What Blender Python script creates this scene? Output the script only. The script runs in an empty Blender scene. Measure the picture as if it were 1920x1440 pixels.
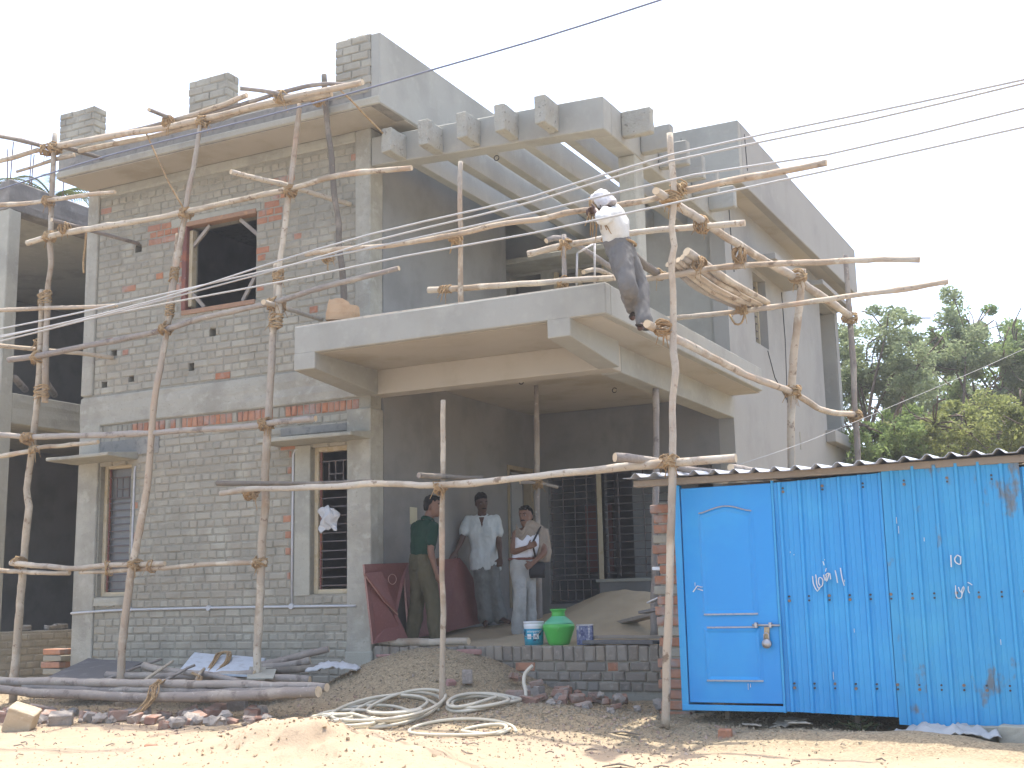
import bpy, bmesh, math, random
import numpy as np
from mathutils import Vector, Matrix, Euler, noise as mnoise

random.seed(7)
scene = bpy.context.scene
# ------------------------------------------------------------------ camera
cam_data = bpy.data.cameras.new('camera')
cam = bpy.data.objects.new('camera', cam_data)
scene.collection.objects.link(cam)
scene.camera = cam
def camera_matrix(yaw, pitch, roll, loc):
    f0 = Vector((math.sin(yaw), math.cos(yaw), 0)); r0 = Vector((math.cos(yaw), -math.sin(yaw), 0)); u0 = Vector((0, 0, 1))
    f = f0 * math.cos(pitch) + u0 * math.sin(pitch)
    u1 = u0 * math.cos(pitch) - f0 * math.sin(pitch)
    r = r0 * math.cos(roll) + u1 * math.sin(roll)
    u = u1 * math.cos(roll) - r0 * math.sin(roll)
    m = Matrix((r, u, -f)).transposed().to_4x4()
    m.translation = loc
    return m
CAM = Vector((7.694, -11.577, 1.5))
cam.matrix_world = camera_matrix(-0.47166, 0.174326, -0.021594, CAM)
cam_data.sensor_width = 36.0
cam_data.lens = 36.0 * 2318.42 / 1920.0
cam_data.clip_start = 0.1
cam_data.clip_end = 3000
# ------------------------------------------------------------------ sky, sun, exposure
SUN_EL = math.radians(77); SUN_AZ = math.radians(-14)      # azimuth from +y towards +x
world = bpy.data.worlds.new('World'); scene.world = world; world.use_nodes = True
wn = world.node_tree; wn.nodes.clear()
sky = wn.nodes.new('ShaderNodeTexSky'); sky.sky_type = 'NISHITA'; sky.sun_disc = False
sky.sun_elevation = SUN_EL; sky.sun_rotation = SUN_AZ
sky.altitude = 0; sky.air_density = 0.85; sky.dust_density = 3.2; sky.ozone_density = 0.3
bg = wn.nodes.new('ShaderNodeBackground'); bg.inputs[1].default_value = 0.15
wo = wn.nodes.new('ShaderNodeOutputWorld')
wn.links.new(sky.outputs[0], bg.inputs[0]); wn.links.new(bg.outputs[0], wo.inputs[0])
sd = bpy.data.lights.new('sun', 'SUN'); sd.energy = 2.0; sd.angle = math.radians(0.6); sd.color = (1, 0.96, 0.90)
sun = bpy.data.objects.new('sun', sd); scene.collection.objects.link(sun)
sdir = Vector((math.sin(SUN_AZ) * math.cos(SUN_EL), math.cos(SUN_AZ) * math.cos(SUN_EL), math.sin(SUN_EL)))
sun.rotation_euler = sdir.to_track_quat('Z', 'Y').to_euler()
sun.location = (0, 0, 30)
scene.view_settings.view_transform = 'Standard'; scene.view_settings.look = 'None'
scene.view_settings.exposure = 1.85; scene.view_settings.gamma = 1.0; scene.view_settings.use_curve_mapping = False
scene.cycles.max_bounces = 6; scene.cycles.diffuse_bounces = 4; scene.cycles.use_denoising = True
scene.cycles.caustics_reflective = False; scene.cycles.caustics_refractive = False
# ------------------------------------------------------------------ node materials
MATS = {}
def material(name, base, layers=(), rough=0.85, bump=None, coord='pos', spec=0.25, rnd=None, metallic=0.0, vcol=None, isl=None, fine=None):
    """layers: (scale, colour, low, high, amount[, stretch]) noise patches laid over the base colour.
    rnd: (colour, amount) mixed by object/island random.  bump: (scale, strength, distance)"""
    if name in MATS: return MATS[name]
    m = bpy.data.materials.new(name); m.use_nodes = True; MATS[name] = m
    nt = m.node_tree; N = nt.nodes; L = nt.links
    bs = N['Principled BSDF']; bs.inputs['Roughness'].default_value = rough; bs.inputs['Metallic'].default_value = metallic
    bs.inputs['Specular IOR Level'].default_value = spec
    if coord == 'pos': cs = N.new('ShaderNodeNewGeometry').outputs['Position']
    elif coord == 'gen': cs = N.new('ShaderNodeTexCoord').outputs['Generated']
    else: cs = N.new('ShaderNodeTexCoord').outputs['Object']
    oi = N.new('ShaderNodeObjectInfo')
    if coord == 'obj':
        ad = N.new('ShaderNodeVectorMath'); ad.operation = 'ADD'
        mu = N.new('ShaderNodeVectorMath'); mu.operation = 'SCALE'; mu.inputs['Scale'].default_value = 37.0
        cmb = N.new('ShaderNodeCombineXYZ')
        for i in range(3): L.new(oi.outputs['Random'], cmb.inputs[i])
        L.new(cmb.outputs[0], mu.inputs[0]); L.new(cs, ad.inputs[0]); L.new(mu.outputs[0], ad.inputs[1]); cs = ad.outputs[0]
    rgb = N.new('ShaderNodeRGB'); rgb.outputs[0].default_value = (*base, 1); col = rgb.outputs[0]
    def mixc(col, c2, fac):
        mx = N.new('ShaderNodeMix'); mx.data_type = 'RGBA'
        L.new(fac, mx.inputs[0]); L.new(col, mx.inputs[6]); mx.inputs[7].default_value = (*c2, 1)
        return mx.outputs[2]
    def math_(op, a, b):
        n = N.new('ShaderNodeMath'); n.operation = op
        for i, v in enumerate((a, b)):
            if isinstance(v, (int, float)): n.inputs[i].default_value = v
            else: L.new(v, n.inputs[i])
        return n.outputs[0]
    def nz(scale, stretch=None, detail=5, rough_=0.6, dist=0.0):
        v = cs
        if stretch:
            mp = N.new('ShaderNodeMapping'); mp.inputs['Scale'].default_value = stretch; L.new(cs, mp.inputs[0]); v = mp.outputs[0]
        n = N.new('ShaderNodeTexNoise'); n.inputs['Scale'].default_value = scale; n.inputs['Detail'].default_value = detail
        n.inputs['Roughness'].default_value = rough_; n.inputs['Distortion'].default_value = dist
        L.new(v, n.inputs['Vector']); return n.outputs['Fac']
    if rnd:
        r = oi.outputs['Random']
        if isl:
            g2 = N.new('ShaderNodeNewGeometry')
            r = math_('FRACT', math_('ADD', r, g2.outputs['Random Per Island']), 0)
        for c2, amt, k in rnd:
            rr = math_('FRACT', math_('MULTIPLY', r, k), 0)
            col = mixc(col, c2, math_('MULTIPLY', rr, amt))
    for ly in layers:
        sc_, c2, lo, hi, amt = ly[:5]
        f = nz(sc_, ly[5] if len(ly) > 5 else None)
        mr = N.new('ShaderNodeMapRange'); mr.inputs[1].default_value = lo; mr.inputs[2].default_value = hi
        mr.inputs[3].default_value = 0; mr.inputs[4].default_value = amt; mr.interpolation_type = 'SMOOTHSTEP'
        L.new(f, mr.inputs[0]); col = mixc(col, c2, mr.outputs[0])
    L.new(col, bs.inputs['Base Color'])
    if bump:
        h = nz(bump[0], bump[3] if len(bump) > 3 else None, 8, 0.65)
        b = N.new('ShaderNodeBump'); b.inputs['Strength'].default_value = bump[1]; b.inputs['Distance'].default_value = bump[2]
        L.new(h, b.inputs['Height']); L.new(b.outputs[0], bs.inputs['Normal'])
    return m

plaster = material('cement_plaster', (0.342, 0.331, 0.283), [(1.1, (0.272, 0.263, 0.224), .42, .68, .8), (6, (0.404, 0.385, 0.324), .5, .75, .5), (2.5, (0.303, 0.278, 0.211), .55, .8, .45, (1, 1, .25)), (30, (0.272, 0.263, 0.228), .55, .8, .35)], .9, (40, .25, .004))
plaster_wing = material('cement_plaster_pale', (0.313, 0.299, 0.262), [(.8, (0.246, 0.234, 0.207), .45, .7, .7), (5, (0.340, 0.326, 0.282), .5, .75, .5), (3, (0.259, 0.244, 0.207), .55, .8, .5, (1, 1, .2)), (26, (0.259, 0.247, 0.219), .6, .8, .3)], .9, (40, .2, .004))
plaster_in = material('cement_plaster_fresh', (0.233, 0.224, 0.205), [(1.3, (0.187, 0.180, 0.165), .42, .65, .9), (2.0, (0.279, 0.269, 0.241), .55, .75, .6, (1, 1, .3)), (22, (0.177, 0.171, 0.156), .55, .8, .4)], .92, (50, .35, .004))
concrete = material('rough_concrete', (0.382, 0.364, 0.293), [(1.5, (0.265, 0.255, 0.212), .45, .7, .8), (9, (0.456, 0.437, 0.361), .5, .75, .6), (3, (0.233, 0.229, 0.198), .6, .8, .6, (1, 1, .2)), (45, (0.233, 0.229, 0.189), .58, .75, .6)], .92, (28, .5, .010))
concrete_end = material('honeycombed_concrete', (0.373, 0.355, 0.294), [(4, (0.302, 0.286, 0.235), .45, .68, .7), (20, (0.184, 0.175, 0.147), .60, .68, .85), (45, (0.464, 0.445, 0.372), .58, .70, .6)], .95, (20, .9, .025))
concrete_dark = material('dark_concrete', (0.237, 0.226, 0.197), [(2.5, (0.333, 0.308, 0.253), .45, .7, .8), (12, (0.155, 0.143, 0.132), .5, .7, .7), (4, (0.416, 0.374, 0.300), .62, .78, .7, (1, 1, 2))], .92, (25, .6, .012))
soffit = material('soffit_concrete', (0.424, 0.385, 0.317), [(1.2, (0.329, 0.285, 0.207), .45, .7, .8), (5, (0.466, 0.430, 0.368), .55, .8, .5)], .9, (30, .25, .004))
mortar = material('mortar_bed', (0.289, 0.270, 0.215), [(3, (0.356, 0.334, 0.265), .45, .7, .8), (20, (0.203, 0.187, 0.151), .5, .75, .7)], .95, (35, .8, .012))
brick_grey = material('cement_smeared_brick', (0.362, 0.336, 0.265), [(1.2, (0.272, 0.253, 0.200), .42, .66, .9), (6, (0.384, 0.344, 0.262), .54, .72, .7), (2.0, (0.434, 0.406, 0.322), .5, .70, .8), (2.6, (0.372, 0.258, 0.175), .68, .80, .5), (.55, (0.279, 0.249, 0.184), .5, .72, .6, (1, 1, .6)), (40, (0.244, 0.227, 0.184), .55, .75, .5)], .94, (45, .6, .010), rnd=[((0.445, 0.417, 0.336), .55, 1), ((0.244, 0.227, 0.180), .5, 7.3), ((0.345, 0.290, 0.216), .35, 13.7)], isl=True)
brick_red = material('bare_orange_brick', (.36, .17, .10), [(9, (.27, .14, .09), .45, .7, .8), (4, (.34, .31, .28), .48, .72, .85), (30, (.50, .24, .13), .55, .75, .5)], .92, (50, .5, .006), rnd=[((.33, .12, .06), .7, 1), ((.42, .36, .31), .3, 5.1), ((.52, .24, .12), .5, 9.7)], isl=True)
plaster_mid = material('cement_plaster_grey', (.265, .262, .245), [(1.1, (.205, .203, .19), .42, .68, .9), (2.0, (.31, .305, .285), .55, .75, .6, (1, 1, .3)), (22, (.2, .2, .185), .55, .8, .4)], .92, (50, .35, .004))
concrete_band = material('mottled_band_concrete', (0.390, 0.369, 0.302), [(1.6, (0.294, 0.275, 0.221), .42, .64, .9), (7, (0.456, 0.433, 0.362), .52, .70, .7), (3.0, (0.324, 0.304, 0.254), .52, .70, .8, (1, 1, 3)), (35, (0.240, 0.228, 0.189), .60, .72, .7)], .94, (24, .8, .014))
stained_concrete = material('stained_concrete', (.235, .215, .185), [(1.6, (.17, .155, .135), .42, .64, .9), (7, (.31, .29, .25), .52, .70, .7), (3.0, (.15, .14, .125), .55, .72, .8, (1, 1, .3))], .94, (24, .8, .014))
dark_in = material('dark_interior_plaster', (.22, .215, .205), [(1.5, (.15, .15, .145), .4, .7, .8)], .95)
wood_pole = material('peeled_wood_pole', (.44, .37, .265), [(1.3, (.30, .225, .15), .50, .64, .85), (4.0, (.54, .47, .36), .5, .64, .85), (7, (.19, .135, .09), .60, .68, .9), (18, (.24, .175, .12), .60, .68, .8), (2.2, (.42, .285, .19), .58, .70, .7), (.8, (.33, .295, .25), .52, .66, .6)], .9, (45, .8, .009), coord='obj', rnd=[((.48, .44, .37), .8, 1), ((.30, .24, .18), .65, 7.7), ((.50, .375, .255), .5, 3.3)])
wood_grey = material('weathered_wood_pole', (0.284, 0.249, 0.212), [(2.2, (0.378, 0.329, 0.265), .48, .66, .8), (6, (0.158, 0.127, 0.106), .55, .68, .8), (15, (0.441, 0.392, 0.329), .60, .70, .7)], .9, (40, .8, .01), coord='obj', rnd=[((0.378, 0.329, 0.276), .6, 1), ((0.179, 0.148, 0.127), .5, 5.3)])
wood_bark = material('dark_bark_pole', (0.167, 0.142, 0.112), [(3, (0.276, 0.236, 0.183), .48, .66, .8), (16, (0.086, 0.073, 0.059), .52, .75, .7), (9, (0.460, 0.354, 0.248), .66, .78, .8)], .9, (30, .9, .012), coord='obj')
wood_cut = material('cut_wood_end', (.60, .47, .31), [(20, (.45, .33, .2), .5, .75, .7)], .85, (60, .3, .003), coord='obj')
rope_m = material('coir_rope', (.36, .245, .125), [(40, (.22, .13, .06), .45, .65, .8), (15, (.48, .35, .19), .52, .72, .8)], .95, (120, .8, .006), coord='obj', rnd=[((.27, .17, .085), .6, 1), ((.46, .34, .19), .6, 4.7)])

# ------------------------------------------------------------------ mesh helpers
COL = scene.collection
class MB:
    def __init__(s): s.v = []; s.f = []; s.m = []; s.mi = 0
    def add(s, vs, fs):
        o = len(s.v); s.v += [tuple(p) for p in vs]; s.f += [tuple(i + o for i in f) for f in fs]; s.m += [s.mi] * len(fs); return s
    def box(s, x0, x1, y0, y1, z0, z1):
        return s.add([(x0, y0, z0), (x1, y0, z0), (x1, y1, z0), (x0, y1, z0), (x0, y0, z1), (x1, y0, z1), (x1, y1, z1), (x0, y1, z1)],
                     [(0, 3, 2, 1), (4, 5, 6, 7), (0, 1, 5, 4), (1, 2, 6, 5), (2, 3, 7, 6), (3, 0, 4, 7)])
    def obox(s, c, ax, ay, az, hx, hy, hz):
        c = Vector(c); vs = []
        for k in (-1, 1):
            for i, j in ((-1, -1), (1, -1), (1, 1), (-1, 1)): vs.append(c + ax * (i * hx) + ay * (j * hy) + az * (k * hz))
        return s.add(vs, [(0, 3, 2, 1), (4, 5, 6, 7), (0, 1, 5, 4), (1, 2, 6, 5), (2, 3, 7, 6), (3, 0, 4, 7)])
    def bar(s, a, b, w, h=None):
        a = Vector(a); b = Vector(b); d = (b - a); l = d.length; d.normalize()
        up = Vector((0, 0, 1)) if abs(d.z) < .95 else Vector((0, 1, 0))
        ax = d.cross(up).normalized(); ay = ax.cross(d).normalized()
        return s.obox((a + b) / 2, ax, ay, d, w / 2, (h or w) / 2, l / 2)
    def hexa(s, p): # 8 corner points, bottom 4 ccw then top 4
        return s.add(p, [(0, 3, 2, 1), (4, 5, 6, 7), (0, 1, 5, 4), (1, 2, 6, 5), (2, 3, 7, 6), (3, 0, 4, 7)])
    def tube(s, pts, rad, n=8, caps=True, closed=False, squash=None):
        pts = [Vector(p) for p in pts]; k = len(pts)
        if not isinstance(rad, (list, tuple)): rad = [rad] * k
        rings = []; o = len(s.v); prev = None
        for i in range(k):
            if closed: t = pts[(i + 1) % k] - pts[i - 1]
            else: t = pts[min(i + 1, k - 1)] - pts[max(i - 1, 0)]
            if t.length < 1e-9: t = Vector((0, 0, 1))
            t.normalize()
            if prev is None:
                ref = Vector((0, 0, 1)) if abs(t.z) < .9 else Vector((1, 0, 0))
                u = t.cross(ref).normalized()
            else: u = (prev - t * prev.dot(t)).normalized()
            prev = u; w = t.cross(u)
            for j in range(n):
                a = 2 * math.pi * j / n
                s.v.append(tuple(pts[i] + (u * math.cos(a) + w * math.sin(a) * (squash or 1)) * rad[i]))
        segs = k if closed else k - 1
        for i in range(segs):
            for j in range(n):
                a = o + i * n + j; b = o + i * n + (j + 1) % n; c = o + ((i + 1) % k) * n + (j + 1) % n; d = o + ((i + 1) % k) * n + j
                s.f.append((a, b, c, d)); s.m.append(s.mi)
        if caps and not closed:
            s.f.append(tuple(o + j for j in reversed(range(n)))); s.m.append(s.mi)
            s.f.append(tuple(o + (k - 1) * n + j for j in range(n))); s.m.append(s.mi)
        return s
    def lathe(s, prof, c=(0, 0, 0), n=28, sq=1.0):
        o = len(s.v); k = len(prof)
        for r, z in prof:
            for j in range(n):
                a = 2 * math.pi * j / n; s.v.append((c[0] + r * math.cos(a), c[1] + r * math.sin(a) * sq, c[2] + z))
        for i in range(k - 1):
            for j in range(n):
                s.f.append((o + i * n + j, o + i * n + (j + 1) % n, o + (i + 1) * n + (j + 1) % n, o + (i + 1) * n + j)); s.m.append(s.mi)
        s.f.append(tuple(o + j for j in reversed(range(n)))); s.m.append(s.mi)
        s.f.append(tuple(o + (k - 1) * n + j for j in range(n))); s.m.append(s.mi)
        return s
    def ico(s, c, r, sub=1, jit=0.0, sc=(1, 1, 1), rnd=random):
        bm = bmesh.new(); bmesh.ops.create_icosphere(bm, subdivisions=sub, radius=1.0)
        vs = []
        for v in bm.verts:
            q = v.co * (1 + rnd.uniform(-jit, jit)); vs.append((c[0] + q.x * r * sc[0], c[1] + q.y * r * sc[1], c[2] + q.z * r * sc[2]))
        fs = [tuple(v.index for v in f.verts) for f in bm.faces]; bm.free()
        return s.add(vs, fs)
    def mesh(s, name, mats, smooth=False):
        me = bpy.data.meshes.new(name); me.from_pydata(s.v, [], s.f)
        for m in (mats if isinstance(mats, (list, tuple)) else [mats]): me.materials.append(m)
        if any(s.m): me.polygons.foreach_set('material_index', s.m)
        if smooth: me.polygons.foreach_set('use_smooth', [True] * len(s.f))
        me.update(); return me
    def build(s, name, mats, parent=None, smooth=False, bevel=0.0, seg=1):
        me = s.mesh(name, mats, smooth)
        if bevel:
            bm = bmesh.new(); bm.from_mesh(me); bmesh.ops.remove_doubles(bm, verts=bm.verts, dist=1e-5)
            ed = [e for e in bm.edges if len(e.link_faces) == 2 and e.calc_face_angle(0) > .5]
            bmesh.ops.bevel(bm, geom=ed, offset=bevel, segments=seg, affect='EDGES', profile=.6)
            bm.to_mesh(me); bm.free()
        return link(name, me, parent)
def link(name, me, parent=None, loc=None):
    o = bpy.data.objects.new(name, me); COL.objects.link(o)
    if parent is not None: o.parent = parent
    if loc is not None: o.location = loc
    return o
def tag(o, label, cat, group=None, kind=None):
    if label: o['label'] = label
    if cat: o['category'] = cat
    if group: o['group'] = group
    if kind: o['kind'] = kind
    return o
def thing(name, label, cat, loc=(0, 0, 0), group=None, rz=0.0):
    o = bpy.data.objects.new(name, None); COL.objects.link(o); o.location = loc; o.rotation_euler = (0, 0, rz)
    o.empty_display_size = .1
    return tag(o, label, cat, group)
def structure(o): o['kind'] = 'structure'; return o
def rough_end(o, amt, seed=0):
    """subdivide and roughen a concrete piece so its edges are not perfect"""
    me = o.data; bm = bmesh.new(); bm.from_mesh(me)
    bmesh.ops.subdivide_edges(bm, edges=bm.edges, cuts=3, use_grid_fill=True)
    for v in bm.verts:
        n = mnoise.noise_vector(v.co * 9 + Vector((seed, 0, 0))) * amt + mnoise.noise_vector(v.co * 27) * amt * .6
        v.co += n
    bm.to_mesh(me); bm.free(); return o
def wall(mb, axis, pos, thick, u0, u1, z0, z1, holes=()):
    """wall sheet with real openings. axis 'y': plane y=pos..pos+thick, u = x ; axis 'x': plane x=pos..pos+thick, u = y"""
    us = sorted({u0, u1, *[h[0] for h in holes], *[h[1] for h in holes]}); zs = sorted({z0, z1, *[h[2] for h in holes], *[h[3] for h in holes]})
    us = [u for u in us if u0 <= u <= u1]; zs = [z for z in zs if z0 <= z <= z1]
    def P(u, z, t): return (u, pos + t, z) if axis == 'y' else (pos + t, u, z)
    def solid(i, j):
        if i < 0 or j < 0 or i >= len(us) - 1 or j >= len(zs) - 1: return False
        cu = (us[i] + us[i + 1]) / 2; cz = (zs[j] + zs[j + 1]) / 2
        return not any(h[0] < cu < h[1] and h[2] < cz < h[3] for h in holes)
    for i in range(len(us) - 1):
        for j in range(len(zs) - 1):
            if not solid(i, j): continue
            a, b, c, d = us[i], us[i + 1], zs[j], zs[j + 1]
            mb.add([P(a, c, 0), P(b, c, 0), P(b, d, 0), P(a, d, 0)], [(0, 1, 2, 3)])
            mb.add([P(a, c, thick), P(b, c, thick), P(b, d, thick), P(a, d, thick)], [(3, 2, 1, 0)])
            if not solid(i - 1, j): mb.add([P(a, c, 0), P(a, c, thick), P(a, d, thick), P(a, d, 0)], [(3, 2, 1, 0)])
            if not solid(i + 1, j): mb.add([P(b, c, 0), P(b, c, thick), P(b, d, thick), P(b, d, 0)], [(0, 1, 2, 3)])
            if not solid(i, j - 1): mb.add([P(a, c, 0), P(a, c, thick), P(b, c, thick), P(b, c, 0)], [(0, 1, 2, 3)])
            if not solid(i, j + 1): mb.add([P(a, d, 0), P(a, d, thick), P(b, d, thick), P(b, d, 0)], [(3, 2, 1, 0)])
    return mb

# ------------------------------------------------------------------ terrain
def vnoise(x, y, seed=0):
    xi = np.floor(x).astype(np.int64); yi = np.floor(y).astype(np.int64); fx = x - xi; fy = y - yi
    fx = fx * fx * (3 - 2 * fx); fy = fy * fy * (3 - 2 * fy)
    def h(a, b):
        n = (a * 374761393 + b * 668265263 + seed * 982451653) & 0xffffffff
        n = ((n ^ (n >> 13)) * 1274126177) & 0xffffffff
        return ((n ^ (n >> 16)) & 0xffff) / 65535.0
    return (h(xi, yi) * (1 - fx) + h(xi + 1, yi) * fx) * (1 - fy) + (h(xi, yi + 1) * (1 - fx) + h(xi + 1, yi + 1) * fx) * fy
def fbm(x, y, o=4, seed=0):
    t = np.zeros_like(x, dtype=float); a = .5; f = 1.
    for i in range(o): t = t + a * (vnoise(x * f, y * f, seed + i) - .5); a *= .5; f *= 2.03
    return t
def bump2(x, y, cx, cy, rx, ry, h, p=1.0):
    d = ((x - cx) / rx) ** 2 + ((y - cy) / ry) ** 2
    return h * np.exp(-d ** p)
def ground_z(x, y, detail=True):
    x = np.asarray(x, float); y = np.asarray(y, float)
    z = np.interp(y, [-400, -60, -12, -8, -5, -3.6, -2, -1, 0, 3, 300], [-.2, 0, 0, .08, .27, .36, .42, .47, .52, .55, .55])
    z = z - .06 * np.clip((x - 2) / 2.5, 0, 1) * np.clip((y + 6) / 4, 0, 1)
    z = z + bump2(x, y, .85, -.2, 1.15, .75, .50, 1.25) + bump2(x, y, .9, -1.1, 1.2, .7, .12) + bump2(x, y, 2.6, -1.5, 1.3, .7, .12)        # gravel heap against the plinth
    z = z + bump2(x, y, 2.2, -3.95, .90, .70, .33, 1.0) + bump2(x, y, 1.2, -4.3, 1.2, .8, .12) + bump2(x, y, 3.5, -4.3, .7, .5, .05)     # sand heap in front
    z = z + bump2(x, y, 4.6, -.2, .9, 1.2, .05) + bump2(x, y, 5.9, -1.75, 1.0, .3, .09)
    if detail:
        near = np.exp(-(np.clip(np.hypot(x - 1.5, y + 2.5) - 7, 0, 100) / 6) ** 2)
        heap = np.exp(-((x - 2.1) / 1.2) ** 2 - ((y + 4.0) / .8) ** 2)
        z = z + near * (fbm(x * 1.2, y * 1.2, 4, 3) * .09 + fbm(x * 6, y * 6, 3, 9) * .034 + fbm(x * 22, y * 22, 2, 19) * .008)
        z = z + near * heap * (fbm(x * 2.6, y * 2.6, 6, 31) * .30 - .10 * np.clip(fbm(x * 4.5, y * 4.5, 3, 51) - .06, 0, 1) * 4)
    return z
def gz(x, y): return float(ground_z(np.array([x]), np.array([y]))[0])
def axis_points(lo, hi, step, far_lo, far_hi):
    a = list(np.arange(lo, hi + 1e-6, step)); s = step; p = hi
    while p < far_hi: s *= 1.35; p += s; a.append(p)
    s = step; p = lo
    while p > far_lo: s *= 1.35; p -= s; a.insert(0, p)
    return np.array(a)
gx = axis_points(-6, 9, .045, -600, 600); gy = axis_points(-7.5, 1.0, .045, -400, 900)
X, Yg = np.meshgrid(gx, gy); Zg = ground_z(X, Yg)
nx = len(gx); ny = len(gy)
gv = np.stack([X, Yg, Zg], -1).reshape(-1, 3)
idx = np.arange(nx * ny).reshape(ny, nx)
gf = np.stack([idx[:-1, :-1], idx[:-1, 1:], idx[1:, 1:], idx[1:, :-1]], -1).reshape(-1, 4)
gme = bpy.data.meshes.new('ground'); gme.from_pydata(gv.tolist(), [], gf.tolist())
gme.polygons.foreach_set('use_smooth', [True] * len(gf))
def ground_material():
    m = material('sandy_ground', (0.356, 0.273, 0.182), [(.9, (0.312, 0.250, 0.178), .45, .7, .8), (3.5, (0.392, 0.314, 0.226), .5, .75, .6), (14, (0.259, 0.196, 0.130), .55, .72, .8), (60, (0.214, 0.164, 0.116), .58, .70, .7)], .95, (55, .6, .012))
    nt = m.node_tree; N = nt.nodes; L = nt.links; bs = N['Principled BSDF']
    old = bs.inputs['Base Color'].links[0].from_socket
    pos = N.new('ShaderNodeNewGeometry').outputs['Position']; sp = N.new('ShaderNodeSeparateXYZ'); L.new(pos, sp.inputs[0])
    n1 = N.new('ShaderNodeTexNoise'); n1.inputs['Scale'].default_value = 1.3; n1.inputs['Detail'].default_value = 7; n1.inputs['Roughness'].default_value = .65; L.new(pos, n1.inputs['Vector'])
    # grey aggregate lies near the house, ochre sand towards the road
    a = N.new('ShaderNodeMath'); a.operation = 'MULTIPLY_ADD'; a.inputs[1].default_value = 2.2; L.new(n1.outputs['Fac'], a.inputs[0]); L.new(sp.outputs['Y'], a.inputs[2])
    mr = N.new('ShaderNodeMapRange'); mr.interpolation_type = 'SMOOTHSTEP'; mr.inputs[1].default_value = -1.55; mr.inputs[2].default_value = -.75; L.new(a.outputs[0], mr.inputs[0])
    v = N.new('ShaderNodeTexVoronoi'); v.inputs['Scale'].default_value = 70; L.new(pos, v.inputs['Vector'])
    r = N.new('ShaderNodeValToRGB'); e = r.color_ramp.elements
    e[0].position = .1; e[0].color = (.20, .152, .092, 1); e[1].position = .9; e[1].color = (.40, .315, .195, 1); L.new(v.outputs['Color'], r.inputs[0])
    mx = N.new('ShaderNodeMix'); mx.data_type = 'RGBA'; L.new(mr.outputs[0], mx.inputs[0]); L.new(old, mx.inputs[6]); L.new(r.outputs[0], mx.inputs[7])
    # beyond the verge, out of view, a dirt road greyed to cut warm bounce
    m2 = N.new('ShaderNodeMapRange'); m2.interpolation_type = 'SMOOTHSTEP'; m2.inputs[1].default_value = -6.0; m2.inputs[2].default_value = -8.0
    a2 = N.new('ShaderNodeMath'); a2.operation = 'MULTIPLY_ADD'; a2.inputs[1].default_value = 1.5; L.new(n1.outputs['Fac'], a2.inputs[0]); L.new(sp.outputs['Y'], a2.inputs[2]); L.new(a2.outputs[0], m2.inputs[0])
    mx2 = N.new('ShaderNodeMix'); mx2.data_type = 'RGBA'; L.new(m2.outputs[0], mx2.inputs[0]); L.new(mx.outputs[2], mx2.inputs[6]); mx2.inputs[7].default_value = (.30, .28, .26, 1)
    L.new(mx2.outputs[2], bs.inputs['Base Color'])
    return m
gme.materials.append(ground_material())
ground = structure(link('ground', gme))

# ------------------------------------------------------------------ the house under construction
house = thing('unfinished_house', 'two storey brick and grey cement house still under construction, with balcony and pergola beams', 'house')
def slab(name, x0, x1, y0, y1, z0, z1, mat, bevel=.012, rough=0.0, parent=house):
    o = MB().box(x0, x1, y0, y1, z0, z1).build(name, mat, parent, bevel=bevel)
    if rough: rough_end(o, rough, x0 * 3 + y0)
    return o
PUT = [(-2.39, -2.29, 4.80, 4.90), (-2.71, -2.62, 4.40, 4.50), (-3.70, -3.61, 4.36, 4.46), (-4.16, -4.07, 4.33, 4.41), (-4.02, -3.92, 4.73, 4.83), (-3.66, -3.55, 6.06, 6.16)]
WUF = (-2.79, -1.68, 5.18, 6.27); WR = (-.84, -.335, 1.63, 3.31); WL = (-4.12, -3.60, 1.67, 3.33)
front = wall(MB(), 'y', .011, .215, -4.48, -.02, .2, 7.04, [WUF, WR, WL] + PUT).build('brick_wall', mortar, house)
# bricks: English bond, joints recessed
def brick_mesh(seed, w, h, d=.03):
    r = random.Random(seed); j = lambda a: r.uniform(-a, a)
    b = .009 + r.random() * .006; vs = []
    for (sx, sz) in ((-1, -1), (1, -1), (1, 1), (-1, 1)):
        vs.append((sx * w / 2 + j(.004), d, sz * h / 2 + j(.003)))
    for (sx, sz) in ((-1, -1), (1, -1), (1, 1), (-1, 1)):
        vs.append((sx * w / 2 + j(.003), b * .75 + j(.001), sz * h / 2 + j(.003)))
    for (sx, sz) in ((-1, -1), (1, -1), (1, 1), (-1, 1)):
        vs.append((sx * (w / 2 - b) + j(.005), j(.004), sz * (h / 2 - b) + j(.003)))
    fs = [(8, 9, 10, 11)]
    for k in range(4):
        n = (k + 1) % 4; fs.append((4 + k, 4 + n, 8 + n, 8 + k)); fs.append((k, n, 4 + n, 4 + k))
    return vs, fs
rb = random.Random(11)
bricks = []        # (x, z, w, h, red)
CH = .0935
def red_zone(x, z):
    if 6.02 < z < 6.32 and -3.45 < x < -2.80 and z > 6.06 + (x + 3.1) * .15: return True
    if 6.05 < z < 6.75 and -1.66 < x < -1.25 and (z < 6.42 or x > -1.42) and rb.random() < .8: return True
    if 5.2 < z < 6.1 and (-1.66 < x < -1.57 or -2.95 < x < -2.82) and rb.random() < .45: return True
    if 1.5 < z < 3.3 and -1.18 < x < -1.06 and rb.random() < .6: return True
    if 1.5 < z < 3.4 and -3.56 < x < -3.50 and rb.random() < .5: return True
    if z > 4.4 and rb.random() < .018: return True
    if 6.4 < z < 6.9 and x > -1.2 and rb.random() < .14: return True
    return rb.random() < .006
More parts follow.
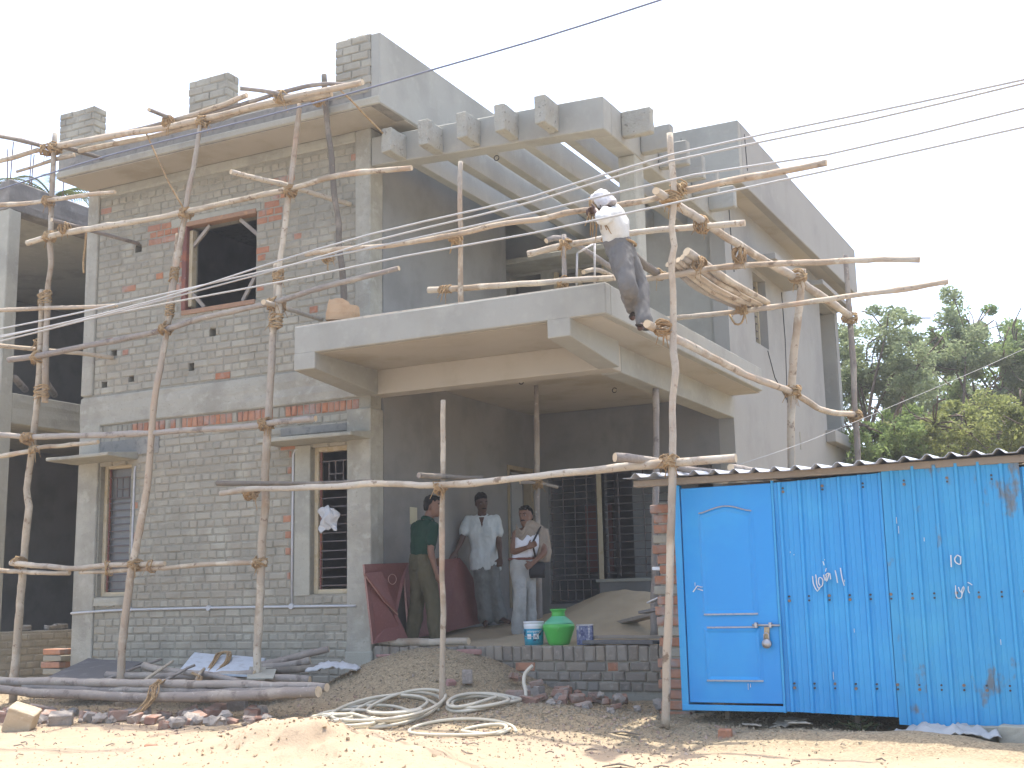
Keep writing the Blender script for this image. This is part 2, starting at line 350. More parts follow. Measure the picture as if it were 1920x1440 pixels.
def lay(x0, x1, z0, z1, holes, phase=0):
    k = phase; z = z0
    while z + CH * .7 < z1:
        head = (k % 2 == 1); L = .112 if head else .222; g = .013
        x = x0 - rb.random() * L * .6
        while x < x1:
            l = L * rb.uniform(.94, 1.06); a = max(x, x0); b = min(x + l, x1); x += l + g * rb.uniform(.7, 1.5)
            segs = [(a, b)]
            for h in holes:
                if h[2] - .02 < z + CH / 2 < h[3] + .01:
                    ns = []
                    for (p, q) in segs:
                        if q <= h[0] or p >= h[1]: ns.append((p, q))
                        else:
                            if p < h[0]: ns.append((p, h[0]))
                            if q > h[1]: ns.append((h[1], q))
                    segs = ns
            for p, q in segs:
                if q - p > .03: bricks.append(((p + q) / 2, z + CH / 2, q - p, .079, red_zone((p + q) / 2, z)))
        k += 1; z += CH
HG = [WR, WL, (-1.12, -1.06, 1.5, 3.28), (-3.57, -3.52, 1.5, 3.25), (-1.4, -.32, 3.40, 3.50), (-1.06, -.83, 1.63, 3.35)]
lay(-4.14, -.325, .46, 1.478, HG)
lay(-4.14, -.325, 1.52, 3.68, HG, 1)
lay(-4.29, -.215, 4.24, 6.90, [(WUF[0] - .07, WUF[1], WUF[2] - .03, WUF[3]), (-3.05, -1.62, 6.28, 6.40)] + PUT)
soldier = []
x = -4.26
while x < -.24:
    w = rb.uniform(.066, .082)
    if not (-4.12 < x < -4.04): soldier.append((x + w / 2, 3.755, w, .118, rb.random() < .8 and x > -3.6))
    x += w + .012
def proj_size(x, z): return -(Vector((x, 0, z)) - CAM).length
order = sorted(range(len(bricks)), key=lambda i: -(proj_size(*bricks[i][:2]) + (3.0 if bricks[i][4] else 0) + bricks[i][2] * 6))
NIND = 300 - len(soldier)
singles = set(order[:NIND])
VAR = {}
def variant(kind, seed, w, h, m):
    key = (kind, seed, m.name)
    if key not in VAR:
        vs, fs = brick_mesh(hash((kind, seed)) % 9999, w, h); VAR[key] = MB().add(vs, fs).mesh('brick', m)
    return VAR[key]
def place_brick(x, y, z, w, h, m, parent, rng=rb):
    kind = 's' if w > .16 else ('t' if h > w else 'h'); W, H = {'s': (.22, .079), 'h': (.11, .079), 't': (.074, .118)}[kind]
    o = link('brick', variant(kind, rng.randrange(8), W, H, m), parent, (x, y, z))
    o.scale = (w / W, 1, h / H); o.rotation_euler = (rng.uniform(-.015, .015), rng.uniform(-.012, .012), rng.uniform(-.02, .02)); return o
rest = MB()
for i, (x, z, w, h, red) in enumerate(bricks):
    y = rb.uniform(-.003, .006)
    if i in singles: place_brick(x, y, z, w, h, brick_red if red else brick_grey, front)
    else:
        vs, fs = brick_mesh(i, w, h); rest.mi = 1 if red else 0
        rest.add([(a + x, b + y, c + z) for a, b, c in vs], fs)
for (x, z, w, h, red) in soldier: place_brick(x, rb.uniform(-.012, .004), z, w, h, brick_red if red else brick_grey, front)
o = rest.build('brickwork', [brick_grey, brick_red], front); o['kind'] = 'stuff'
# concrete frame of the front
slab('column', -4.5, -4.145, -.02, .24, .1, 3.86, concrete_band, rough=.009)
slab('column', -4.5, -4.30, -.02, .24, 4.24, 7.03, concrete_band, rough=.009)
slab('column', -.325, 0, -.022, .25, .1, 3.70, concrete_band, rough=.009)
slab('column', -.212, 0, -.022, .25, 4.2, 7.03, concrete_band, rough=.009)
slab('floor_beam', -4.505, .002, -.022, .24, 3.83, 4.215, concrete_band, rough=.014)
slab('ring_beam', -4.30, -.212, -.012, .24, 6.9, 7.03, concrete, rough=.006)
slab('lintel', -3.05, -1.62, -.008, .2, 6.285, 6.40, concrete, rough=.005)
slab('lintel', -1.28, -.326, -.006, .2, 3.46, 3.56, concrete_dark, rough=.004)
slab('plaster_patch', -4.14, -3.15, -.006, .02, 3.42, 3.62, concrete_dark, bevel=0, rough=.006)
slab('plaster_patch', -1.055, -.845, -.005, .02, 1.62, 3.33, concrete, bevel=0, rough=.005)
slab('plaster_patch', -4.145, -3.58, -.012, .02, 1.56, 1.655, concrete, bevel=0, rough=.008)
slab('column_base', -.34, .012, -.03, .26, .1, 1.0, concrete, rough=.006)
# window hoods (thin tapering slabs)
def hood(x0, x1, z, dep, th=.07):
    o = MB().hexa([(x0, -dep, z + .0), (x1, -dep, z + .0), (x1, .05, z - .005), (x0, .05, z - .005), (x0, -dep, z + th * .6), (x1, -dep, z + th * .6), (x1, .05, z + th * 1.5), (x0, .05, z + th * 1.5)]).build('window_hood', concrete, house, bevel=.008)
    rough_end(o, .008, x0); return o
hood(-1.30, -.003, 3.345, .40); hood(-4.55, -3.5, 3.36, .5)
# windows
frame_m = material('cream_window_frame', (.50, .42, .28), [(6, (.40, .30, .16), .5, .7, .8), (25, (.6, .55, .45), .55, .75, .6)], .7, (40, .3, .004))
frame_red = material('primer_red_frame', (.18, .075, .06), [(10, (.4, .32, .28), .62, .72, .7), (4, (.36, .13, .06), .5, .7, .7)], .7, (40, .3, .004))
teak = material('orange_timber', (.33, .20, .125), [(8, (.25, .155, .10), .5, .7, .8, (.3, 1, 1)), (20, (.5, .28, .14), .55, .7, .6)], .75, (40, .4, .004))
iron = material('grille_iron', (.12, .105, .10), [(20, (.20, .12, .09), .5, .7, .7), (9, (.42, .40, .36), .66, .78, .7)], .6, (60, .3, .003))
pane_m = material('dusty_grey_pane', (.16, .16, .155), [(5, (.24, .235, .22), .5, .75, .7)], .35, None, spec=.5)
def barred_window(w, yb=.075, nb=13, fw=.055, shut=False):
    x0, x1, z0, z1 = w
    win = bpy.data.objects.new('window', None); COL.objects.link(win); win.parent = house
    f = MB()
    f.box(x0, x0 + fw, yb, yb + .1, z0, z1); f.box(x1 - fw * .55, x1, yb, yb + .1, z0, z1)
    f.box(x0 + fw, x1 - fw * .55, yb + .002, yb + .098, z0, z0 + fw); f.box(x0 + fw, x1 - fw * .55, yb + .002, yb + .098, z1 - fw, z1)
    f.build('frame', frame_m, win, bevel=.005)
    a, b = x0 + fw, x1 - fw * .55; lo = z0 + fw; hi = z1 - fw; top = hi - .38
    MB().box(a + .012, a + .03, yb + .025, yb + .045, lo, hi).build('upright', frame_red, win)
    for k in range(nb):
        z = lo + (top - lo) * (k + .4) / nb; d = rb.uniform(-.004, .004)
        MB().box(a, b, yb + .03, yb + .044, z - .006 + d, z + .006 + d).build('bar', iron, win)
    g = MB(); g.box(a, b, yb + .028, yb + .046, top, top + .014); g.box(a, b, yb + .028, yb + .046, top + .26, top + .274)
    for t in (.3, .52, .78): g.box(a + (b - a) * t - .006, a + (b - a) * t + .006, yb + .031, yb + .043, top, top + .26)
    g.box(a + (b - a) * .3, a + (b - a) * .78, yb + .027, yb + .047, top + .11, top + .124); g.build('ornamental_grille', iron, win)
    return win
w1 = barred_window(WR, nb=12); w2 = barred_window(WL, nb=13)
MB().box(WL[0] + .06, WL[1] - .035, .15, .158, WL[2] + .05, WL[3] - .05).build('pane', pane_m, w2)
# big upper opening with its raw frame and corner braces
win = bpy.data.objects.new('window', None); COL.objects.link(win); win.parent = house
x0, x1, z0, z1 = WUF
f = MB().box(x0 - .05, x0 + .02, -.02, .10, z0, z1 + .0)
f.build('frame_post', frame_red, win, bevel=.006)
MB().box(x0 + .021, x0 + .075, .03, .12, z0 + .05, z1 - .05).build('inner_post', frame_m, win, bevel=.004)
MB().box(x0 - .05, x1 + .0, -.018, .11, z1 - .005, z1 + .055).build('frame_head', teak, win, bevel=.006)
MB().box(x0 - .05, x1 + .0, -.016, .12, z0 - .06, z0 - .0).build('frame_sill', teak, win, bevel=.006)
for a, b in (((x0 + .06, .06, z1 - .26), (x0 + .33, .06, z1 - .02)), ((x1 - .30, .06, z1 - .02), (x1 - .01, .06, z1 - .27)), ((x0 + .06, .06, z0 + .23), (x0 + .27, .06, z0 + .02)), ((x1 - .24, .06, z0 + .02), (x1 - .01, .06, z0 + .36))):
    MB().bar(a, b, .03, .045).build('corner_brace', wood_grey, win)
# electrical conduit chased into the wall
pvc = material('grey_pvc', (.50, .50, .50), [(8, (.4, .4, .39), .5, .7, .6)], .5)
cd = bpy.data.objects.new('conduit', None); COL.objects.link(cd); cd.parent = house
MB().tube([(-4.5, -.03, 1.475), (-4.3, -.03, 1.482), (-3.9, -.012, 1.497), (-3.55, -.008, 1.503), (-2.3, -.006, 1.505), (-1.09, -.006, 1.50), (-.4, -.012, 1.495), (-.19, -.028, 1.492)], .014, 8).build('pipe', pvc, cd, True)
MB().tube([(-3.545, .004, 1.5), (-3.545, .002, 2.4), (-3.54, .0, 3.22), (-3.52, -.006, 3.27)], .013, 8).build('pipe', pvc, cd, True)
MB().tube([(-1.09, .004, 1.5), (-1.09, .002, 2.4), (-1.085, .0, 3.24), (-1.06, 0, 3.29), (-1.0, .01, 3.30)], .013, 8).build('pipe', pvc, cd, True)
for xx in (-3.545, -2.3, -1.09): MB().tube([(xx, -.02, 1.503), (xx, .01, 1.503)], .032, 14).build('junction_box', pvc, cd)

# roof slab, cornice and parapets of the front block
slab('roof_slab', -4.5, .49, -.555, 11, 7.03, 7.30, concrete_dark, rough=.0, bevel=.01)
MB().box(-4.49, .36, -.54, -.02, 7.022, 7.029).build('soffit', soffit, house)
MB().box(.02, .48, -.02, 8, 7.02, 7.028).build('soffit', soffit, house)
slab('cornice_band', -4.51, .495, -.575, -.50, 7.035, 7.13, concrete, rough=.008)
slab('side_parapet', .372, .497, -.565, 10.9, 7.032, 7.885, plaster, bevel=.012)
slab('side_parapet', -4.497, -4.38, .1, 10.9, 7.3, 7.84, plaster_wing, bevel=.012)
slab('back_parapet', -4.4, .37, 10.7, 10.9, 7.3, 7.84, plaster, bevel=.012)
def pier(x0, x1, y0, y1, z0, z1):
    core = MB().box(x0 + .012, x1 - .012, y0 + .012, y1 - .012, z0, z1 - .02).build('brick_pier', mortar, house)
    r = random.Random(int(x0 * 100)); n = round((z1 - z0) / CH); ch = (z1 - z0) / n
    for k in range(n):
        z = z0 + ch * (k + .5); x = x0 - (0 if k % 2 == 0 else .11) * r.uniform(.8, 1.1)
        while x < x1 - .02:
            a = max(x, x0); b = min(x + .215, x1); x += .228
            if b - a > .04:
                o = place_brick((a + b) / 2, y0 + r.uniform(-.006, .006), z, b - a, ch - .014, brick_grey, core, r)
        for side in (0, 1):
            yy = y0 + .02
            while yy < y1 - .03:
                e = min(yy + (.21 if (k + side) % 2 else .1), y1)
                o = place_brick(x1 if side else x0, (yy + e) / 2, z, e - yy, ch - .014, brick_grey, core, r)
                o.rotation_euler.z = math.pi / 2 if side else -math.pi / 2; yy = e + .012
    for a in np.arange(x0 + .03, x1 - .03, .12):
        MB().box(a, min(a + .11, x1), y0 + .01, y1 - .01, z1 - .03, z1 + r.uniform(-.012, .012)).build('brick', brick_grey, core, bevel=.008)
pier(-.11, .372, -.57, -.33, 7.2, 7.90); pier(-2.31, -1.70, -.56, -.34, 7.3, 7.90); pier(-4.5, -3.89, -.56, -.34, 7.3, 7.93)
slab('brick_course', -3.9, -.1, -.52, -.36, 7.3, 7.36, mortar, rough=.01)

# interior shell so the openings look into dark rooms
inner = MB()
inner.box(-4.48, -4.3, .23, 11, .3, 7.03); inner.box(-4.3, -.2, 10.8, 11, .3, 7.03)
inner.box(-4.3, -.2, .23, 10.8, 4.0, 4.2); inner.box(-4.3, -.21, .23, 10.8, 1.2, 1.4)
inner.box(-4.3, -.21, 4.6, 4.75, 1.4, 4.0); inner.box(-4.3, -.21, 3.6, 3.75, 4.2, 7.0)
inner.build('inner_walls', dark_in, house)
# side wall of the porch with the door
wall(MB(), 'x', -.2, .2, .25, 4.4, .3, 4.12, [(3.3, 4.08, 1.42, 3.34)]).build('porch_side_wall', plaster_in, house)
dr = bpy.data.objects.new('door', None); COL.objects.link(dr); dr.parent = house
f = MB().box(-.12, .015, 3.30, 3.36, 1.42, 3.34).box(-.12, .015, 4.02, 4.08, 1.42, 3.34).box(-.12, .013, 3.36, 4.02, 3.28, 3.34)
f.build('frame', material('door_frame_timber', (.30, .24, .15), [(8, (.22, .17, .1), .5, .7, .7)], .7), dr, bevel=.005)
MB().box(-.17, -.13, 3.68, 4.02, 1.44, 3.28).build('leaf', material('pale_door_leaf', (.36, .36, .34), [(3, (.3, .3, .29), .5, .7, .6)], .6), dr, bevel=.004)
MB().tube([(.02, 3.33, 2.34), (.05, 3.33, 2.36), (.06, 3.33, 2.30), (.03, 3.33, 2.27)], .008, 6).build('handle', iron, dr, True)
MB().box(-.012, .012, .80, .95, 2.42, 2.62).build('switch_box', material('switch_box_yellow', (.50, .45, .30), [], .6), house, bevel=.004)
# back wall of the porch with its grilles
D1 = 4.15
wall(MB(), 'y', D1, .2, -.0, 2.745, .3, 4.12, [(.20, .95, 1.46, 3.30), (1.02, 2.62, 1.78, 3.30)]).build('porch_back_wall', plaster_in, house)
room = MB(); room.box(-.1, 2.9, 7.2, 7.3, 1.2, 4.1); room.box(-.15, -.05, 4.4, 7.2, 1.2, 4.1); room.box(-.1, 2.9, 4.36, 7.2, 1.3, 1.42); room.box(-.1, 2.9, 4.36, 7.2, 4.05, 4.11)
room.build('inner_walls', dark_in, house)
wall(MB(), 'y', 5.6, .12, .9, 2.9, 1.42, 4.05, [(1.9, 2.5, 1.8, 3.3)]).build('inner_partition', material('inner_partition_plaster', (.42, .42, .40), [(2, (.34, .34, .33), .5, .7, .6)], .9), house)
MB().box(.30, .72, 5.2, 5.24, 1.9, 2.9).build('inner_door_leaf', material('maroon_door', (.14, .05, .04), [], .6), house)
def grille(name, x0, x1, z0, z1, y, dz, xs, orn=None):
    g = bpy.data.objects.new(name, None); COL.objects.link(g); g.parent = house
    z = z0 + dz * .5
    while z < z1: MB().box(x0, x1, y, y + .012, z - .006, z + .006).build('bar', iron, g); z += dz
    for xx in xs: MB().box(xx - .007, xx + .007, y + .002, y + .016, z0, z1).build('upright', iron, g)
    if orn: 
        mb = MB(); a, b, c, d = orn
        for xx in np.linspace(a, b, 7): mb.box(xx - .007, xx + .007, y - .004, y + .01, c, d)
        for zz in (c, (c + d) / 2, d): mb.box(a, b, y - .006, y + .012, zz - .007, zz + .007)
        mb.build('ornamental_grille', iron, g)
    return g
grille('window_grille', .21, .94, 1.80, 3.28, D1 + .03, .095, (.24, .42, .60, .78, .92), (.22, .93, 1.50, 1.78))
grille('window_grille', 1.05, 2.62, 1.80, 3.28, D1 + .03, .105, (1.25, 1.62, 2.05, 2.4))
MB().box(.95, 1.02, D1 - .01, D1 + .12, 1.76, 3.32).build('frame_post', frame_m, house, bevel=.004)
MB().box(.9, 2.66, D1 - .02, D1 + .14, 1.735, 1.778).build('window_sill', concrete, house, bevel=.004)
# porch floor, plinth with bricks on edge
PZ = 1.05
slab('porch_floor', 0, 3.62, .03, 4.15, .3, PZ - .012, concrete, bevel=0)
pl = slab('plinth', .012, 3.62, .022, .2, .2, PZ - .02, mortar, bevel=0)
brick_plinth = material('damp_plinth_brick', (.29, .245, .185), [(5, (.21, .178, .14), .45, .68, .9), (14, (.36, .32, .255), .55, .72, .7)], .94, (45, .7, .01), rnd=[((.28, .26, .225), .7, 1), ((.14, .125, .11), .6, 7.3)], isl=True)
rp = random.Random(5); x = .02
while x < 3.6:
    w = rp.uniform(.085, .115); place_brick(x + w / 2, rp.uniform(-.012, .008), PZ - .075 + rp.uniform(-.006, .006), w, .15, brick_plinth, pl, rp); x += w + .014
for zz, ph in ((PZ - .205, .05), (PZ - .30, .0), (PZ - .395, .08)):
    x = .02 - ph
    while x < 3.6:
        w = rp.uniform(.19, .23) if rp.random() < .6 else .11
        place_brick(x + w / 2, rp.uniform(-.01, .012), zz + rp.uniform(-.004, .004), w, .084, brick_plinth if rp.random() > .05 else brick_red, pl, rp); x += w + .016
# ---- balcony
bal = bpy.data.objects.new('balcony', None); COL.objects.link(bal); bal.parent = house
BZ = 4.125
slab('balcony_slab', -.1, 3.33, -1.14, 4.12, BZ, 4.25, plaster, bevel=0, parent=bal)
MB().box(-.09, 3.31, -1.13, 4.1, BZ - .008, BZ - .001).build('soffit', soffit, bal)
def coping(o, amt=.006): return rough_end(o, amt, 3)
p = MB().box(-.18, 3.4, -1.2, -1.08, BZ - .003, 4.42).build('front_parapet', plaster, bal, bevel=.01)
p = MB().box(3.285, 3.4, -1.08, 4.0, BZ - .003, 4.42).build('side_parapet', plaster, bal, bevel=.01)
p = MB().box(-.18, -.07, -1.08, -.03, BZ - .003, 4.42).build('side_parapet', plaster, bal, bevel=.01)
top_m = material('rough_parapet_top', (.52, .46, .36), [(12, (.38, .34, .28), .5, .7, .8)], .95, (30, .8, .02))
t = MB().box(-.17, 3.39, -1.19, -1.09, 4.405, 4.428).build('parapet_top', top_m, bal); rough_end(t, .012, 2)
for (a, b) in ((-.182, .09), (2.79, 3.03)):
    o = MB().hexa([(a, -1.203, 3.95), (b, -1.203, 3.95), (b, .0, 3.84), (a, .0, 3.84), (a, -1.203, 4.13), (b, -1.203, 4.13), (b, .0, 4.13), (a, .0, 4.13)]).build('cantilever_beam', plaster, bal, bevel=.008)
slab('main_beam', .003, 2.95, -.004, .24, 3.84, 4.12, soffit, bevel=.008, parent=bal)
slab('side_beam', 2.72, 2.952, .24, 4.2, 3.83, 4.12, plaster, bevel=.008, parent=bal)
# ---- wall behind the balcony (upper floor)
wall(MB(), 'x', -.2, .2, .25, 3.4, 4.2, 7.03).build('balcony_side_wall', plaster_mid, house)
wall(MB(), 'y', 4.2, .2, -.9, 2.745, 4.2, 7.1, [(-.35, .15, 4.25, 6.2), (.35, 1.15, 5.0, 6.2)]).build('balcony_back_wall', plaster, house)
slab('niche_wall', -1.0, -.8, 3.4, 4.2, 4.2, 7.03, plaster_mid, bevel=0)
slab('sun_shade', -.3, 1.75, 3.62, 4.2, 6.24, 6.32, concrete, rough=.006)
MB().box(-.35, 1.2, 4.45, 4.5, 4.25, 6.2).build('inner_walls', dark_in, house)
wf = MB().box(.35, .40, 4.24, 4.3, 5.0, 6.2).box(1.10, 1.15, 4.24, 4.3, 5.0, 6.2).box(.73, .77, 4.24, 4.3, 5.0, 6.2).box(.4, 1.1, 4.245, 4.295, 5.0, 5.05).build('window_frame', frame_m, house)
# ---- right-hand wing
wall(MB(), 'x', 2.74, .21, 4.146, 10.95, .2, 7.0, [(5.42, 6.1, 5.08, 6.12), (9.55, 10.72, 4.28, 6.55)]).build('wing_side_wall', plaster_wing, house)
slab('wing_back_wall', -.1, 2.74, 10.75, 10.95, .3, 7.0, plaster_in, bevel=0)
slab('wing_roof_slab', .5, 3.28, 3.9, 11.15, 6.955, 7.1, concrete, bevel=0)
MB().box(.5, 3.27, 3.91, 11.1, 6.945, 6.952).build('soffit', soffit, house)
slab('wing_parapet', 2.2, 3.3, 3.87, 4.0, 6.94, 7.815, plaster, bevel=.01)
slab('wing_parapet', 3.17, 3.302, 4.0, 11.2, 6.94, 7.815, plaster_wing, bevel=.01)
slab('wing_parapet', .5, 3.17, 11.07, 11.2, 6.94, 7.815, plaster, bevel=.01)
slab('recess_back', 2.45, 2.55, 9.4, 10.9, 4.2, 6.6, plaster_in, bevel=0)
slab('recess_jamb', 2.55, 2.93, 10.70, 10.76, 4.285, 6.545, plaster, bevel=0)
slab('sun_shade', 2.95, 3.36, 5.2, 7.2, 6.20, 6.29, plaster_wing, bevel=.006)
slab('sun_shade', 2.95, 3.25, 8.6, 10.9, 6.60, 6.68, plaster_wing, bevel=.006)
slab('sill_ledge', 2.95, 3.12, 9.4, 11.0, 4.05, 4.26, plaster_wing, bevel=.01)
g = bpy.data.objects.new('window', None); COL.objects.link(g); g.parent = house
[MB().box(2.78, 2.83, a, a + .05, 5.08, 6.12).build('frame_post', frame_m, g) for a in (5.42, 6.05)]
for k in range(9): MB().box(2.80, 2.812, 5.47, 6.05, 5.14 + .11 * k, 5.152 + .11 * k).build('bar', iron, g)
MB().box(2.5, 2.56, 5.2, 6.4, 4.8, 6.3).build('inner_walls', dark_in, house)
MB().box(2.79, 2.80, 5.75, 5.95, 5.24, 5.42).build('pink_cloth', material('faded_pink_cloth', (.55, .30, .32), [], .9), house)
# ---- pergola
pg = bpy.data.objects.new('pergola', None); COL.objects.link(pg); pg.parent = house
def perg_z(x): return 6.50 - .03 * x
o = MB().hexa([(0, .0, 6.56), (2.95, .0, 6.43), (2.95, .22, 6.43), (0, .22, 6.56), (0, 0, 6.91), (2.95, 0, 6.80), (2.95, .22, 6.80), (0, .22, 6.91)]).build('front_beam', plaster, pg, bevel=.01); 
slab('pergola_side_beam', 2.73, 2.952, .22, 4.2, 6.43, 6.80, plaster, bevel=.01, parent=pg)
rr = random.Random(4)
for k, xx in enumerate((.37, .86, 1.345, 1.82, 2.31)):
    o = MB().box(xx - .008, xx + .12, -.33 + rr.uniform(-.02, .02), -.002, 6.545 - .012 * k, 6.83 - .006 * k).build('rafter_end', concrete_end, pg, bevel=.008); rough_end(o, .009, k * 5)
    MB().box(xx - .004, xx + .116, .22, 4.2, 6.58 - .012 * k, 6.84).build('rafter', plaster, pg, bevel=.006)
for k, yy in enumerate((.61, 1.18, 1.76, 2.33, 2.95, 3.62)):
    o = MB().box(2.952, 3.30 + rr.uniform(-.02, .02), yy - .115, yy, 6.50, 6.79).build('stub_beam', concrete_end if k < 1 else plaster, pg, bevel=.012); rough_end(o, .008, k * 3)
slab('pergola_column', 2.75, 2.948, .88, 1.15, 4.25, 6.43, concrete, rough=.005, parent=pg)

# loose electrical wires and hooks on the plastered walls
wire_m = material('black_wire', (.03, .03, .03), [], .6)
for pts in ([(3.308, 4.15, 7.7), (3.306, 4.2, 7.2), (2.96, 4.4, 6.9), (2.957, 4.45, 6.3), (2.957, 4.5, 5.9)], [(2.957, 6.0, 5.05), (2.957, 6.3, 4.7), (2.96, 6.9, 4.45), (2.958, 7.3, 4.42)], [(2.957, 7.0, 6.15), (2.957, 7.05, 5.4), (2.957, 6.95, 4.4)], [(2.957, 7.6, 3.4), (2.958, 7.9, 2.9), (2.958, 8.3, 2.3)], [(2.5, 3.865, 7.7), (2.47, 3.862, 7.45), (2.35, 3.862, 7.0)], [(2.2, 4.195, 5.6), (2.15, 4.19, 5.3), (1.95, 4.192, 5.0)]):
    MB().tube(pts, .006, 5).build('wire', wire_m, house, True)
for (a, b, c) in ((1.6, .11, 6.42), (2.9, .98, 5.95), (1.2, 1.4, 4.11), (1.9, 2.6, 4.11)):
    MB().tube([(a + .03 * math.cos(t), b, c - .03 + .03 * math.sin(t)) for t in np.linspace(0, 6.28, 12)[:-1]], .006, 5, closed=True).build('hook', wire_m, house, True)
for (y, z, h) in ((7.6, 3.75, .28), (9.3, 3.3, .16)): MB().box(2.949, 2.956, y, y + .06, z, z + h).build('chipped_hole', mortar, house)

# ------------------------------------------------------------------ scaffold of tied wooden poles
def catmull(pts, step=.09):
    pts = [Vector(p) for p in pts]; out = []
    P = [pts[0] * 2 - pts[1]] + pts + [pts[-1] * 2 - pts[-2]]
    for i in range(1, len(P) - 2):
        n = max(2, int((P[i + 1] - P[i]).length / step))
        for k in range(n):
            t = k / n; a, b, c, d = P[i - 1], P[i], P[i + 1], P[i + 2]
            out.append(.5 * ((2 * b) + (c - a) * t + (2 * a - 5 * b + 4 * c - d) * t * t + (3 * b - 3 * c + d - a) * t * t * t))
    out.append(pts[-1]); return out
POLES = {}
PSEED = [0]
def pole(key, pts, r0, r1, mat, label, group='scaffold poles', name='scaffold_pole', cat='pole', n=9, wob=.012):
    PSEED[0] += 1; sd = PSEED[0] * 7.13
    r0 *= .80; r1 *= .80; base = Vector(pts[0]); c = catmull(pts); k = len(c); rad = []
    L = sum((c[i + 1] - c[i]).length for i in range(k - 1))
    q = []; s = 0
    for i, p in enumerate(c):
        if i: s += (c[i] - c[i - 1]).length
        t = s / max(L, .01)
        w = mnoise.noise_vector(Vector((sd, s * 1.3, 0))) * wob + mnoise.noise_vector(Vector((sd, s * 4.1, 5))) * wob * .45
        e = min(1, t * 8, (1 - t) * 8)
        q.append(p + w * e - base)
        kn = mnoise.noise(Vector((sd * 2, s * 3.3, 9)))
        rad.append((r0 + (r1 - r0) * t) * (1 + .14 * mnoise.noise(Vector((sd, s * 2.1, 3))) + (.5 * (kn - .3) if kn > .3 else 0)))
    mb = MB().tube(q, rad, n, caps=False)
    # lumpy, slightly non-round section
    for i, v in enumerate(mb.v):
        vv = Vector(v); nn = mnoise.noise(vv * 14 + Vector((sd, 0, 0))); cc = q[i // n]
        d = vv - cc; mb.v[i] = tuple(cc + d * (1 + .15 * nn))
    mb.mi = 1
    mb.f.append(tuple(reversed(range(n)))); mb.m.append(1); mb.f.append(tuple((k - 1) * n + j for j in range(n))); mb.m.append(1)
    me = mb.mesh(name, [mat, wood_cut if mat is not wood_bark else wood_grey], True)
    for p in me.polygons:
        if len(p.vertices) > 4: p.use_smooth = False
    o = link(name, me, None, base)
    tag(o, label, cat, group); POLES[key] = (o, [b + base for b in q], (r0 + r1) / 2); return o
def nearest(key, p):
    o, q, r = POLES[key]; p = Vector(p); i = min(range(len(q)), key=lambda j: (q[j] - p).length)
    t = (q[min(i + 1, len(q) - 1)] - q[max(i - 1, 0)]).normalized(); return q[i], t, r
def closest(ka, kb):
    qa = POLES[ka][1]; qb = POLES[kb][1]; best = None
    for i in range(0, len(qa)):
        for j in range(0, len(qb)):
            d = (qa[i] - qb[j]).length_squared
            if best is None or d < best[0]: best = (d, i, j)
    return qa[best[1]], qb[best[2]]
def lash(ka, kb=None, at=None, n=11, wrap=False, size=1.0, tails=5):
    rl = random.Random(len(bpy.data.objects)); o = POLES[ka][0]
    if kb and at is None:
        pa, pb = closest(ka, kb)
    else:
        pa = nearest(ka, at)[0]; pb = nearest(kb, at)[0] if kb else pa
    _, ta, ra = nearest(ka, pa); tb, rb_ = (nearest(kb, pb)[1:] if kb else (ta, 0))
    c = (pa + pb) / 2; mb = MB(); view = (CAM - c).normalized(); off = (pb - pa)
    half = off.length / 2
    def loop(cc, nrm, e1, e2, r=.0085):
        nrm = nrm.normalized(); a1 = nrm.orthogonal().normalized() if e1 is None else (e1[0] - nrm * nrm.dot(e1[0])).normalized()
        a2 = nrm.cross(a1); R1 = e1[1] if e1 else e2; R2 = e2; pts = []
        ph = rl.random() * 6.28; wav = rl.uniform(.05, .3)
        for k in range(16):
            t = 2 * math.pi * k / 16; m = 1 + wav * math.sin(3 * t + ph) * .5
            pts.append(cc + a1 * (math.cos(t) * R1 * m) + a2 * (math.sin(t) * R2 * m) + nrm * (.012 * math.sin(2 * t + ph)) - o.location)
        mb.tube(pts, r * rl.uniform(.6, 1.1), 5, closed=True)
    if wrap or kb is None:
        d = off.normalized() if half > .005 else ta.orthogonal()
        for k in range(n):
            cc = c + ta * ((k - (n - 1) / 2) * .0155 * size + rl.uniform(-.004, .004))
            loop(cc, ta + Vector((rl.uniform(-.1, .1), rl.uniform(-.1, .1), rl.uniform(-.1, .1))), (d, ra + half + .009), max(ra, rb_) + .008)
    else:
        perp = ta.cross(tb)
        if perp.length < .2: perp = view
        perp.normalize()
        for k in range(n):
            sgn = 1 if k % 2 else -1
            nrm = (ta * sgn + tb * rl.uniform(.7, 1.3) + Vector((rl.uniform(-.3, .3), rl.uniform(-.3, .3), rl.uniform(-.3, .3)))).normalized()
            cc = c + ta * rl.uniform(-.02, .02) + tb * rl.uniform(-.02, .02)
            loop(cc, nrm, (perp, (ra + rb_ + .012) * 1.0 * size), (ra + rb_) * .78 * size + .012)
        for k in range(max(2, n // 3)):
            loop(c + ta * rl.uniform(-.03, .03) + perp * 0, ta, (perp, ra + rb_ + .012), ra + .014)
    for k in range(tails):
        s0 = c + view * (ra + .015) - o.location; d = Vector((rl.uniform(-1, 1), rl.uniform(-.6, .6), rl.uniform(-1.2, .2))).normalized() * rl.uniform(.07, .15)
        mb.tube([s0, s0 + d * .5 + Vector((0, 0, .02)), s0 + d + Vector((0, 0, -.05))], [.006, .005, .003], 4)
    mb.build('rope_lashing', rope_m, o, True)

PW, GW, BW = wood_pole, wood_grey, wood_bark
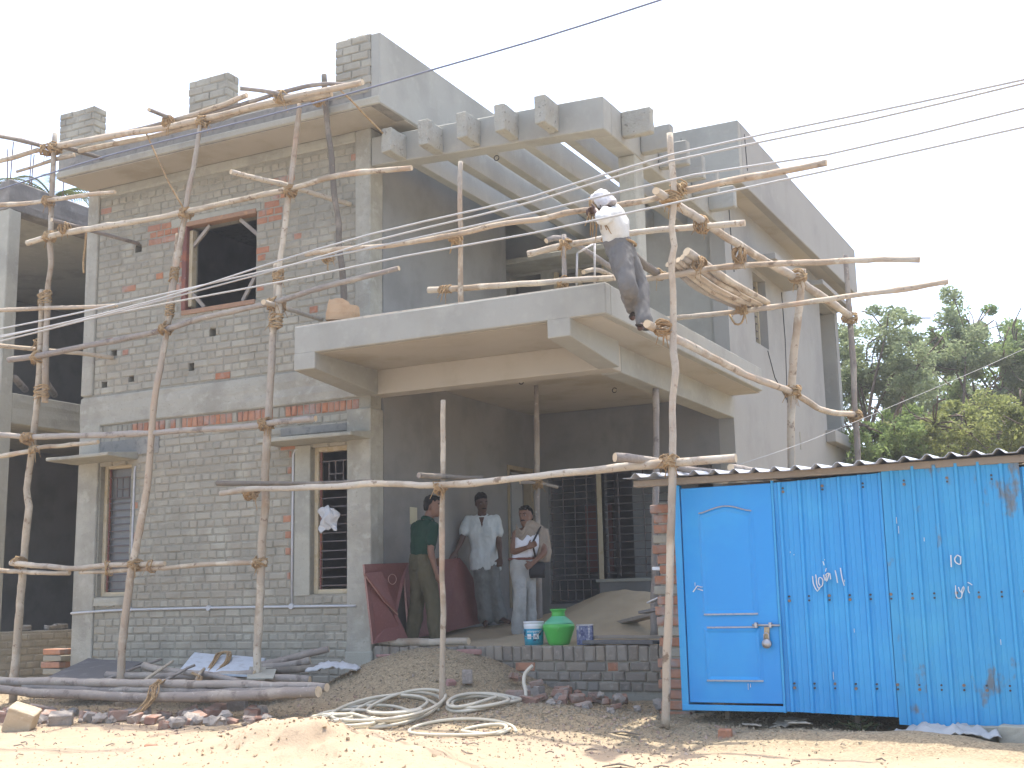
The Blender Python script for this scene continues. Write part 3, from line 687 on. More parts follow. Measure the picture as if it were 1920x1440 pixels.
# -- uprights in front of the brick wall
pole('v1', [(-4.358,-1.000,0.458),(-4.352,-1.000,0.756),(-4.300,-1.000,1.958),(-4.277,-1.000,2.431),(-4.244,-1.000,2.748),(-4.303,-1.000,2.962),(-4.247,-1.000,3.340),(-4.200,-1.000,3.876),(-4.177,-1.000,4.368),(-4.173,-1.000,5.035),(-4.187,-1.000,5.415)], .062, .045, PW, 'knotty lower upright pole at the far left, leading up from the log pile')
pole('v1b', [(-4.032,-1.020,3.996),(-4.055,-1.020,4.663),(-4.059,-1.020,5.164),(-4.067,-1.020,5.448),(-4.029,-1.020,5.727),(-4.063,-1.020,5.991),(-4.064,-1.020,6.300),(-4.074,-1.020,6.627),(-4.073,-1.020,7.073),(-4.066,-1.020,7.424)], .050, .038, PW, 'upper upright pole at the far left, spliced onto the lower one')
pole('v2', [(-2.450,-1.250,0.397),(-2.452,-1.232,0.751),(-2.456,-1.214,1.132),(-2.407,-1.178,1.889),(-2.344,-1.161,2.246),(-2.253,-1.137,2.746),(-2.234,-1.117,3.184),(-2.223,-1.101,3.530),(-2.203,-1.081,3.978),(-2.148,-1.067,4.284),(-2.106,-1.054,4.567),(-2.082,-1.044,4.785),(-2.062,-1.028,5.158),(-2.033,-1.016,5.417),(-2.013,-1.000,5.795)], .058, .040, PW, 'leaning upright pole crossing the brick wall beside the left barred window')
pole('v2b', [(-2.081,-1.060,4.701),(-2.028,-1.060,5.007),(-1.969,-1.060,5.410),(-1.908,-1.060,5.725),(-1.860,-1.060,5.979),(-1.813,-1.060,6.267),(-1.757,-1.060,6.522),(-1.688,-1.060,6.872),(-1.669,-1.060,7.038)], .043, .034, PW, 'upper upright pole beside the left jamb of the upstairs window opening')
pole('v3', [(-0.679,-1.100,0.570),(-0.692,-1.088,1.121),(-0.673,-1.073,1.757),(-0.668,-1.063,2.248),(-0.637,-1.056,2.574),(-0.663,-1.048,2.912),(-0.655,-1.040,3.314),(-0.642,-1.034,3.575),(-0.614,-1.024,4.054),(-0.600,-1.015,4.522),(-0.574,-1.007,4.868),(-0.578,-1.000,5.239)], .058, .046, PW, 'upright pole in the middle of the brick wall, left of the right barred window')
pole('v3b', [(-0.499,-1.060,4.495),(-0.479,-1.060,5.156),(-0.446,-1.060,5.374),(-0.400,-1.060,5.707),(-0.387,-1.060,5.845),(-0.347,-1.060,6.108),(-0.321,-1.060,6.374),(-0.274,-1.060,6.725),(-0.240,-1.060,6.993)], .045, .034, PW, 'upper upright pole right of the upstairs window opening')
pole('v4', [(0.061,-0.620,4.643),(0.053,-0.620,4.861),(0.031,-0.620,5.149),(-0.020,-0.620,5.468),(-0.014,-0.620,5.640),(-0.058,-0.620,5.914),(-0.096,-0.620,6.195),(-0.119,-0.620,6.566),(-0.165,-0.620,6.855),(-0.212,-0.620,7.224),(-0.228,-0.620,7.506)], .045, .040, BW, 'dark bark covered upright pole standing on the balcony end before the brick wall')
# -- ledgers and cross pieces on the brick side
pole('h1a', [(-4.028,-1.020,7.247),(-3.445,-1.020,7.217),(-2.830,-1.020,7.178),(-2.270,-1.020,7.134),(-1.349,-1.020,7.117),(-0.286,-1.020,7.118),(0.148,-1.020,7.093),(0.570,-1.020,7.088)], .052, .042, PW, 'longest ledger pole under the roof edge, on top of the brick wall scaffold')
pole('h1b', [(-3.735,-0.920,7.161),(-3.100,-0.920,7.142),(-2.480,-0.920,7.116),(-1.753,-0.920,7.124),(-1.042,-0.920,7.141),(-0.361,-0.920,7.114),(0.091,-0.920,7.093)], .040, .036, PW, 'thin ledger pole tied just below the roof edge ledger')
pole('h1c', [(-2.227,-0.900,7.260),(-1.840,-0.900,7.268),(-1.454,-0.900,7.300),(-1.117,-0.900,7.347)], .040, .044, PW, 'short pole slanting up past the middle roof pier')
pole('h1j', [(-3.524,-0.860,7.314),(-2.474,-0.860,7.284),(-1.487,-0.860,7.256),(-0.558,-0.860,7.293),(-0.112,-0.860,7.273),(0.377,-0.860,7.153)], .034, .030, GW, 'grey ledger pole behind the roof edge ledgers')
pole('h1d', [(-5.357,-1.080,7.223),(-4.963,-1.080,7.214),(-4.579,-1.080,7.220),(-4.277,-1.080,7.226)], .042, .038, PW, 'pole entering at the left edge just below the roof line')
pole('h1e', [(-4.306,-1.800,7.214),(-4.315,-1.637,7.237),(-4.323,-1.310,7.286),(-4.313,-0.950,7.311)], .036, .034, GW, 'grey cross pole at the upper left, above the neighbouring concrete frame')
pole('h1f', [(-4.626,-1.100,6.996),(-4.400,-1.043,7.036),(-4.154,-0.981,7.094),(-3.837,-0.900,7.137)], .026, .034, PW, 'thin short pole slanting at the top of the far left upright')
pole('h1g', [(-3.937,-1.000,7.222),(-3.834,-0.818,7.198),(-3.692,-0.580,7.163)], .034, .030, BW, 'short dark cross pole under the left end of the roof edge ledger')
pole('h1h', [(-2.091,-1.450,7.170),(-2.153,-1.203,7.219),(-2.231,-0.850,7.279)], .030, .034, GW, 'short grey cross pole poking out above the ledgers left of the middle pier')
pole('h1i', [(-0.803,-1.400,7.170),(-0.654,-1.215,7.181),(-0.508,-1.040,7.171),(-0.303,-0.800,7.158)], .030, .034, GW, 'short cross pole poking out near the right roof pier')
pole('h2', [(-4.396,-1.080,6.028),(-3.929,-1.080,6.057),(-3.411,-1.080,6.049),(-2.536,-1.080,6.007),(-1.819,-1.080,6.005),(-1.141,-1.080,6.017),(-0.439,-1.080,6.020),(-0.251,-1.080,6.030),(0.328,-1.080,6.053),(1.222,-1.080,5.972)], .048, .034, PW, 'ledger pole passing over the top of the upstairs window opening')
pole('h2b', [(-5.288,-1.100,6.643),(-4.896,-1.100,6.605),(-4.417,-1.100,6.545),(-3.990,-1.100,6.520),(-3.502,-1.100,6.484),(-2.924,-1.100,6.430)], .036, .030, PW, 'short ledger pole at the left in front of the concrete frame, below the roof')
pole('t2a', [(-3.742,-1.300,6.165),(-3.705,-0.829,6.183),(-3.676,-0.593,6.179),(-3.575,-0.020,6.162)], .032, .030, GW, 'cross pole running into the wall near the orange bricks left of the window')
pole('t2b', [(-0.782,-1.550,6.153),(-0.698,-1.231,6.168),(-0.598,-0.905,6.181),(-0.518,-0.668,6.168),(-0.360,-0.247,6.141),(-0.271,-0.030,6.130)], .036, .036, PW, 'cross pole running into the brick wall right of the upstairs window')
pole('h3', [(-4.614,-1.080,4.568),(-4.073,-1.080,4.562),(-3.456,-1.080,4.591),(-2.718,-1.080,4.615),(-2.125,-1.080,4.652),(-1.553,-1.080,4.712),(-1.089,-1.080,4.739),(-0.676,-1.080,4.764),(-0.444,-1.080,4.775),(-0.062,-1.080,4.825),(0.326,-1.080,4.854),(0.743,-1.080,4.894),(1.058,-1.080,4.917)], .046, .034, GW, 'long ledger pole below the upstairs window, its right end over the balcony corner')
pole('h3b', [(-5.181,-1.100,5.251),(-4.796,-1.100,5.215),(-4.033,-1.100,5.144),(-3.426,-1.100,5.079),(-2.834,-1.100,5.022)], .034, .030, PW, 'short pale ledger pole left of the wall, just above the long lower ledger')
pole('h3c', [(-4.966,-1.250,4.800),(-4.816,-1.056,4.777),(-4.544,-0.715,4.758),(-4.232,-0.346,4.738),(-3.943,-0.020,4.698)], .034, .034, PW, 'pole from the left edge running into a wall hole above the concrete band')
pole('t3', [(-0.475,-1.350,4.705),(-0.546,-0.891,4.744),(-0.593,-0.478,4.766),(-0.623,-0.100,4.775)], .036, .032, PW, 'short cross pole reaching towards the brown paper bag on the balcony')
pole('h4', [(-5.061,-1.100,3.693),(-4.683,-1.100,3.643),(-4.150,-1.100,3.581),(-3.130,-1.100,3.506),(-2.245,-1.100,3.472),(-1.386,-1.100,3.437),(-0.680,-1.100,3.431),(-0.616,-1.100,3.443),(-0.326,-1.100,3.441),(0.034,-1.100,3.433)], .042, .042, GW, 'grey ledger pole just below the row of orange bricks')
pole('h4b', [(-5.010,-1.120,3.344),(-4.640,-1.120,3.370),(-4.170,-1.120,3.393),(-3.958,-1.120,3.429),(-3.488,-1.120,3.425),(-3.030,-1.120,3.421)], .038, .032, PW, 'pale short pole at the left just above the window hood')
pole('h5', [(-4.367,-1.120,2.078),(-4.153,-1.120,2.064),(-3.399,-1.120,1.991),(-2.797,-1.120,2.002),(-2.349,-1.120,2.000),(-1.968,-1.120,1.993)], .040, .036, PW, 'upper one of the doubled ledger poles across the left barred window')
pole('h5b', [(-4.909,-1.120,2.032),(-4.542,-1.120,2.002),(-4.147,-1.120,1.971),(-3.745,-1.120,1.941),(-3.404,-1.120,1.937)], .038, .030, PW, 'short ledger pole entering at the left edge at chest height')
pole('h5c', [(-3.258,-1.100,1.939),(-2.846,-1.100,1.938),(-2.461,-1.100,1.945),(-1.673,-1.100,1.955),(-1.156,-1.100,1.967),(-0.599,-1.100,1.965)], .030, .030, PW, 'thin ledger pole ending at the middle upright of the brick wall')
# -- poles in front of the porch
pole('v6', [(1.734,-1.450,0.539),(1.735,-1.450,0.596),(1.763,-1.450,1.408),(1.752,-1.450,1.901),(1.768,-1.450,2.652),(1.784,-1.450,3.420)], .036, .030, PW, 'short straight upright pole with nodes before the porch, foot in the hose coils')
pole('v7', [(3.945,-1.550,0.443),(3.961,-1.550,0.689),(3.998,-1.550,1.178),(4.039,-1.550,1.678),(4.090,-1.550,2.352),(4.118,-1.550,2.762),(4.139,-1.550,3.201),(4.169,-1.550,3.441),(4.152,-1.550,3.590),(4.168,-1.550,3.830),(4.182,-1.550,4.143),(4.185,-1.550,4.418),(4.216,-1.550,4.545),(4.199,-1.550,4.723),(4.216,-1.550,4.867),(4.232,-1.550,5.111),(4.219,-1.550,5.362),(4.219,-1.550,5.597)], .046, .034, PW, 'tallest upright pole beside the blue shed, crossing the balcony corner')
pole('h6', [(-0.859,-1.530,2.669),(-0.462,-1.530,2.695),(-0.244,-1.530,2.681),(0.617,-1.530,2.651),(1.036,-1.530,2.662),(1.756,-1.530,2.602),(2.549,-1.530,2.607),(3.034,-1.530,2.628),(3.762,-1.530,2.641),(4.168,-1.530,2.645),(4.663,-1.530,2.647)], .034, .046, PW, 'long pale ledger pole across the porch front at head height')
pole('h6b', [(-0.973,-1.450,2.793),(-0.486,-1.399,2.766),(0.024,-1.344,2.733),(0.494,-1.291,2.724),(0.851,-1.250,2.721)], .036, .020, BW, 'dark stub pole beside the left end of the porch ledger')
pole('t6', [(1.686,-1.750,2.679),(1.758,-1.531,2.687),(1.847,-1.281,2.691),(1.956,-1.000,2.696)], .036, .026, BW, 'sawn dark pole tied behind the short upright of the porch')
pole('t7', [(3.660,-1.750,2.707),(3.820,-1.571,2.694),(3.948,-1.430,2.674),(4.080,-1.286,2.622),(4.350,-1.000,2.585)], .044, .036, GW, 'grey barked pole lying from the tall upright onto the shed roof edge')
pole('t7b', [(4.420,-0.900,2.641),(4.435,-0.543,2.651),(4.478,0.100,2.651)], .042, .036, GW, 'grey pole end resting on the corrugated shed roof')
# -- upper scaffold round the balcony
pole('v5', [(1.738,-0.980,4.304),(1.736,-0.980,4.526),(1.736,-0.980,4.915),(1.741,-0.980,5.241),(1.734,-0.980,5.577),(1.753,-0.980,5.974)], .036, .030, PW, 'split grey upright pole standing behind the balcony parapet')
pole('h7', [(-0.099,-1.120,5.223),(0.349,-1.144,5.214),(0.665,-1.162,5.179),(1.255,-1.195,5.131),(1.749,-1.225,5.114),(1.921,-1.236,5.117),(2.366,-1.264,5.131),(2.802,-1.292,5.101),(3.058,-1.309,5.122),(3.468,-1.337,5.092),(3.709,-1.355,5.083),(3.983,-1.374,5.081),(4.364,-1.403,5.092),(4.781,-1.435,5.092),(5.573,-1.500,5.085)], .030, .038, PW, 'longest crooked ledger pole above the balcony, the worker leans over it')
pole('h8', [(2.409,-0.800,4.931),(2.807,-0.766,4.968),(3.157,-0.735,4.987),(3.505,-0.703,5.011),(4.165,-0.641,4.980),(4.590,-0.600,4.959)], .042, .036, PW, 'ledger pole behind the leaning worker at hip height')
pole('h9', [(4.161,-1.816,4.991),(4.172,-1.081,5.015),(4.209,-0.331,5.029),(4.278,0.506,5.022),(4.373,1.319,5.000),(4.463,1.942,4.984),(4.540,2.431,4.937),(4.610,2.836,4.891),(4.704,3.337,4.830)], .046, .058, PW, 'thick upper pole running back along the right side of the house')
pole('h10', [(3.995,-1.731,3.845),(3.999,-1.252,3.838),(4.024,-0.596,3.837),(4.057,-0.073,3.813),(4.145,0.869,3.761),(4.280,1.844,3.734),(4.357,2.330,3.684),(4.445,2.838,3.618),(4.624,3.640,3.664)], .046, .045, PW, 'thick lower pole running back along the balcony side, under the worker')
pole('v8', [(4.007,2.357,0.782),(4.204,2.045,2.867),(4.253,1.973,3.358),(4.303,1.919,3.760),(4.353,1.877,4.104),(4.427,1.842,4.471),(4.504,1.801,4.873),(4.540,1.779,5.077)], .055, .05, PW, 'patchy pale upright pole before the right side wall of the house')
pole('v9', [(4.398,4.100,0.758),(4.594,3.742,3.074),(4.626,3.648,3.632),(4.654,3.573,4.082),(4.679,3.477,4.634),(4.689,3.393,5.083),(4.710,3.305,5.584)], .055, .04, GW, 'grey upright pole at the rear right corner of the house')
pole('h11', [(3.216,0.350,4.824),(3.554,0.350,4.822),(3.937,0.350,4.836),(4.549,0.350,4.792),(5.103,0.350,4.738),(5.563,0.350,4.686),(5.996,0.350,4.622)], .040, .036, PW, 'upper of two poles carrying the plank bundle, sticking out to the right')
pole('h12', [(3.076,1.350,4.598),(3.197,1.350,4.602),(3.778,1.350,4.583),(4.257,1.350,4.582),(4.658,1.350,4.589),(5.359,1.350,4.600),(5.700,1.350,4.605),(6.111,1.350,4.616)], .036, .036, PW, 'lower of two poles carrying the plank bundle, its end against the trees')
pole('t8', [(3.318,-0.300,4.940),(3.322,0.009,4.901),(3.341,0.500,4.858)], .055, .05, BW, 'thick dark pole with a frayed end beside the pergola column')
for k, (a, b, c, d, w, m) in enumerate(((1290,475,1437,568,.05,'topmost'), (1281,484,1425,571,.036,'second'), (1273,489,1412,573,.034,'third'), (1268,494,1400,575,.036,'fourth'), (1262,500,1388,577,.034,'lowest'))):
    pass
pole('b0', [(3.719,0.240,5.018), (3.958,0.800,4.816), (4.221,1.430,4.651)], .062, .045, PW, 'thick topmost pole of the bundle laid between the right hand ledgers')
pole('b1', [(3.670,0.240,4.968), (3.897,0.800,4.772), (4.137,1.430,4.638)], .042, .036, PW, 'second pole of the bundle laid between the right hand ledgers')
pole('b2', [(3.623,0.240,4.947), (3.814,0.800,4.748), (4.059,1.430,4.636)], .040, .036, PW, 'third pole of the bundle laid between the right hand ledgers')
pole('b3', [(3.570,0.240,4.937), (3.743,0.800,4.746), (3.980,1.430,4.634)], .040, .034, PW, 'fourth pole of the bundle laid between the right hand ledgers')
pole('b4', [(3.511,0.240,4.912), (3.671,0.800,4.744), (3.908,1.430,4.631)], .038, .034, GW, 'lowest grey pole of the bundle laid between the right hand ledgers')
# -- poles on the balcony floor and props in the porch
pole('p13', [(1.330,-0.950,4.676),(1.752,-0.950,4.641),(2.298,-0.950,4.604),(2.851,-0.950,4.560),(3.398,-0.950,4.515)], .040, .036, PW, 'grey pole lying along the inside of the balcony parapet')
pole('v12', [(2.822,-0.850,4.560),(2.837,-0.850,5.056)], .034, .028, GW, 'short grey post standing on the balcony left of the worker')
pole('t9', [(2.473,-0.500,5.137),(2.575,-0.300,5.200),(2.815,0.162,5.030),(3.058,0.600,4.831)], .036, .034, GW, 'grey pole stub among the balcony scaffold, behind the short post')
pole('t10', [(2.965,-0.700,4.692),(2.988,-0.345,4.788),(3.033,0.200,4.775)], .030, .030, PW, 'pale plank end leaning in the balcony corner by the worker')
pole('v10', [(1.07, 2.0, 1.1), (1.085, 1.98, 2.0), (1.11, 1.95, 3.0), (1.14, 1.93, 4.115)], .048, .040, GW, 'thin prop pole inside the porch, held by the man with the cloth')
pole('v11', [(3.0, .75, 1.1), (2.985, .95, 2.2), (2.94, 1.2, 3.1), (2.90, 1.38, 3.83)], .050, .045, GW, 'leaning prop pole under the balcony side beam')
pole('t11', [(1.001,1.700,2.910),(1.145,1.889,2.909),(1.309,2.100,2.869)], .022, .026, GW, 'short stick tied across the thin porch prop')
for a, b in (('v1','h5'),('v1','h4'),('v1','h3'),('v1b','h2'),('v1b','h2b'),('v1b','h1a'),('v2','h5'),('v2','h3'),('v2b','h2'),('v2b','h1a'),('v3','h5c'),('v3','h4'),('v3','h6'),('v3','h3'),('v3b','h2'),('v4','h7'),('v4','h1a'),('h2','t2a'),('v3','t3'),('h1a','h1h'),('h1a','h1i'),('v5','h7'),('v6','h6'),('v7','h6'),('v7','h7'),('v7','h10'),('v7','h9'),('h9','h8'),('h9','h11'),('v8','h9'),('v9','h9'),('v8','h10'),('v9','h10'),('h11','b0'),('h12','b3'),('v12','p13'),('h8','v12'),('h1d','v1b'),('v10','t11'),('h3c','v1'),('v7','t7')):
    lash(a, b)
for a, b, p in (('v1','v1b',(-4.153,-1.000,5.302)),('v1','v1b',(-4.080,-1.000,4.128)),('v2','v2b',(-2.061,-1.000,5.310)),('v2','v2b',(-2.110,-1.000,4.873)),('v3','v3b',(-0.554,-1.000,5.066)),('v3','v3b',(-0.583,-1.000,4.559)),('h5','h5c',(-2.823,-1.100,1.974)),('h5','h5c',(-2.163,-1.100,1.965))):
    lash(a, b, p, n=(9 if a[0]=='v' else 3), wrap=True, size=1.1, tails=1)
for a, p in (('h4',(-4.150,-1.100,3.581)),('h4b',(-4.086,-1.100,3.415)),('t8',(3.354,0.400,4.856)),('p13',(1.485,-0.900,4.671))): lash(a, None, p, n=8, tails=4)

# guy ropes
def guy(label, pts, r=.011):
    b = Vector(pts[0]); o = MB().tube([Vector(p) - b for p in catmull(pts, .12)], r, 5).build('guy_rope', rope_m, None, True); o.location = b; return tag(o, label, 'rope', 'guy ropes')
guy('thin rope slanting from the roof ledger down to the window upright', [(-2.565,-1.020,7.173), (-2.438,-1.020,6.940), (-2.136,-1.030,6.411), (-1.888,-1.050,6.057)])
guy('rope slanting from the right roof pier scaffold to the first rafter end', [(0.120,-0.900,7.195), (0.280,-0.800,7.009), (0.324,-0.550,6.888), (0.400,-0.360,6.760)])
guy('short rope dangling beside the left column below the roof', [(-3.507,-0.980,6.078), (-3.506,-0.980,5.889), (-3.531,-0.980,5.691), (-3.514,-0.980,5.541)], .014)
guy('dark coiled wire hanging under the lower right ledger', [(3.822,1.300,4.550), (3.883,1.280,4.436), (3.955,1.280,4.434), (3.990,1.300,4.528)], .012)
# ------------------------------------------------------------------ overhead cables
cable_m = material('grey_cable', (.40, .39, .37), [], .6); cable_d = material('blue_grey_cable', (.16, .17, .21), [], .5)
def cable(pts, r, label, m=cable_m, cat='cable', group='overhead cables', name='overhead_cable'):
    pts = [Vector(p) for p in pts]; b = pts[0].copy()
    o = MB().tube([p - b for p in catmull(pts, .5)], r, 6).build(name, m, None, True); o.location = b
    return tag(o, label, cat, group)
cable([(-6.107,-2.900,4.099),(-2.627,-2.900,4.248),(0.764,-2.900,4.488),(1.949,-2.900,4.606),(3.499,-2.900,4.697),(4.685,-2.900,4.820),(6.152,-2.900,4.847),(7.227,-2.900,4.900),(8.728,-2.900,4.982)], .0085, 'lowest left but lower middle overhead cable crossing the house' if False else 'second highest of the four pale cables at the right edge')
cable([(-6.034,-2.950,4.134),(-2.570,-2.950,4.271),(-0.492,-2.950,4.390),(0.803,-2.950,4.541),(1.982,-2.950,4.655),(3.524,-2.950,4.724),(4.705,-2.950,4.852),(6.165,-2.950,4.883),(7.232,-2.950,4.906),(8.723,-2.950,4.969)], .0085, 'highest of the four pale cables at the right edge')
cable([(-6.138,-2.900,4.340),(-2.636,-2.900,4.378),(-0.542,-2.900,4.448),(1.152,-2.900,4.522),(2.275,-2.900,4.560),(3.496,-2.900,4.603),(4.859,-2.900,4.677),(5.872,-2.900,4.647),(7.212,-2.900,4.723),(8.711,-2.900,4.825)], .0085, 'third highest of the four pale cables at the right edge')
cable([(-6.210,-2.850,4.292),(-2.690,-2.850,4.320),(-0.585,-2.850,4.370),(1.116,-2.850,4.400),(2.243,-2.850,4.440),(3.467,-2.850,4.450),(4.834,-2.850,4.505),(5.853,-2.850,4.544),(7.197,-2.850,4.609),(8.700,-2.850,4.688)], .0085, 'lowest of the four pale cables at the right edge')
cable([(-5.795,-2.600,5.911),(-3.106,-2.600,6.053),(-1.497,-2.600,6.138),(0.402,-2.600,6.151),(1.753,-2.600,6.179),(2.435,-2.600,6.207),(3.393,-2.600,6.244),(4.539,-2.600,6.322),(5.711,-2.600,6.429)], .0085, 'single dark cable rising over the roof piers to the top edge', cable_d)
cable([(4.091,0.351,2.787), (4.492,1.847,3.170), (5.219,3.801,3.809), (5.965,5.762,4.465), (6.823,7.764,5.201)], .003, 'thin white string stretched from the shed side towards the trees', cable_m, 'string', None, 'string')

# ------------------------------------------------------------------ blue corrugated shed
blue = material('blue_painted_sheet', (0.037, 0.297, 0.620), [(1.2, (0.052, 0.356, 0.645), .45, .7, .8), (.7, (0.079, 0.396, 0.620), .52, .72, .6), (9, (0.034, 0.252, 0.546), .55, .75, .5, (3, 1, .3)), (60, (0.118, 0.476, 0.682), .74, .80, .6), (3.0, (0.059, 0.199, 0.273), .72, .82, .5)], .45, (8, .08, .01), spec=.4)
blue_rust = material('rusting_blue_sheet', (0.048, 0.311, 0.576), [(1.0, (0.081, 0.383, 0.576), .5, .7, .6), (9, (0.041, 0.252, 0.516), .55, .75, .5, (3, 1, .3)), (3.2, (0.160, 0.155, 0.140), .60, .68, .85, (1, 1, .55)), (60, (0.140, 0.502, 0.660), .72, .80, .6)], .5, (8, .08, .01), spec=.35)
blue_door = material('blue_door_paint', (0.019, 0.267, 0.641), [(1.5, (0.026, 0.315, 0.664), .45, .7, .7), (.8, (0.048, 0.351, 0.641), .55, .72, .5), (30, (0.037, 0.328, 0.641), .6, .8, .5), (70, (0.158, 0.509, 0.674), .76, .82, .6)], .38, (10, .05, .008), spec=.45)
steel = material('worn_steel', (.42, .42, .43), [(14, (.30, .22, .16), .55, .72, .7)], .4, metallic=.7)
zinc = material('galvanised_roof_sheet', (.50, .51, .52), [(3, (.38, .37, .36), .5, .7, .7), (12, (.55, .55, .54), .55, .75, .5)], .45, metallic=.3)
timber = material('grey_timber', (.27, .23, .185), [(6, (.18, .15, .12), .5, .72, .7, (.3, 3, 3)), (25, (.34, .3, .25), .55, .75, .6)], .9, (30, .5, .006))
white_paint = material('white_paint_marks', (.72, .72, .70), [(20, (.5, .58, .68), .6, .72, .6)], .6)
SY = -1.3
shed = thing('metal_shed', 'blue painted sheet metal shed with a panelled door and corrugated roof', 'shed', (4.02, SY, .5))
SO = Vector((4.02, SY, .5))
class SB(MB):
    def build(s, *a, **k):
        s.v = [(v[0] - SO.x, v[1] - SO.y, v[2] - SO.z) for v in s.v]; return MB.build(s, *a, **k)
def sheet(x0, x1, z0, z1, y, mat, slope=0.0, pitch=.165, first=.03, name='wall_sheet', z1b=None):
    """trapezoidal ribbed sheet: wide pans with narrow ribs standing proud"""
    mb = SB(); xs = []; x = x0
    prof = [(x0, 0)]; r = x0 + first
    while r < x1 - .05:
        prof += [(r, 0), (r + .012, -.022), (r + .032, -.022), (r + .044, 0)]
        for m in (.075, .115): prof += [(r + m - .006, 0), (r + m, -.004), (r + m + .006, 0)]
        r += pitch
    prof = [p for p in prof if p[0] < x1 - .002] + [(x1, 0)]
    nz_ = 12; zt = z1b if z1b is not None else z1
    for k in range(nz_ + 1):
        t = k / nz_
        for (px, dy) in prof:
            u = (px - x0) / (x1 - x0); top = z1 + (zt - z1) * u
            zz = z0 + (top - z0) * t + slope * u * (1 - t)
            mb.v.append((px, y + dy + .006 * math.sin(px * 9 + t * 5) + .004 * math.sin(px * 23 + t * 11), zz))
    n = len(prof)
    for k in range(nz_):
        for j in range(n - 1):
            mb.f.append((k * n + j, k * n + j + 1, (k + 1) * n + j + 1, (k + 1) * n + j)); mb.m.append(0)
    return mb.build(name, mat, shed)
# ribbed wall sheets
sheet(4.905, 5.92, .57, 2.44, SY, blue, slope=-.03, z1b=2.47)
sheet(5.80, 6.84, .49, 2.50, SY - .03, blue_rust, slope=-.02, first=.06, z1b=2.50)
sheet(6.80, 8.2, .46, 2.44, SY - .012, blue, slope=-.03, first=.05)
# door leaf with raised panels
door = bpy.data.objects.new('door', None); COL.objects.link(door); door.parent = shed
SB().box(4.085, 4.885, SY - .015, SY + .02, .63, 2.44).build('leaf', blue_door, door, bevel=.004)
def panel(x0, x1, z0, z1, arch=False):
    top = []
    N_ = 14
    for k in range(N_ + 1):
        u = k / N_; h = z1 + (.05 * (math.sin(math.pi * u) ** 1.5 if arch else 0)) ; top.append((x0 + (x1 - x0) * u, h))
    ring = [(x0, z0), (x1, z0)] + list(reversed(top))
    def inset(r, d): 
        cx = (x0 + x1) / 2; cz = (z0 + z1) / 2; return [(p[0] + (d if p[0] < cx else -d) * min(1, abs(p[0] - cx) / .05), p[1] + (d if p[1] < cz else -d)) for p in r]
    r2 = inset(ring, .022); r3 = inset(ring, .045); mb = SB(); n = len(ring); y = SY - .0155
    for r, yy in ((ring, y), (r2, y - .012), (r3, y - .004)): mb.v += [(p[0], yy, p[1]) for p in r]
    for a in range(2):
        for j in range(n): mb.f.append((a * n + j, a * n + (j + 1) % n, (a + 1) * n + (j + 1) % n, (a + 1) * n + j)); mb.m.append(0)
    mb.f.append(tuple(2 * n + j for j in range(n))); mb.m.append(0)
    return mb.build('door_panel', blue_door, door)
panel(4.235, 4.72, 1.345, 2.22, True); panel(4.235, 4.735, .80, 1.25)
worn = material('scuffed_edge', (.36, .38, .40), [(40, (.1, .22, .45), .5, .7, .9, (1, 1, 4))], .7)
for (a, b, z) in ((4.25, 4.72, 1.352), (4.25, 4.735, .806), (4.27, 4.70, 1.243)): SB().box(a, b, SY - .030, SY - .027, z, z + .014).build('scuff', worn, door)
arch = [(4.245 + .465 * k / 12, SY - .031, 2.215 + .052 * math.sin(math.pi * k / 12) ** 1.5) for k in range(13)]
SB().tube(arch, .006, 5).build('scuff', worn, door)
SB().tube([(4.67, SY - .035, 1.268), (4.90, SY - .035, 1.262)], .009, 8).build('bolt', steel, door, True)
for xx in (4.70, 4.82): SB().box(xx - .012, xx + .012, SY - .05, SY - .014, 1.243, 1.287).build('bolt_bracket', steel, door, bevel=.003)
SB().hexa([(4.755, SY - .028, 1.12), (4.80, SY - .028, 1.12), (4.80, SY - .02, 1.12), (4.755, SY - .02, 1.12), (4.765, SY - .028, 1.25), (4.81, SY - .028, 1.25), (4.81, SY - .02, 1.25), (4.765, SY - .02, 1.25)]).build('hasp', material('rusty_hasp', (.42, .33, .2), [(30, (.5, .48, .42), .5, .7, .7)], .5, metallic=.5), door)
pk = SB().tube([(4.786, SY - .065, 1.115), (4.786, SY - .035, 1.115)], .038, 20).build('padlock', steel, door, True)
SB().tube([(4.766, SY - .05, 1.14), (4.766, SY - .05, 1.19), (4.786, SY - .05, 1.205), (4.806, SY - .05, 1.19), (4.806, SY - .05, 1.14)], .006, 6).build('shackle', steel, door, True)
# frame angles and sill
for a, b, c, d, e, f in ((4.015, 4.075, SY - .02, SY + .05, .56, 2.47), (4.886, 4.906, SY - .022, SY + .02, .56, 2.46), (4.02, 4.90, SY - .025, SY + .03, .565, .612)):
    SB().box(a, b, c, d, e, f).build('door_frame', blue_rust if a > 4.8 else blue, shed, bevel=.003)
SB().box(4.02, 4.035, SY + .05, 1.2, .56, 2.45).build('side_sheet', blue, shed)
SB().box(8.18, 8.2, SY + .02, 1.2, .5, 2.5).build('side_sheet', blue, shed)
SB().box(4.04, 8.18, 1.15, 1.2, .5, 2.6).build('back_sheet', blue, shed)
for k in range(3): SB().box(4.3 + k * 1.1, 4.34 + k * 1.1, SY + .25, SY + .29, .3, .62).build('foot_post', timber, shed)
SB().box(3.66, 8.3, SY - .05, SY + .03, 2.475, 2.535).build('eaves_batten', timber, shed, bevel=.006)
SB().box(3.72, 8.2, 1.05, 1.12, 2.62, 2.68).build('rear_batten', timber, shed)
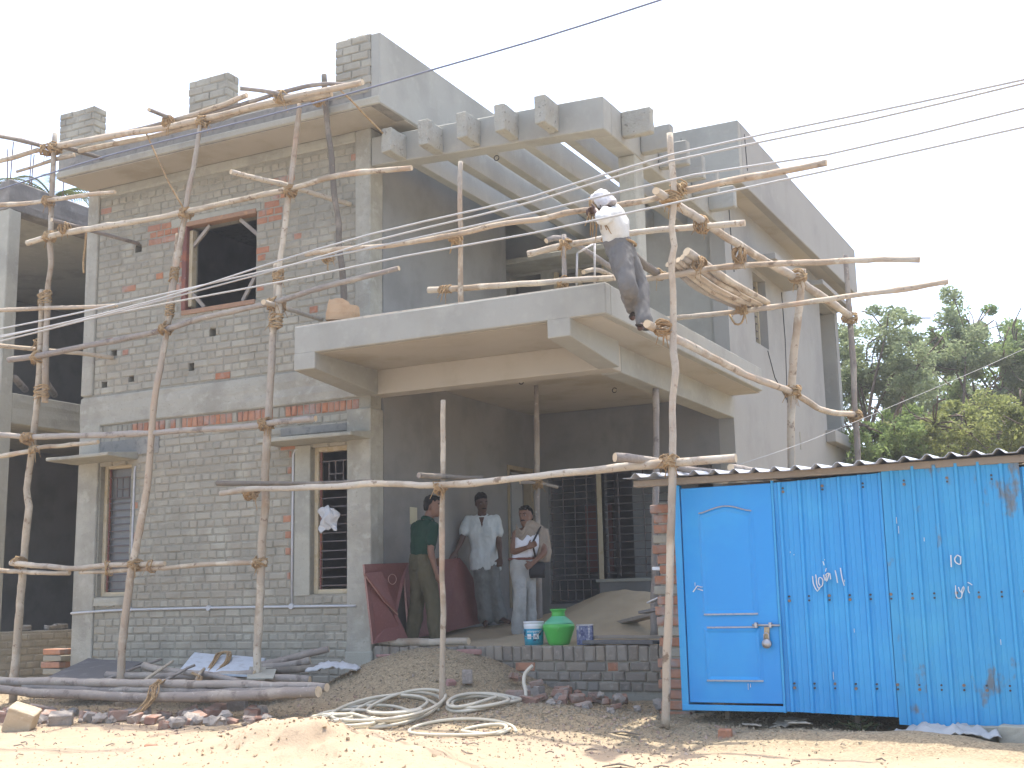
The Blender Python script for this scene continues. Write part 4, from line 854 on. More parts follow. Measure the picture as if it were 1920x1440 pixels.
# corrugated roof
mb = SB(); prof = []; x = 3.62; k = 0
while x < 8.6:
    prof += [(x, 0), (x + .07, .0), (x + .105, .036), (x + .125, .036), (x + .165, 0)]; x += .175
for yy, zz in ((SY - .17, 2.535), (SY + .6, 2.575), (1.35, 2.70)):
    mb.v += [(p, yy + .02 * math.sin(p * 3), zz + h + .012 * math.sin(p * 2.1)) for p, h in prof]
n = len(prof)
for r in range(2):
    for j in range(n - 1): mb.f.append((r * n + j, r * n + j + 1, (r + 1) * n + j + 1, (r + 1) * n + j)); mb.m.append(0)
rf = mb.build('roof_sheet', zinc, shed); md = rf.modifiers.new('thick', 'SOLIDIFY'); md.thickness = .004
# screws in three rows
rust_scr = material('rusty_screw', (.22, .16, .12), [], .8); scr = material('dark_screw', (.06, .055, .055), [], .6)
for zz, dz in ((2.36, .03), (1.46, .035), (.76, .035)):
    r = 4.905 + .03 + .075
    for k in range(18):
        xx = 4.985 + .165 * k * (1.0); yb = SY - (.034 if 5.80 < xx < 6.84 else (.014 if xx > 6.8 else .004))
        if k % 2 and zz > 2: continue
        for q in (0, 1):
            SB().tube([(xx, yb - .010, zz + q * dz), (xx, yb + .004, zz + q * dz)], .0085 if (k + q) % 3 else .012, 8).build('screw', scr if (k + q) % 3 else rust_scr, shed)
# hand painted marks
def strokes(name, lines, ox, oz, s, y, w=.02):
    grp = bpy.data.objects.new(name, None); COL.objects.link(grp); grp.parent = shed
    for ln in lines:
        pts = [(ox + p[0] * s, y, oz + p[1] * s) for p in ln]
        SB().tube(catmull(pts, .02) if len(pts) > 2 else pts, w / 2, 6, squash=.35).build('stroke', white_paint, grp)
    return grp
def written(name, lines, w):
    grp = bpy.data.objects.new(name, None); COL.objects.link(grp); grp.parent = shed
    for ln in lines: SB().tube(catmull(ln, .02), w / 2, 6, squash=.5).build('stroke', white_paint, grp)
written('painted_word', [[(5.195,-1.332,1.656),(5.196,-1.332,1.620),(5.202,-1.332,1.579),(5.227,-1.332,1.533),(5.251,-1.332,1.564),(5.270,-1.332,1.577),(5.276,-1.332,1.622),(5.261,-1.332,1.641),(5.245,-1.332,1.637),(5.242,-1.332,1.596),(5.252,-1.332,1.578)], [(5.221,-1.332,1.667),(5.224,-1.332,1.633),(5.225,-1.332,1.587),(5.237,-1.332,1.556)], [(5.285,-1.332,1.663),(5.292,-1.332,1.631),(5.296,-1.332,1.617)], [(5.299,-1.332,1.658),(5.313,-1.332,1.671),(5.329,-1.332,1.675),(5.320,-1.332,1.640),(5.307,-1.332,1.610),(5.304,-1.332,1.640),(5.312,-1.332,1.658)], [(5.336,-1.332,1.675),(5.339,-1.332,1.652),(5.340,-1.332,1.625)], [(5.288,-1.332,1.771),(5.292,-1.332,1.755),(5.295,-1.332,1.740)], [(5.312,-1.332,1.716),(5.307,-1.332,1.703),(5.303,-1.332,1.689)], [(5.381,-1.332,1.696),(5.389,-1.332,1.647),(5.394,-1.332,1.595)], [(5.425,-1.332,1.715),(5.433,-1.332,1.636),(5.447,-1.332,1.571)]], 0.017)
written('painted_number', [[(6.291,-1.362,1.786),(6.289,-1.362,1.737),(6.288,-1.362,1.693)], [(6.359,-1.362,1.770),(6.340,-1.362,1.784),(6.319,-1.362,1.761),(6.319,-1.362,1.736),(6.335,-1.362,1.719),(6.357,-1.362,1.716),(6.362,-1.362,1.776)]], 0.02)
written('painted_word', [[(6.307,-1.362,1.552),(6.305,-1.362,1.498),(6.312,-1.362,1.457),(6.341,-1.362,1.457),(6.351,-1.362,1.487),(6.366,-1.362,1.518),(6.366,-1.362,1.544),(6.351,-1.362,1.518),(6.349,-1.362,1.487)], [(6.328,-1.362,1.539),(6.334,-1.362,1.513),(6.347,-1.362,1.498)], [(6.398,-1.362,1.573),(6.414,-1.362,1.565),(6.430,-1.362,1.552)], [(6.400,-1.362,1.543),(6.398,-1.362,1.512),(6.406,-1.362,1.491)]], 0.015)
for (a, b, h) in ((5.02, 1.85, .012), (5.05, 1.83, .008), (5.3, 1.78, .01), (5.9, 2.05, .05), (5.91, 1.97, .06), (5.31, .83, .06), (6.1, 1.9, .03), (4.6, .74, .05), (4.62, .76, .03), (4.18, 1.60, .03), (5.5, 1.2, .03), (5.12, 1.72, .02), (5.45, 1.6, .02), (6.6, 1.1, .04)):
    strokes('paint_drip', [[(0, 0), (.002, 1)]], a, b, h, SY - (.024 if a < 5.8 else .06) if a > 4.9 else SY - .02, .012)
SB().tube([(4.16, SY - .02, 1.55), (4.20, SY - .021, 1.60), (4.25, SY - .021, 1.59), (4.20, SY - .021, 1.575), (4.25, SY - .021, 1.56)], .005, 5).build('paint_smear', white_paint, shed)

# ------------------------------------------------------------------ loose brick pillar between porch and shed
pil = thing('brick_pillar', 'toothed pillar of unplastered orange bricks at the left edge of the blue shed', 'pillar', (3.82, -.62, .5))
rq = random.Random(21); z = .42
while z < 2.30:
    h = .078; d = rq.uniform(-.035, .035); w = .2 if int(z * 10) % 2 else .3
    o = MB().box(-.21 + d - .02, .0 + d + .06, -.12 + rq.uniform(-.01, .01), .11, 0, h).build('brick', brick_red if rq.random() < .85 else brick_grey, pil, bevel=.008)
    o.location = (0.02, 0, z - .5); z += h
    MB().box(-.19, .07, -.105, .1, 0, .017).build('mortar_bed', mortar, pil).location = (.02, 0, z - .5); z += .015
slate = material('dark_board', (.13, .125, .12), [(6, (.2, .19, .18), .5, .7, .7)], .8, (30, .4, .005))

# ------------------------------------------------------------------ neighbouring concrete frame at the left
nb = thing('neighbour_building', 'bare concrete frame of the neighbouring unfinished building at the left edge', 'building', (-6, .0, .4))
NO = Vector((-6, 0, .4))
class NBm(MB):
    def build(s, *a, **k):
        s.v = [(v[0] - NO.x, v[1] - NO.y, v[2] - NO.z) for v in s.v]; return MB.build(s, *a, **k)
def nbox(name, x0, x1, y0, y1, z0, z1, m, rough=0):
    o = NBm().box(x0, x1, y0, y1, z0, z1).build(name, m, nb, bevel=.012)
    if rough: rough_end(o, rough, x0)
    return o
nbox('column', -6.32, -6.0, -.02, .19, .2, 7.05, concrete, .008)
nbox('column', -6.3, -6.0, 4.0, 4.25, .2, 7.05, concrete)
nbox('column', -10.3, -10.0, -.02, .2, .2, 7.05, concrete)
nbox('roof_beam', -6.22, -6.005, -.03, 8, 7.04, 7.47, stained_concrete, .02)
nbox('front_beam', -10.3, -6.22, -.03, .18, 7.04, 7.44, concrete, .012)
nbox('roof_slab', -10.2, -6.22, .19, 8, 7.05, 7.16, concrete)
nbox('floor_beam', -6.22, -6.003, .19, 8, 4.05, 4.47, concrete, .012)
nbox('floor_beam', -10.3, -6.22, -.01, .18, 4.05, 4.47, concrete, .01)
nbox('floor_slab', -10.2, -6.22, .19, 8, 4.35, 4.45, concrete)
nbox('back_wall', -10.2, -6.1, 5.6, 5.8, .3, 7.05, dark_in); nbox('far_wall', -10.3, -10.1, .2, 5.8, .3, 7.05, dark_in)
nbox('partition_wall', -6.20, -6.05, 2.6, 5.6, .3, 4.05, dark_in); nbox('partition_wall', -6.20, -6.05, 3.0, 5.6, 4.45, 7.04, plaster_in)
lw = nbox('low_wall', -6.18, -6.02, .19, 5.6, .2, 1.25, mortar)
rn = random.Random(8)
for k in range(9):
    y = .2 - (k % 2) * .11
    while y < 2.2:
        a = max(y, .2); b = y + .215; y = b + .014
        o = place_brick(-6.012 + rn.uniform(-.004, .004) - NO.x, (a + b) / 2 - NO.y, .42 + .094 * k - NO.z, b - a, .08, brick_grey, lw, rn); o.rotation_euler.z = math.pi / 2
for k in range(12):
    a = rn.uniform(.2, 1.6); nbr = nbox('loose_block', -6.15, -6.05, a, a + .2, 1.25, 1.25 + rn.uniform(.03, .09), concrete_dark, .015) if k < 4 else None
for k in range(5):
    y = .3 + k * .55; NBm().tube([(-6.1, y, 4.7 + .02 * k), (-6.8, y + .8, 4.72)], .05, 8).build('stored_pole', wood_grey, nb, True) if k < 2 else None
for (px, py, dx) in ((-6.2, .1, -.05), (-6.1, .05, .03), (-6.05, .35, .0), (-6.2, .5, .04), (-6.1, 1.0, .02)):
    NBm().tube([(px, py, 7.3), (px + dx * .5, py, 7.75), (px + dx, py, 8.15 - abs(dx) * 3)], .008, 5).build('rebar', material('rusty_rebar', (.16, .10, .08), [], .8), nb)

# ------------------------------------------------------------------ people
def remeshed(mb, voxel, smooth=4, wrinkle=0.0, wscale=12, seed=0):
    me = mb.mesh('tmp', []); o = bpy.data.objects.new('tmp', me); COL.objects.link(o)
    m = o.modifiers.new('r', 'REMESH'); m.mode = 'VOXEL'; m.voxel_size = voxel
    s = o.modifiers.new('s', 'SMOOTH'); s.iterations = smooth; s.factor = .5
    dg = bpy.context.evaluated_depsgraph_get(); out = bpy.data.meshes.new_from_object(o.evaluated_get(dg))
    bpy.data.objects.remove(o); bpy.data.meshes.remove(me)
    if wrinkle:
        nrm = [v.normal.copy() for v in out.vertices]
        for v, n in zip(out.vertices, nrm):
            p = v.co
            w = mnoise.noise(Vector((p.x * wscale + seed, p.y * wscale, p.z * wscale * .45))) + .5 * mnoise.noise(Vector((p.x * wscale * 2.3, p.y * wscale * 2.3 + seed, p.z * wscale * 1.4)))
            v.co += n * w * wrinkle
    out.polygons.foreach_set('use_smooth', [True] * len(out.polygons)); out.update()
    return out
def loft(mb, secs, n=18, p=2.4):
    """secs: (centre, right, forward, half width, half depth)"""
    o = len(mb.v)
    for c, r, f, hw, hd in secs:
        for j in range(n):
            a = 2 * math.pi * j / n; ca, sa = math.cos(a), math.sin(a)
            x = math.copysign(abs(ca) ** (2 / p), ca); y = math.copysign(abs(sa) ** (2 / p), sa)
            mb.v.append(tuple(c + r * (x * hw) + f * (y * hd)))
    k = len(secs)
    for i in range(k - 1):
        for j in range(n):
            mb.f.append((o + i * n + j, o + i * n + (j + 1) % n, o + (i + 1) * n + (j + 1) % n, o + (i + 1) * n + j)); mb.m.append(0)
    mb.f.append(tuple(o + j for j in reversed(range(n)))); mb.m.append(0); mb.f.append(tuple(o + (k - 1) * n + j for j in range(n))); mb.m.append(0)
def limb(mb, pts, rad, n=12, step=.03):
    pts = [Vector(p) for p in pts]; c = []; r = []
    for i in range(len(pts) - 1):
        m = max(2, int((pts[i + 1] - pts[i]).length / step))
        for k in range(m): t = k / m; c.append(pts[i].lerp(pts[i + 1], t)); tt = t * t * (3 - 2 * t); r.append(rad[i] + (rad[i + 1] - rad[i]) * tt)
    c.append(pts[-1]); r.append(rad[-1])
    # soften the corner at the joints
    for _ in range(2): c = [c[0]] + [(c[i - 1] + c[i] * 2 + c[i + 1]) / 4 for i in range(1, len(c) - 1)] + [c[-1]]
    mb.tube(c, r, n); mb.ico(c[0], r[0], 2); mb.ico(c[-1], r[-1], 2)
def hand(mb, wr, tip, palm_n, thumb_side, curl=.35, s=1.0):
    d = (tip - wr).normalized(); side = d.cross(palm_n).normalized() * thumb_side; pn = palm_n
    pc = wr + d * .05 * s
    loft(mb, [(wr, side, pn, .024 * s, .017 * s), (wr + d * .03 * s, side, pn, .036 * s, .016 * s), (wr + d * .075 * s, side, pn, .041 * s, .014 * s), (wr + d * .088 * s, side, pn, .036 * s, .011 * s)], 12)
    for k, (o_, l) in enumerate(((.029, .066), (.010, .074), (-.010, .070), (-.028, .055))):
        b = wr + d * .082 * s + side * o_ * s; l *= s; c1 = (d * math.cos(curl) + pn * math.sin(curl)); c2 = (d * math.cos(curl * 2.3) + pn * math.sin(curl * 2.3))
        mb.tube([b - d * .02, b, b + c1 * l * .5, b + c1 * l * .5 + c2 * l * .5], [.0088 * s, .0092 * s, .0086 * s, .0068 * s], 7)
    tb = wr + d * .028 * s + side * .03 * s; td = (d * .7 + side * .7 + pn * .25).normalized()
    mb.tube([tb - td * .015, tb, tb + td * .035 * s, tb + td * .06 * s - side * .006], [.011 * s, .0115 * s, .010 * s, .0075 * s], 7)
def make_head(mb, c, f, u, s=1.0):
    r = f.cross(u).normalized()
    secs = []
    for z, w, d, off in ((-.118, .030, .028, .040), (-.105, .044, .045, .032), (-.08, .056, .062, .022), (-.045, .064, .078, .010), (-.01, .069, .088, .002), (.03, .073, .094, -.002), (.065, .069, .090, -.006), (.095, .053, .070, -.010), (.112, .028, .038, -.012)):
        secs.append((c + u * z * s + f * off * s, r, f, w * s, d * s))
    loft(mb, secs, 20, 2.1)
    mb.tube([c + f * .088 * s + u * .02 * s, c + f * .103 * s - u * .012 * s, c + f * .112 * s - u * .030 * s, c + f * .092 * s - u * .040 * s], [.007 * s, .009 * s, .0135 * s, .009 * s], 8)   # nose
    for k in (-1, 1):
        e = c + r * k * .072 * s - u * .012 * s - f * .008 * s; mb.ico(e, .026 * s, 2, 0, (.5, .75, 1.15))
        mb.ico(c + r * k * .030 * s + f * .084 * s + u * .021 * s, .014 * s, 2, 0, (1.1, .6, .5))                                       # brow ridge
    mb.ico(c + f * .084 * s - u * .066 * s, .020 * s, 2, 0, (1.1, .9, .5))                                                      # lips
    return r
skin = material('brown_skin', (.17, .085, .05), [(9, (.13, .06, .035), .45, .7, .6)], .55, (60, .15, .002), coord='obj', spec=.4)
skin_d = material('dark_brown_skin', (.085, .043, .027), [(9, (.065, .03, .02), .45, .7, .6)], .5, (60, .15, .002), coord='obj', spec=.4)
hair_m = material('black_hair', (.010, .009, .008), [(60, (.02, .018, .016), .5, .7, .7, (1, 1, .3))], .85, (90, .6, .01), coord='obj', spec=.12)
eye_m = material('eye_white', (.20, .18, .16), [], .3); pupil_m = material('eye_dark', (.02, .015, .012), [], .3)
def cloth(name, c, c2=None, bs=40): return material(name, c, [(4, c2 or tuple(q * .75 for q in c), .45, .7, .8), (40, tuple(q * 1.15 for q in c), .5, .7, .4)], .9, (bs, .25, .004), coord='obj', spec=.1)
def person(label, J, f, hf, hu, skin_mat, shirt, trousers, tuck=False, sleeve=.55, vest=False, shoe=None, hem=.075, knee=.078, hair=True, moustache=True, fat=1.0, curl=.35, thigh=.102, neckline=False):
    J = {k: Vector(v) for k, v in J.items()}
    base = (J['anl'] + J['anr']) / 2; base.z = min(J['anl'].z, J['anr'].z) - .07
    root = thing('person', label, 'person', base)
    for k in J: J[k] = J[k] - base
    f = Vector(f).normalized(); hf = Vector(hf).normalized(); hu = Vector(hu).normalized()
    sp = (J['neck'] - J['pelvis']); up = sp.normalized(); r = (J['shr'] - J['shl']).normalized()
    ff = up.cross(r).normalized()
    if ff.dot(f) < 0: ff = -ff
    hr = (J['hipr'] - J['hipl']).normalized(); sw = (J['shr'] - J['shl']).length / 2
    ch = J.get('chest', J['pelvis'].lerp(J['neck'], .62)); wa = J['pelvis'].lerp(ch, .45)
    def torso(mb, g, low=-.02, high=True, ex=0.0, tuckin=False):
        S = []
        if tuckin: S.append((J['pelvis'] + up * .05, hr, ff, .138 * fat, .098)); S.append((J['pelvis'] + up * .12, hr, ff, .152 * fat, .112))
        else:
            S.append((J['pelvis'] + up * (low - .04), hr, ff, (.148 + g + ex) * fat, .105 + g + ex))
            S.append((J['pelvis'] + up * .03, hr, ff, (.150 + g + ex * .7) * fat, .108 + g + ex * .7))
        S.append((wa + ff * .008, r, ff, (.136 + g + ex * .4) * fat, .098 + g))
        S.append((ch + ff * .012, r, ff, (sw - .012 + g * .8) * fat, .112 + g))
        sh = (J['shl'] + J['shr']) / 2
        S.append((sh - up * .02, r, ff, sw + .012 + g * .6, .082 + g))
        if high: S.append((sh + up * .035 + (J['neck'] - sh) * .25, r, ff, sw * .72 + g * .4, .062 + g * .6)); S.append((J['neck'] + up * (-.005), r, ff, .062 + g * .5, .052 + g * .6))
        loft(mb, S, 22, 2.5)
    # body: one continuous skin surface
    mb = MB(); torso(mb, -.012)
    limb(mb, [J['neck'] - up * .05, J['neck'].lerp(J['head'], .6)], [.062, .052])
    make_head(mb, J['head'], hf, hu)
    for s_ in 'lr':
        sh, el, wr, ha = J['sh' + s_], J['el' + s_], J['wr' + s_], J['ha' + s_]
        limb(mb, [sh - up * .02 + (J['neck'] - sh).normalized() * .012, el, wr], [.046, .039, .026])
        pn = J.get('pn' + s_); pn = (pn + base) if pn is not None else ff
        d = (ha - wr).normalized(); pn = (pn - d * pn.dot(d)).normalized()
        hand(mb, wr, ha, pn, 1 if s_ == 'l' else -1, curl)
        limb(mb, [J['hip' + s_].lerp(J['pelvis'], .3), J['kn' + s_], J['an' + s_]], [.070, .046, .034])
        t = J['toe' + s_]; a = J['an' + s_]; limb(mb, [a - Vector((0, 0, .035)), t], [.036, .028])
    link('body', remeshed(mb, .0085, 2), root).data.materials.append(skin_mat)
    # trousers
    mb = MB(); S = []
    for s_ in 'lr':
        limb(mb, [J['hip' + s_].lerp(J['pelvis'], .25), J['kn' + s_], J['an' + s_] + Vector((0, 0, -.01))], [thigh, knee, hem], 14)
    loft(mb, [(J['hipl'].lerp(J['hipr'], .5) - up * .06, hr, ff, .150 * fat, .108), (J['pelvis'] + up * .0, hr, ff, .160 * fat, .122), (J['pelvis'] + up * .09, hr, ff, .156 * fat, .118)], 22, 2.4)
    link('trousers', remeshed(mb, .011, 2, .016, 13, len(label)), root).data.materials.append(trousers)
    # shirt
    mb = MB()
    if vest: torso(mb, .008, .05, False, 0, tuck)
    else:
        torso(mb, .016, .05 if tuck else -.07, True, .0 if tuck else .03, tuck)
        for s_ in 'lr':
            sh, el, wr = J['sh' + s_], J['el' + s_], J['wr' + s_]
            e = sh.lerp(el, sleeve) if sleeve <= 1 else el.lerp(wr, sleeve - 1)
            q_ = sh - up * .018 - (sh - J['neck']).normalized() * .008
            limb(mb, [q_, e] if sleeve <= 1 else [q_, el, e], [.064, .066] if sleeve <= 1 else [.072, .056, .045])
    link('shirt', remeshed(mb, .011, 2, .012, 13, len(label) * 3), root).data.materials.append(shirt)
    if not vest and not hair is None:
        c = J['neck'] + up * .008; mb = MB()
        arc = [c + r * (.070 * math.sin(a)) + ff * (-.060 * math.cos(a) + .008) - up * (.02 * (1 - math.cos(a)) - .012) for a in np.linspace(-2.5, 2.5, 17)]
        mb.tube(arc, [.010] + [.017] * 15 + [.010], 8, squash=1.5)
        fr = J['neck'] + ff * (.066) - up * .035
        if neckline:
            a_, b_, c_ = fr - r * .040 + up * .022 + ff * .012, fr + r * .040 + up * .022 + ff * .012, fr - up * .105 + ff * .062
            MB().add([a_, b_, c_, a_ - ff * .03, b_ - ff * .03, c_ - ff * .03], [(0, 1, 2), (0, 2, 5, 3), (2, 1, 4, 5)]).build('open_neck', skin_mat, root)
            for k in (-1, 1):
                p0 = fr + r * k * .036 + up * .030 + ff * .008; p1 = fr + r * k * .082 + up * .012 + ff * .018; p2 = fr + r * k * .062 - up * .040 + ff * .048; p3 = fr + r * k * .010 - up * .060 + ff * .052
                MB().hexa([p0, p1, p2, p3, p0 + ff * .012, p1 + ff * .012, p2 + ff * .012, p3 + ff * .012]).build('collar_flap', shirt, root)
            pk_ = ch + r * -.075 + ff * .142 + up * .02
            MB().hexa([pk_ + r * -.048 - up * .06 - ff * .012, pk_ + r * .048 - up * .06, pk_ + r * .048 + up * .05, pk_ + r * -.048 + up * .05 - ff * .012, pk_ + r * -.048 - up * .06, pk_ + r * .048 - up * .06 + ff * .008, pk_ + r * .048 + up * .05 + ff * .008, pk_ + r * -.048 + up * .05]).build('pocket', shirt, root)
        mb.build('collar', shirt, root)
    # hair, eyes, moustache
    c = J['head']; R = hf.cross(hu).normalized()
    if hair:
        mb = MB(); S = []
        for z, w, d, off in ((-.045, .066, .036, -.062), (.0, .073, .055, -.046), (.035, .077, .078, -.026), (.062, .076, .092, -.014), (.092, .066, .086, -.008), (.116, .048, .062, -.010), (.127, .022, .030, -.012)):
            S.append((c + hu * z + hf * off, R, hf, w, d))
        loft(mb, S, 20, 2.1); mb.ico(c + hf * .066 + hu * .086, .040, 2, .05, (1.3, .8, .6))
        link('hair', remeshed(mb, .008, 1, .011, 34, 4), root).data.materials.append(hair_m)
    for k in (-1, 1):
        p = c + R * k * .031 + hf * .0815 + hu * .006
        e = MB().ico(p, .0125, 2, 0, (1, .8, .6)).build('eye', eye_m, root, True); MB().ico(p + hf * .0075, .0065, 2).build('pupil', pupil_m, e, True)
        MB().tube([c + R * k * .012 + hf * .090 + hu * .026, c + R * k * .032 + hf * .088 + hu * .031, c + R * k * .050 + hf * .074 + hu * .026], [.004, .0055, .003], 6).build('eyebrow', hair_m, root, True)
    if moustache:
        MB().tube([c - R * .030 + hf * .085 - u_off(hu, .060), c - R * .012 + hf * .098 - u_off(hu, .050), c + R * .012 + hf * .098 - u_off(hu, .050), c + R * .030 + hf * .085 - u_off(hu, .060)], [.003, .0075, .0075, .003], 7).build('moustache', hair_m, root, True)
    # footwear
    for s_ in 'lr':
        a, t = J['an' + s_], J['toe' + s_]; d = (t - a); d.z = 0; d.normalize(); sd_ = d.cross(Vector((0, 0, 1)))
        mb = MB(); g = Vector((0, 0, a.z - .075))
        q = Vector((a.x, a.y, a.z - .062))
        if shoe:
            loft(mb, [(q - d * .06, sd_, Vector((0, 0, 1)), .032, .016), (q - d * .03 + Vector((0, 0, .01)), sd_, Vector((0, 0, 1)), .038, .03), (q + d * .06, sd_, Vector((0, 0, 1)), .044, .026), (q + d * .13 - Vector((0, 0, .008)), sd_, Vector((0, 0, 1)), .043, .02), (q + d * .185 - Vector((0, 0, .012)), sd_, Vector((0, 0, 1)), .024, .010)], 14)
            mb.build('shoe', shoe, root, True)
        else:
            loft(mb, [(q - d * .07 - Vector((0, 0, .012)), sd_, Vector((0, 0, 1)), .03, .007), (q + d * .08 - Vector((0, 0, .012)), sd_, Vector((0, 0, 1)), .043, .007), (q + d * .19 - Vector((0, 0, .012)), sd_, Vector((0, 0, 1)), .03, .007)], 14)
            mb.tube([q + d * .02 - sd_ * .042, q + d * .06 - sd_ * .03 + Vector((0, 0, .03)), q + d * .06 + sd_ * .03 + Vector((0, 0, .03)), q + d * .02 + sd_ * .042], .006, 6)
            mb.build('sandal', pupil_m, root, True)
    return root, J, base
def u_off(u, k): return u * k
CR = Vector((.891, .454, 0)); CF = Vector((-.454, .891, 0))
green_shirt = cloth('dark_green_polo', (.012, .040, .026)); olive = cloth('olive_trousers', (.085, .075, .045)); white_shirt = cloth('white_cotton_shirt', (.52, .55, .53), (.42, .45, .44)); jeans = cloth('faded_grey_jeans', (.17, .175, .16), (.105, .11, .10)); pale_tr = cloth('pale_grey_trousers', (.34, .34, .315), (.26, .26, .24)); vest_m = cloth('white_vest', (.66, .66, .68), (.55, .55, .58)); grey_tr = cloth('grey_work_trousers', (.165, .157, .145), (.11, .105, .098)); work_shirt = cloth('off_white_work_shirt', (.60, .60, .57), (.48, .47, .42)); black_shoe = material('black_leather', (.02, .02, .02), [], .5)
# man in green, seen from behind, looking to the right
f1 = CF * .62 + CR * .78
def along(p, v, k): return tuple(Vector(p) + Vector(v) * k)
rt1 = (CR * .62 - CF * .78)
def pt(c, side, off, z): 
    v = Vector(c) + rt1 * side + Vector(f1).normalized() * off; v.z = z; return tuple(v)
c1 = (.44, .40, 0)
person('man in a dark green shirt and olive trousers with his back turned, before red slabs', dict(
    head=pt((.52, .42, 0), .0, .02, 2.575), neck=pt((.48, .40, 0), 0, .0, 2.43), chest=pt((.42, .40, 0), 0, -.0, 2.24), pelvis=pt((.40, .40, 0), 0, 0, 1.95),
    shl=pt((.45, .40, 0), -.175, 0, 2.375), shr=pt((.45, .40, 0), .175, 0, 2.36), ell=pt((.42, .40, 0), -.25, .06, 2.10), elr=pt((.40, .40, 0), .22, -.03, 2.07), wrl=pt((.44, .40, 0), -.20, .25, 1.98), wrr=pt((.43, .40, 0), .245, .0, 1.83),
    hal=pt((.46, .40, 0), -.12, .33, 1.92), har=pt((.45, .40, 0), .25, .03, 1.67), hipl=pt((.40, .40, 0), -.085, 0, 1.92), hipr=pt((.40, .40, 0), .085, 0, 1.92), knl=pt((.38, .40, 0), -.10, .03, 1.51), knr=pt((.43, .40, 0), .10, .05, 1.51),
    anl=pt((.34, .40, 0), -.10, -.02, 1.135), anr=pt((.46, .40, 0), .12, .04, 1.135), toel=pt((.34, .40, 0), -.12, .14, 1.09), toer=pt((.46, .40, 0), .16, .20, 1.09)),
    f1, CR * .93 - CF * .18, (0, 0, 1), skin, green_shirt, olive, tuck=True, sleeve=.62, shoe=None, hem=.084, knee=.086, thigh=.11)
# man in the white shirt, leaning on the slabs
def pc(px, py, y): return None
person('man in a white short sleeved shirt and faded jeans leaning on the red slabs', dict(
    head=(0.318,1.980,2.721), neck=(0.301,2.020,2.558), chest=(0.304,2.020,2.347), pelvis=(0.319,2.050,2.005), shr=(0.128,1.960,2.531), shl=(0.461,2.100,2.535), elr=(0.089,1.860,2.264), ell=(0.502,2.080,2.222), wrr=(0.056,1.780,2.126), wrl=(0.566,1.980,2.034),
    har=(0.025,1.740,2.048), hal=(0.580,1.920,1.903), hipr=(0.273,1.980,1.953), hipl=(0.399,2.080,1.950), knr=(0.348,1.900,1.613), knl=(0.472,2.000,1.610), anr=(0.390,1.920,1.317), anl=(0.550,1.980,1.333), toer=(0.472,1.740,1.232), toel=(0.749,1.820,1.264)),
    -CF + CR * .15, -CF * .9 + CR * .35 + Vector((0, 0, -.25)), Vector((0, 0, 1)) - CF * .2, skin_d, white_shirt, jeans, sleeve=.6, shoe=black_shoe, hem=.095, knee=.088, neckline=True)
# man in vest with cloth, holding the prop
vm, VJ, VB = person('man in a white vest with a tan cloth over the shoulders, holding the porch prop', dict(
    head=(1.244,1.350,2.477), neck=(1.254,1.380,2.342), chest=(1.235,1.380,2.158), pelvis=(1.170,1.400,1.903), shr=(1.106,1.340,2.298), shl=(1.379,1.460,2.303), elr=(1.096,1.280,2.062), ell=(1.447,1.420,2.059), wrr=(1.337,1.200,2.112), wrl=(1.374,1.240,1.930),
    har=(1.399,1.300,2.161), hal=(1.314,1.180,1.883), hipr=(1.120,1.360,1.867), hipl=(1.232,1.440,1.864), knr=(1.221,1.200,1.572), knl=(1.241,1.420,1.571), anr=(1.165,1.250,1.177), anl=(1.217,1.420,1.184), toer=(1.192,1.100,1.063), toel=(1.301,1.220,1.106)),
    -CF + CR * .1, -CF * .85 - CR * .45, Vector((0, 0, 1)) - CR * .08, skin, vest_m, pale_tr, tuck=True, vest=True, shoe=None, hem=.088, knee=.072, curl=.9)
tan = cloth('tan_cotton_cloth', (.27, .225, .175), (.20, .165, .13), 70)
mb = MB(); U = Vector((0, 0, 1)); n0, l0, r0_ = VJ['neck'], VJ['shl'], VJ['shr']
rows = []
Fv = -CF
for t in np.linspace(0, 1, 15):       # shawl: a band draped from the right shoulder round the neck and hanging over the left arm
    if t < .55:
        k = t / .55; c = r0_.lerp(n0, k) + Fv * (.085 + .035 * math.sin(k * 3.1)) + U * (.03 - .11 * math.sin(k * math.pi)); w = U * .075 + Fv * .02
    else:
        k = (t - .55) / .45; c = n0.lerp(l0 + CR * .07, k) + Fv * (.09 - .05 * k) + U * (-.0 - .16 * k ** 1.5); w = U * (.08 + .11 * k) + Fv * .01
    rows.append((c, w))
for c, w in rows:
    for j in range(7):
        q = (j - 3) / 3; p = c - w * q * 1.0 + Fv * (.012 * math.sin(q * 9 + c.x * 30)); mb.v.append(tuple(p))
for i in range(len(rows) - 1):
    for j in range(6): mb.f.append((i * 7 + j, i * 7 + j + 1, (i + 1) * 7 + j + 1, (i + 1) * 7 + j)); mb.m.append(0)
sh = mb.build('shoulder_cloth', tan, vm, True); md = sh.modifiers.new('t', 'SOLIDIFY'); md.thickness = .012; md = sh.modifiers.new('s', 'SUBSURF'); md.levels = md.render_levels = 2
mb = MB(); S = []                           # cape part over the back and left arm
sh_c = (l0 + r0_) / 2
loft(mb, [(l0 + U * -.36 + CR * .02, CR, Fv, .075, .05), (l0 - U * .25 + CR * .025, CR, Fv, .10, .075), (l0 - U * .1 + CR * .012, CR, Fv, .10, .085), (l0 + U * .03, CR, Fv, .085, .075), (n0 - CR * .0 + U * .02 - Fv * .03, CR, Fv, .09, .055)], 20, 2.2)
link('cape', remeshed(mb, .012, 3, .012, 14, 3), vm).data.materials.append(tan)
mb = MB(); bc = VJ['hipl'] + CR * .085 + Fv * .10
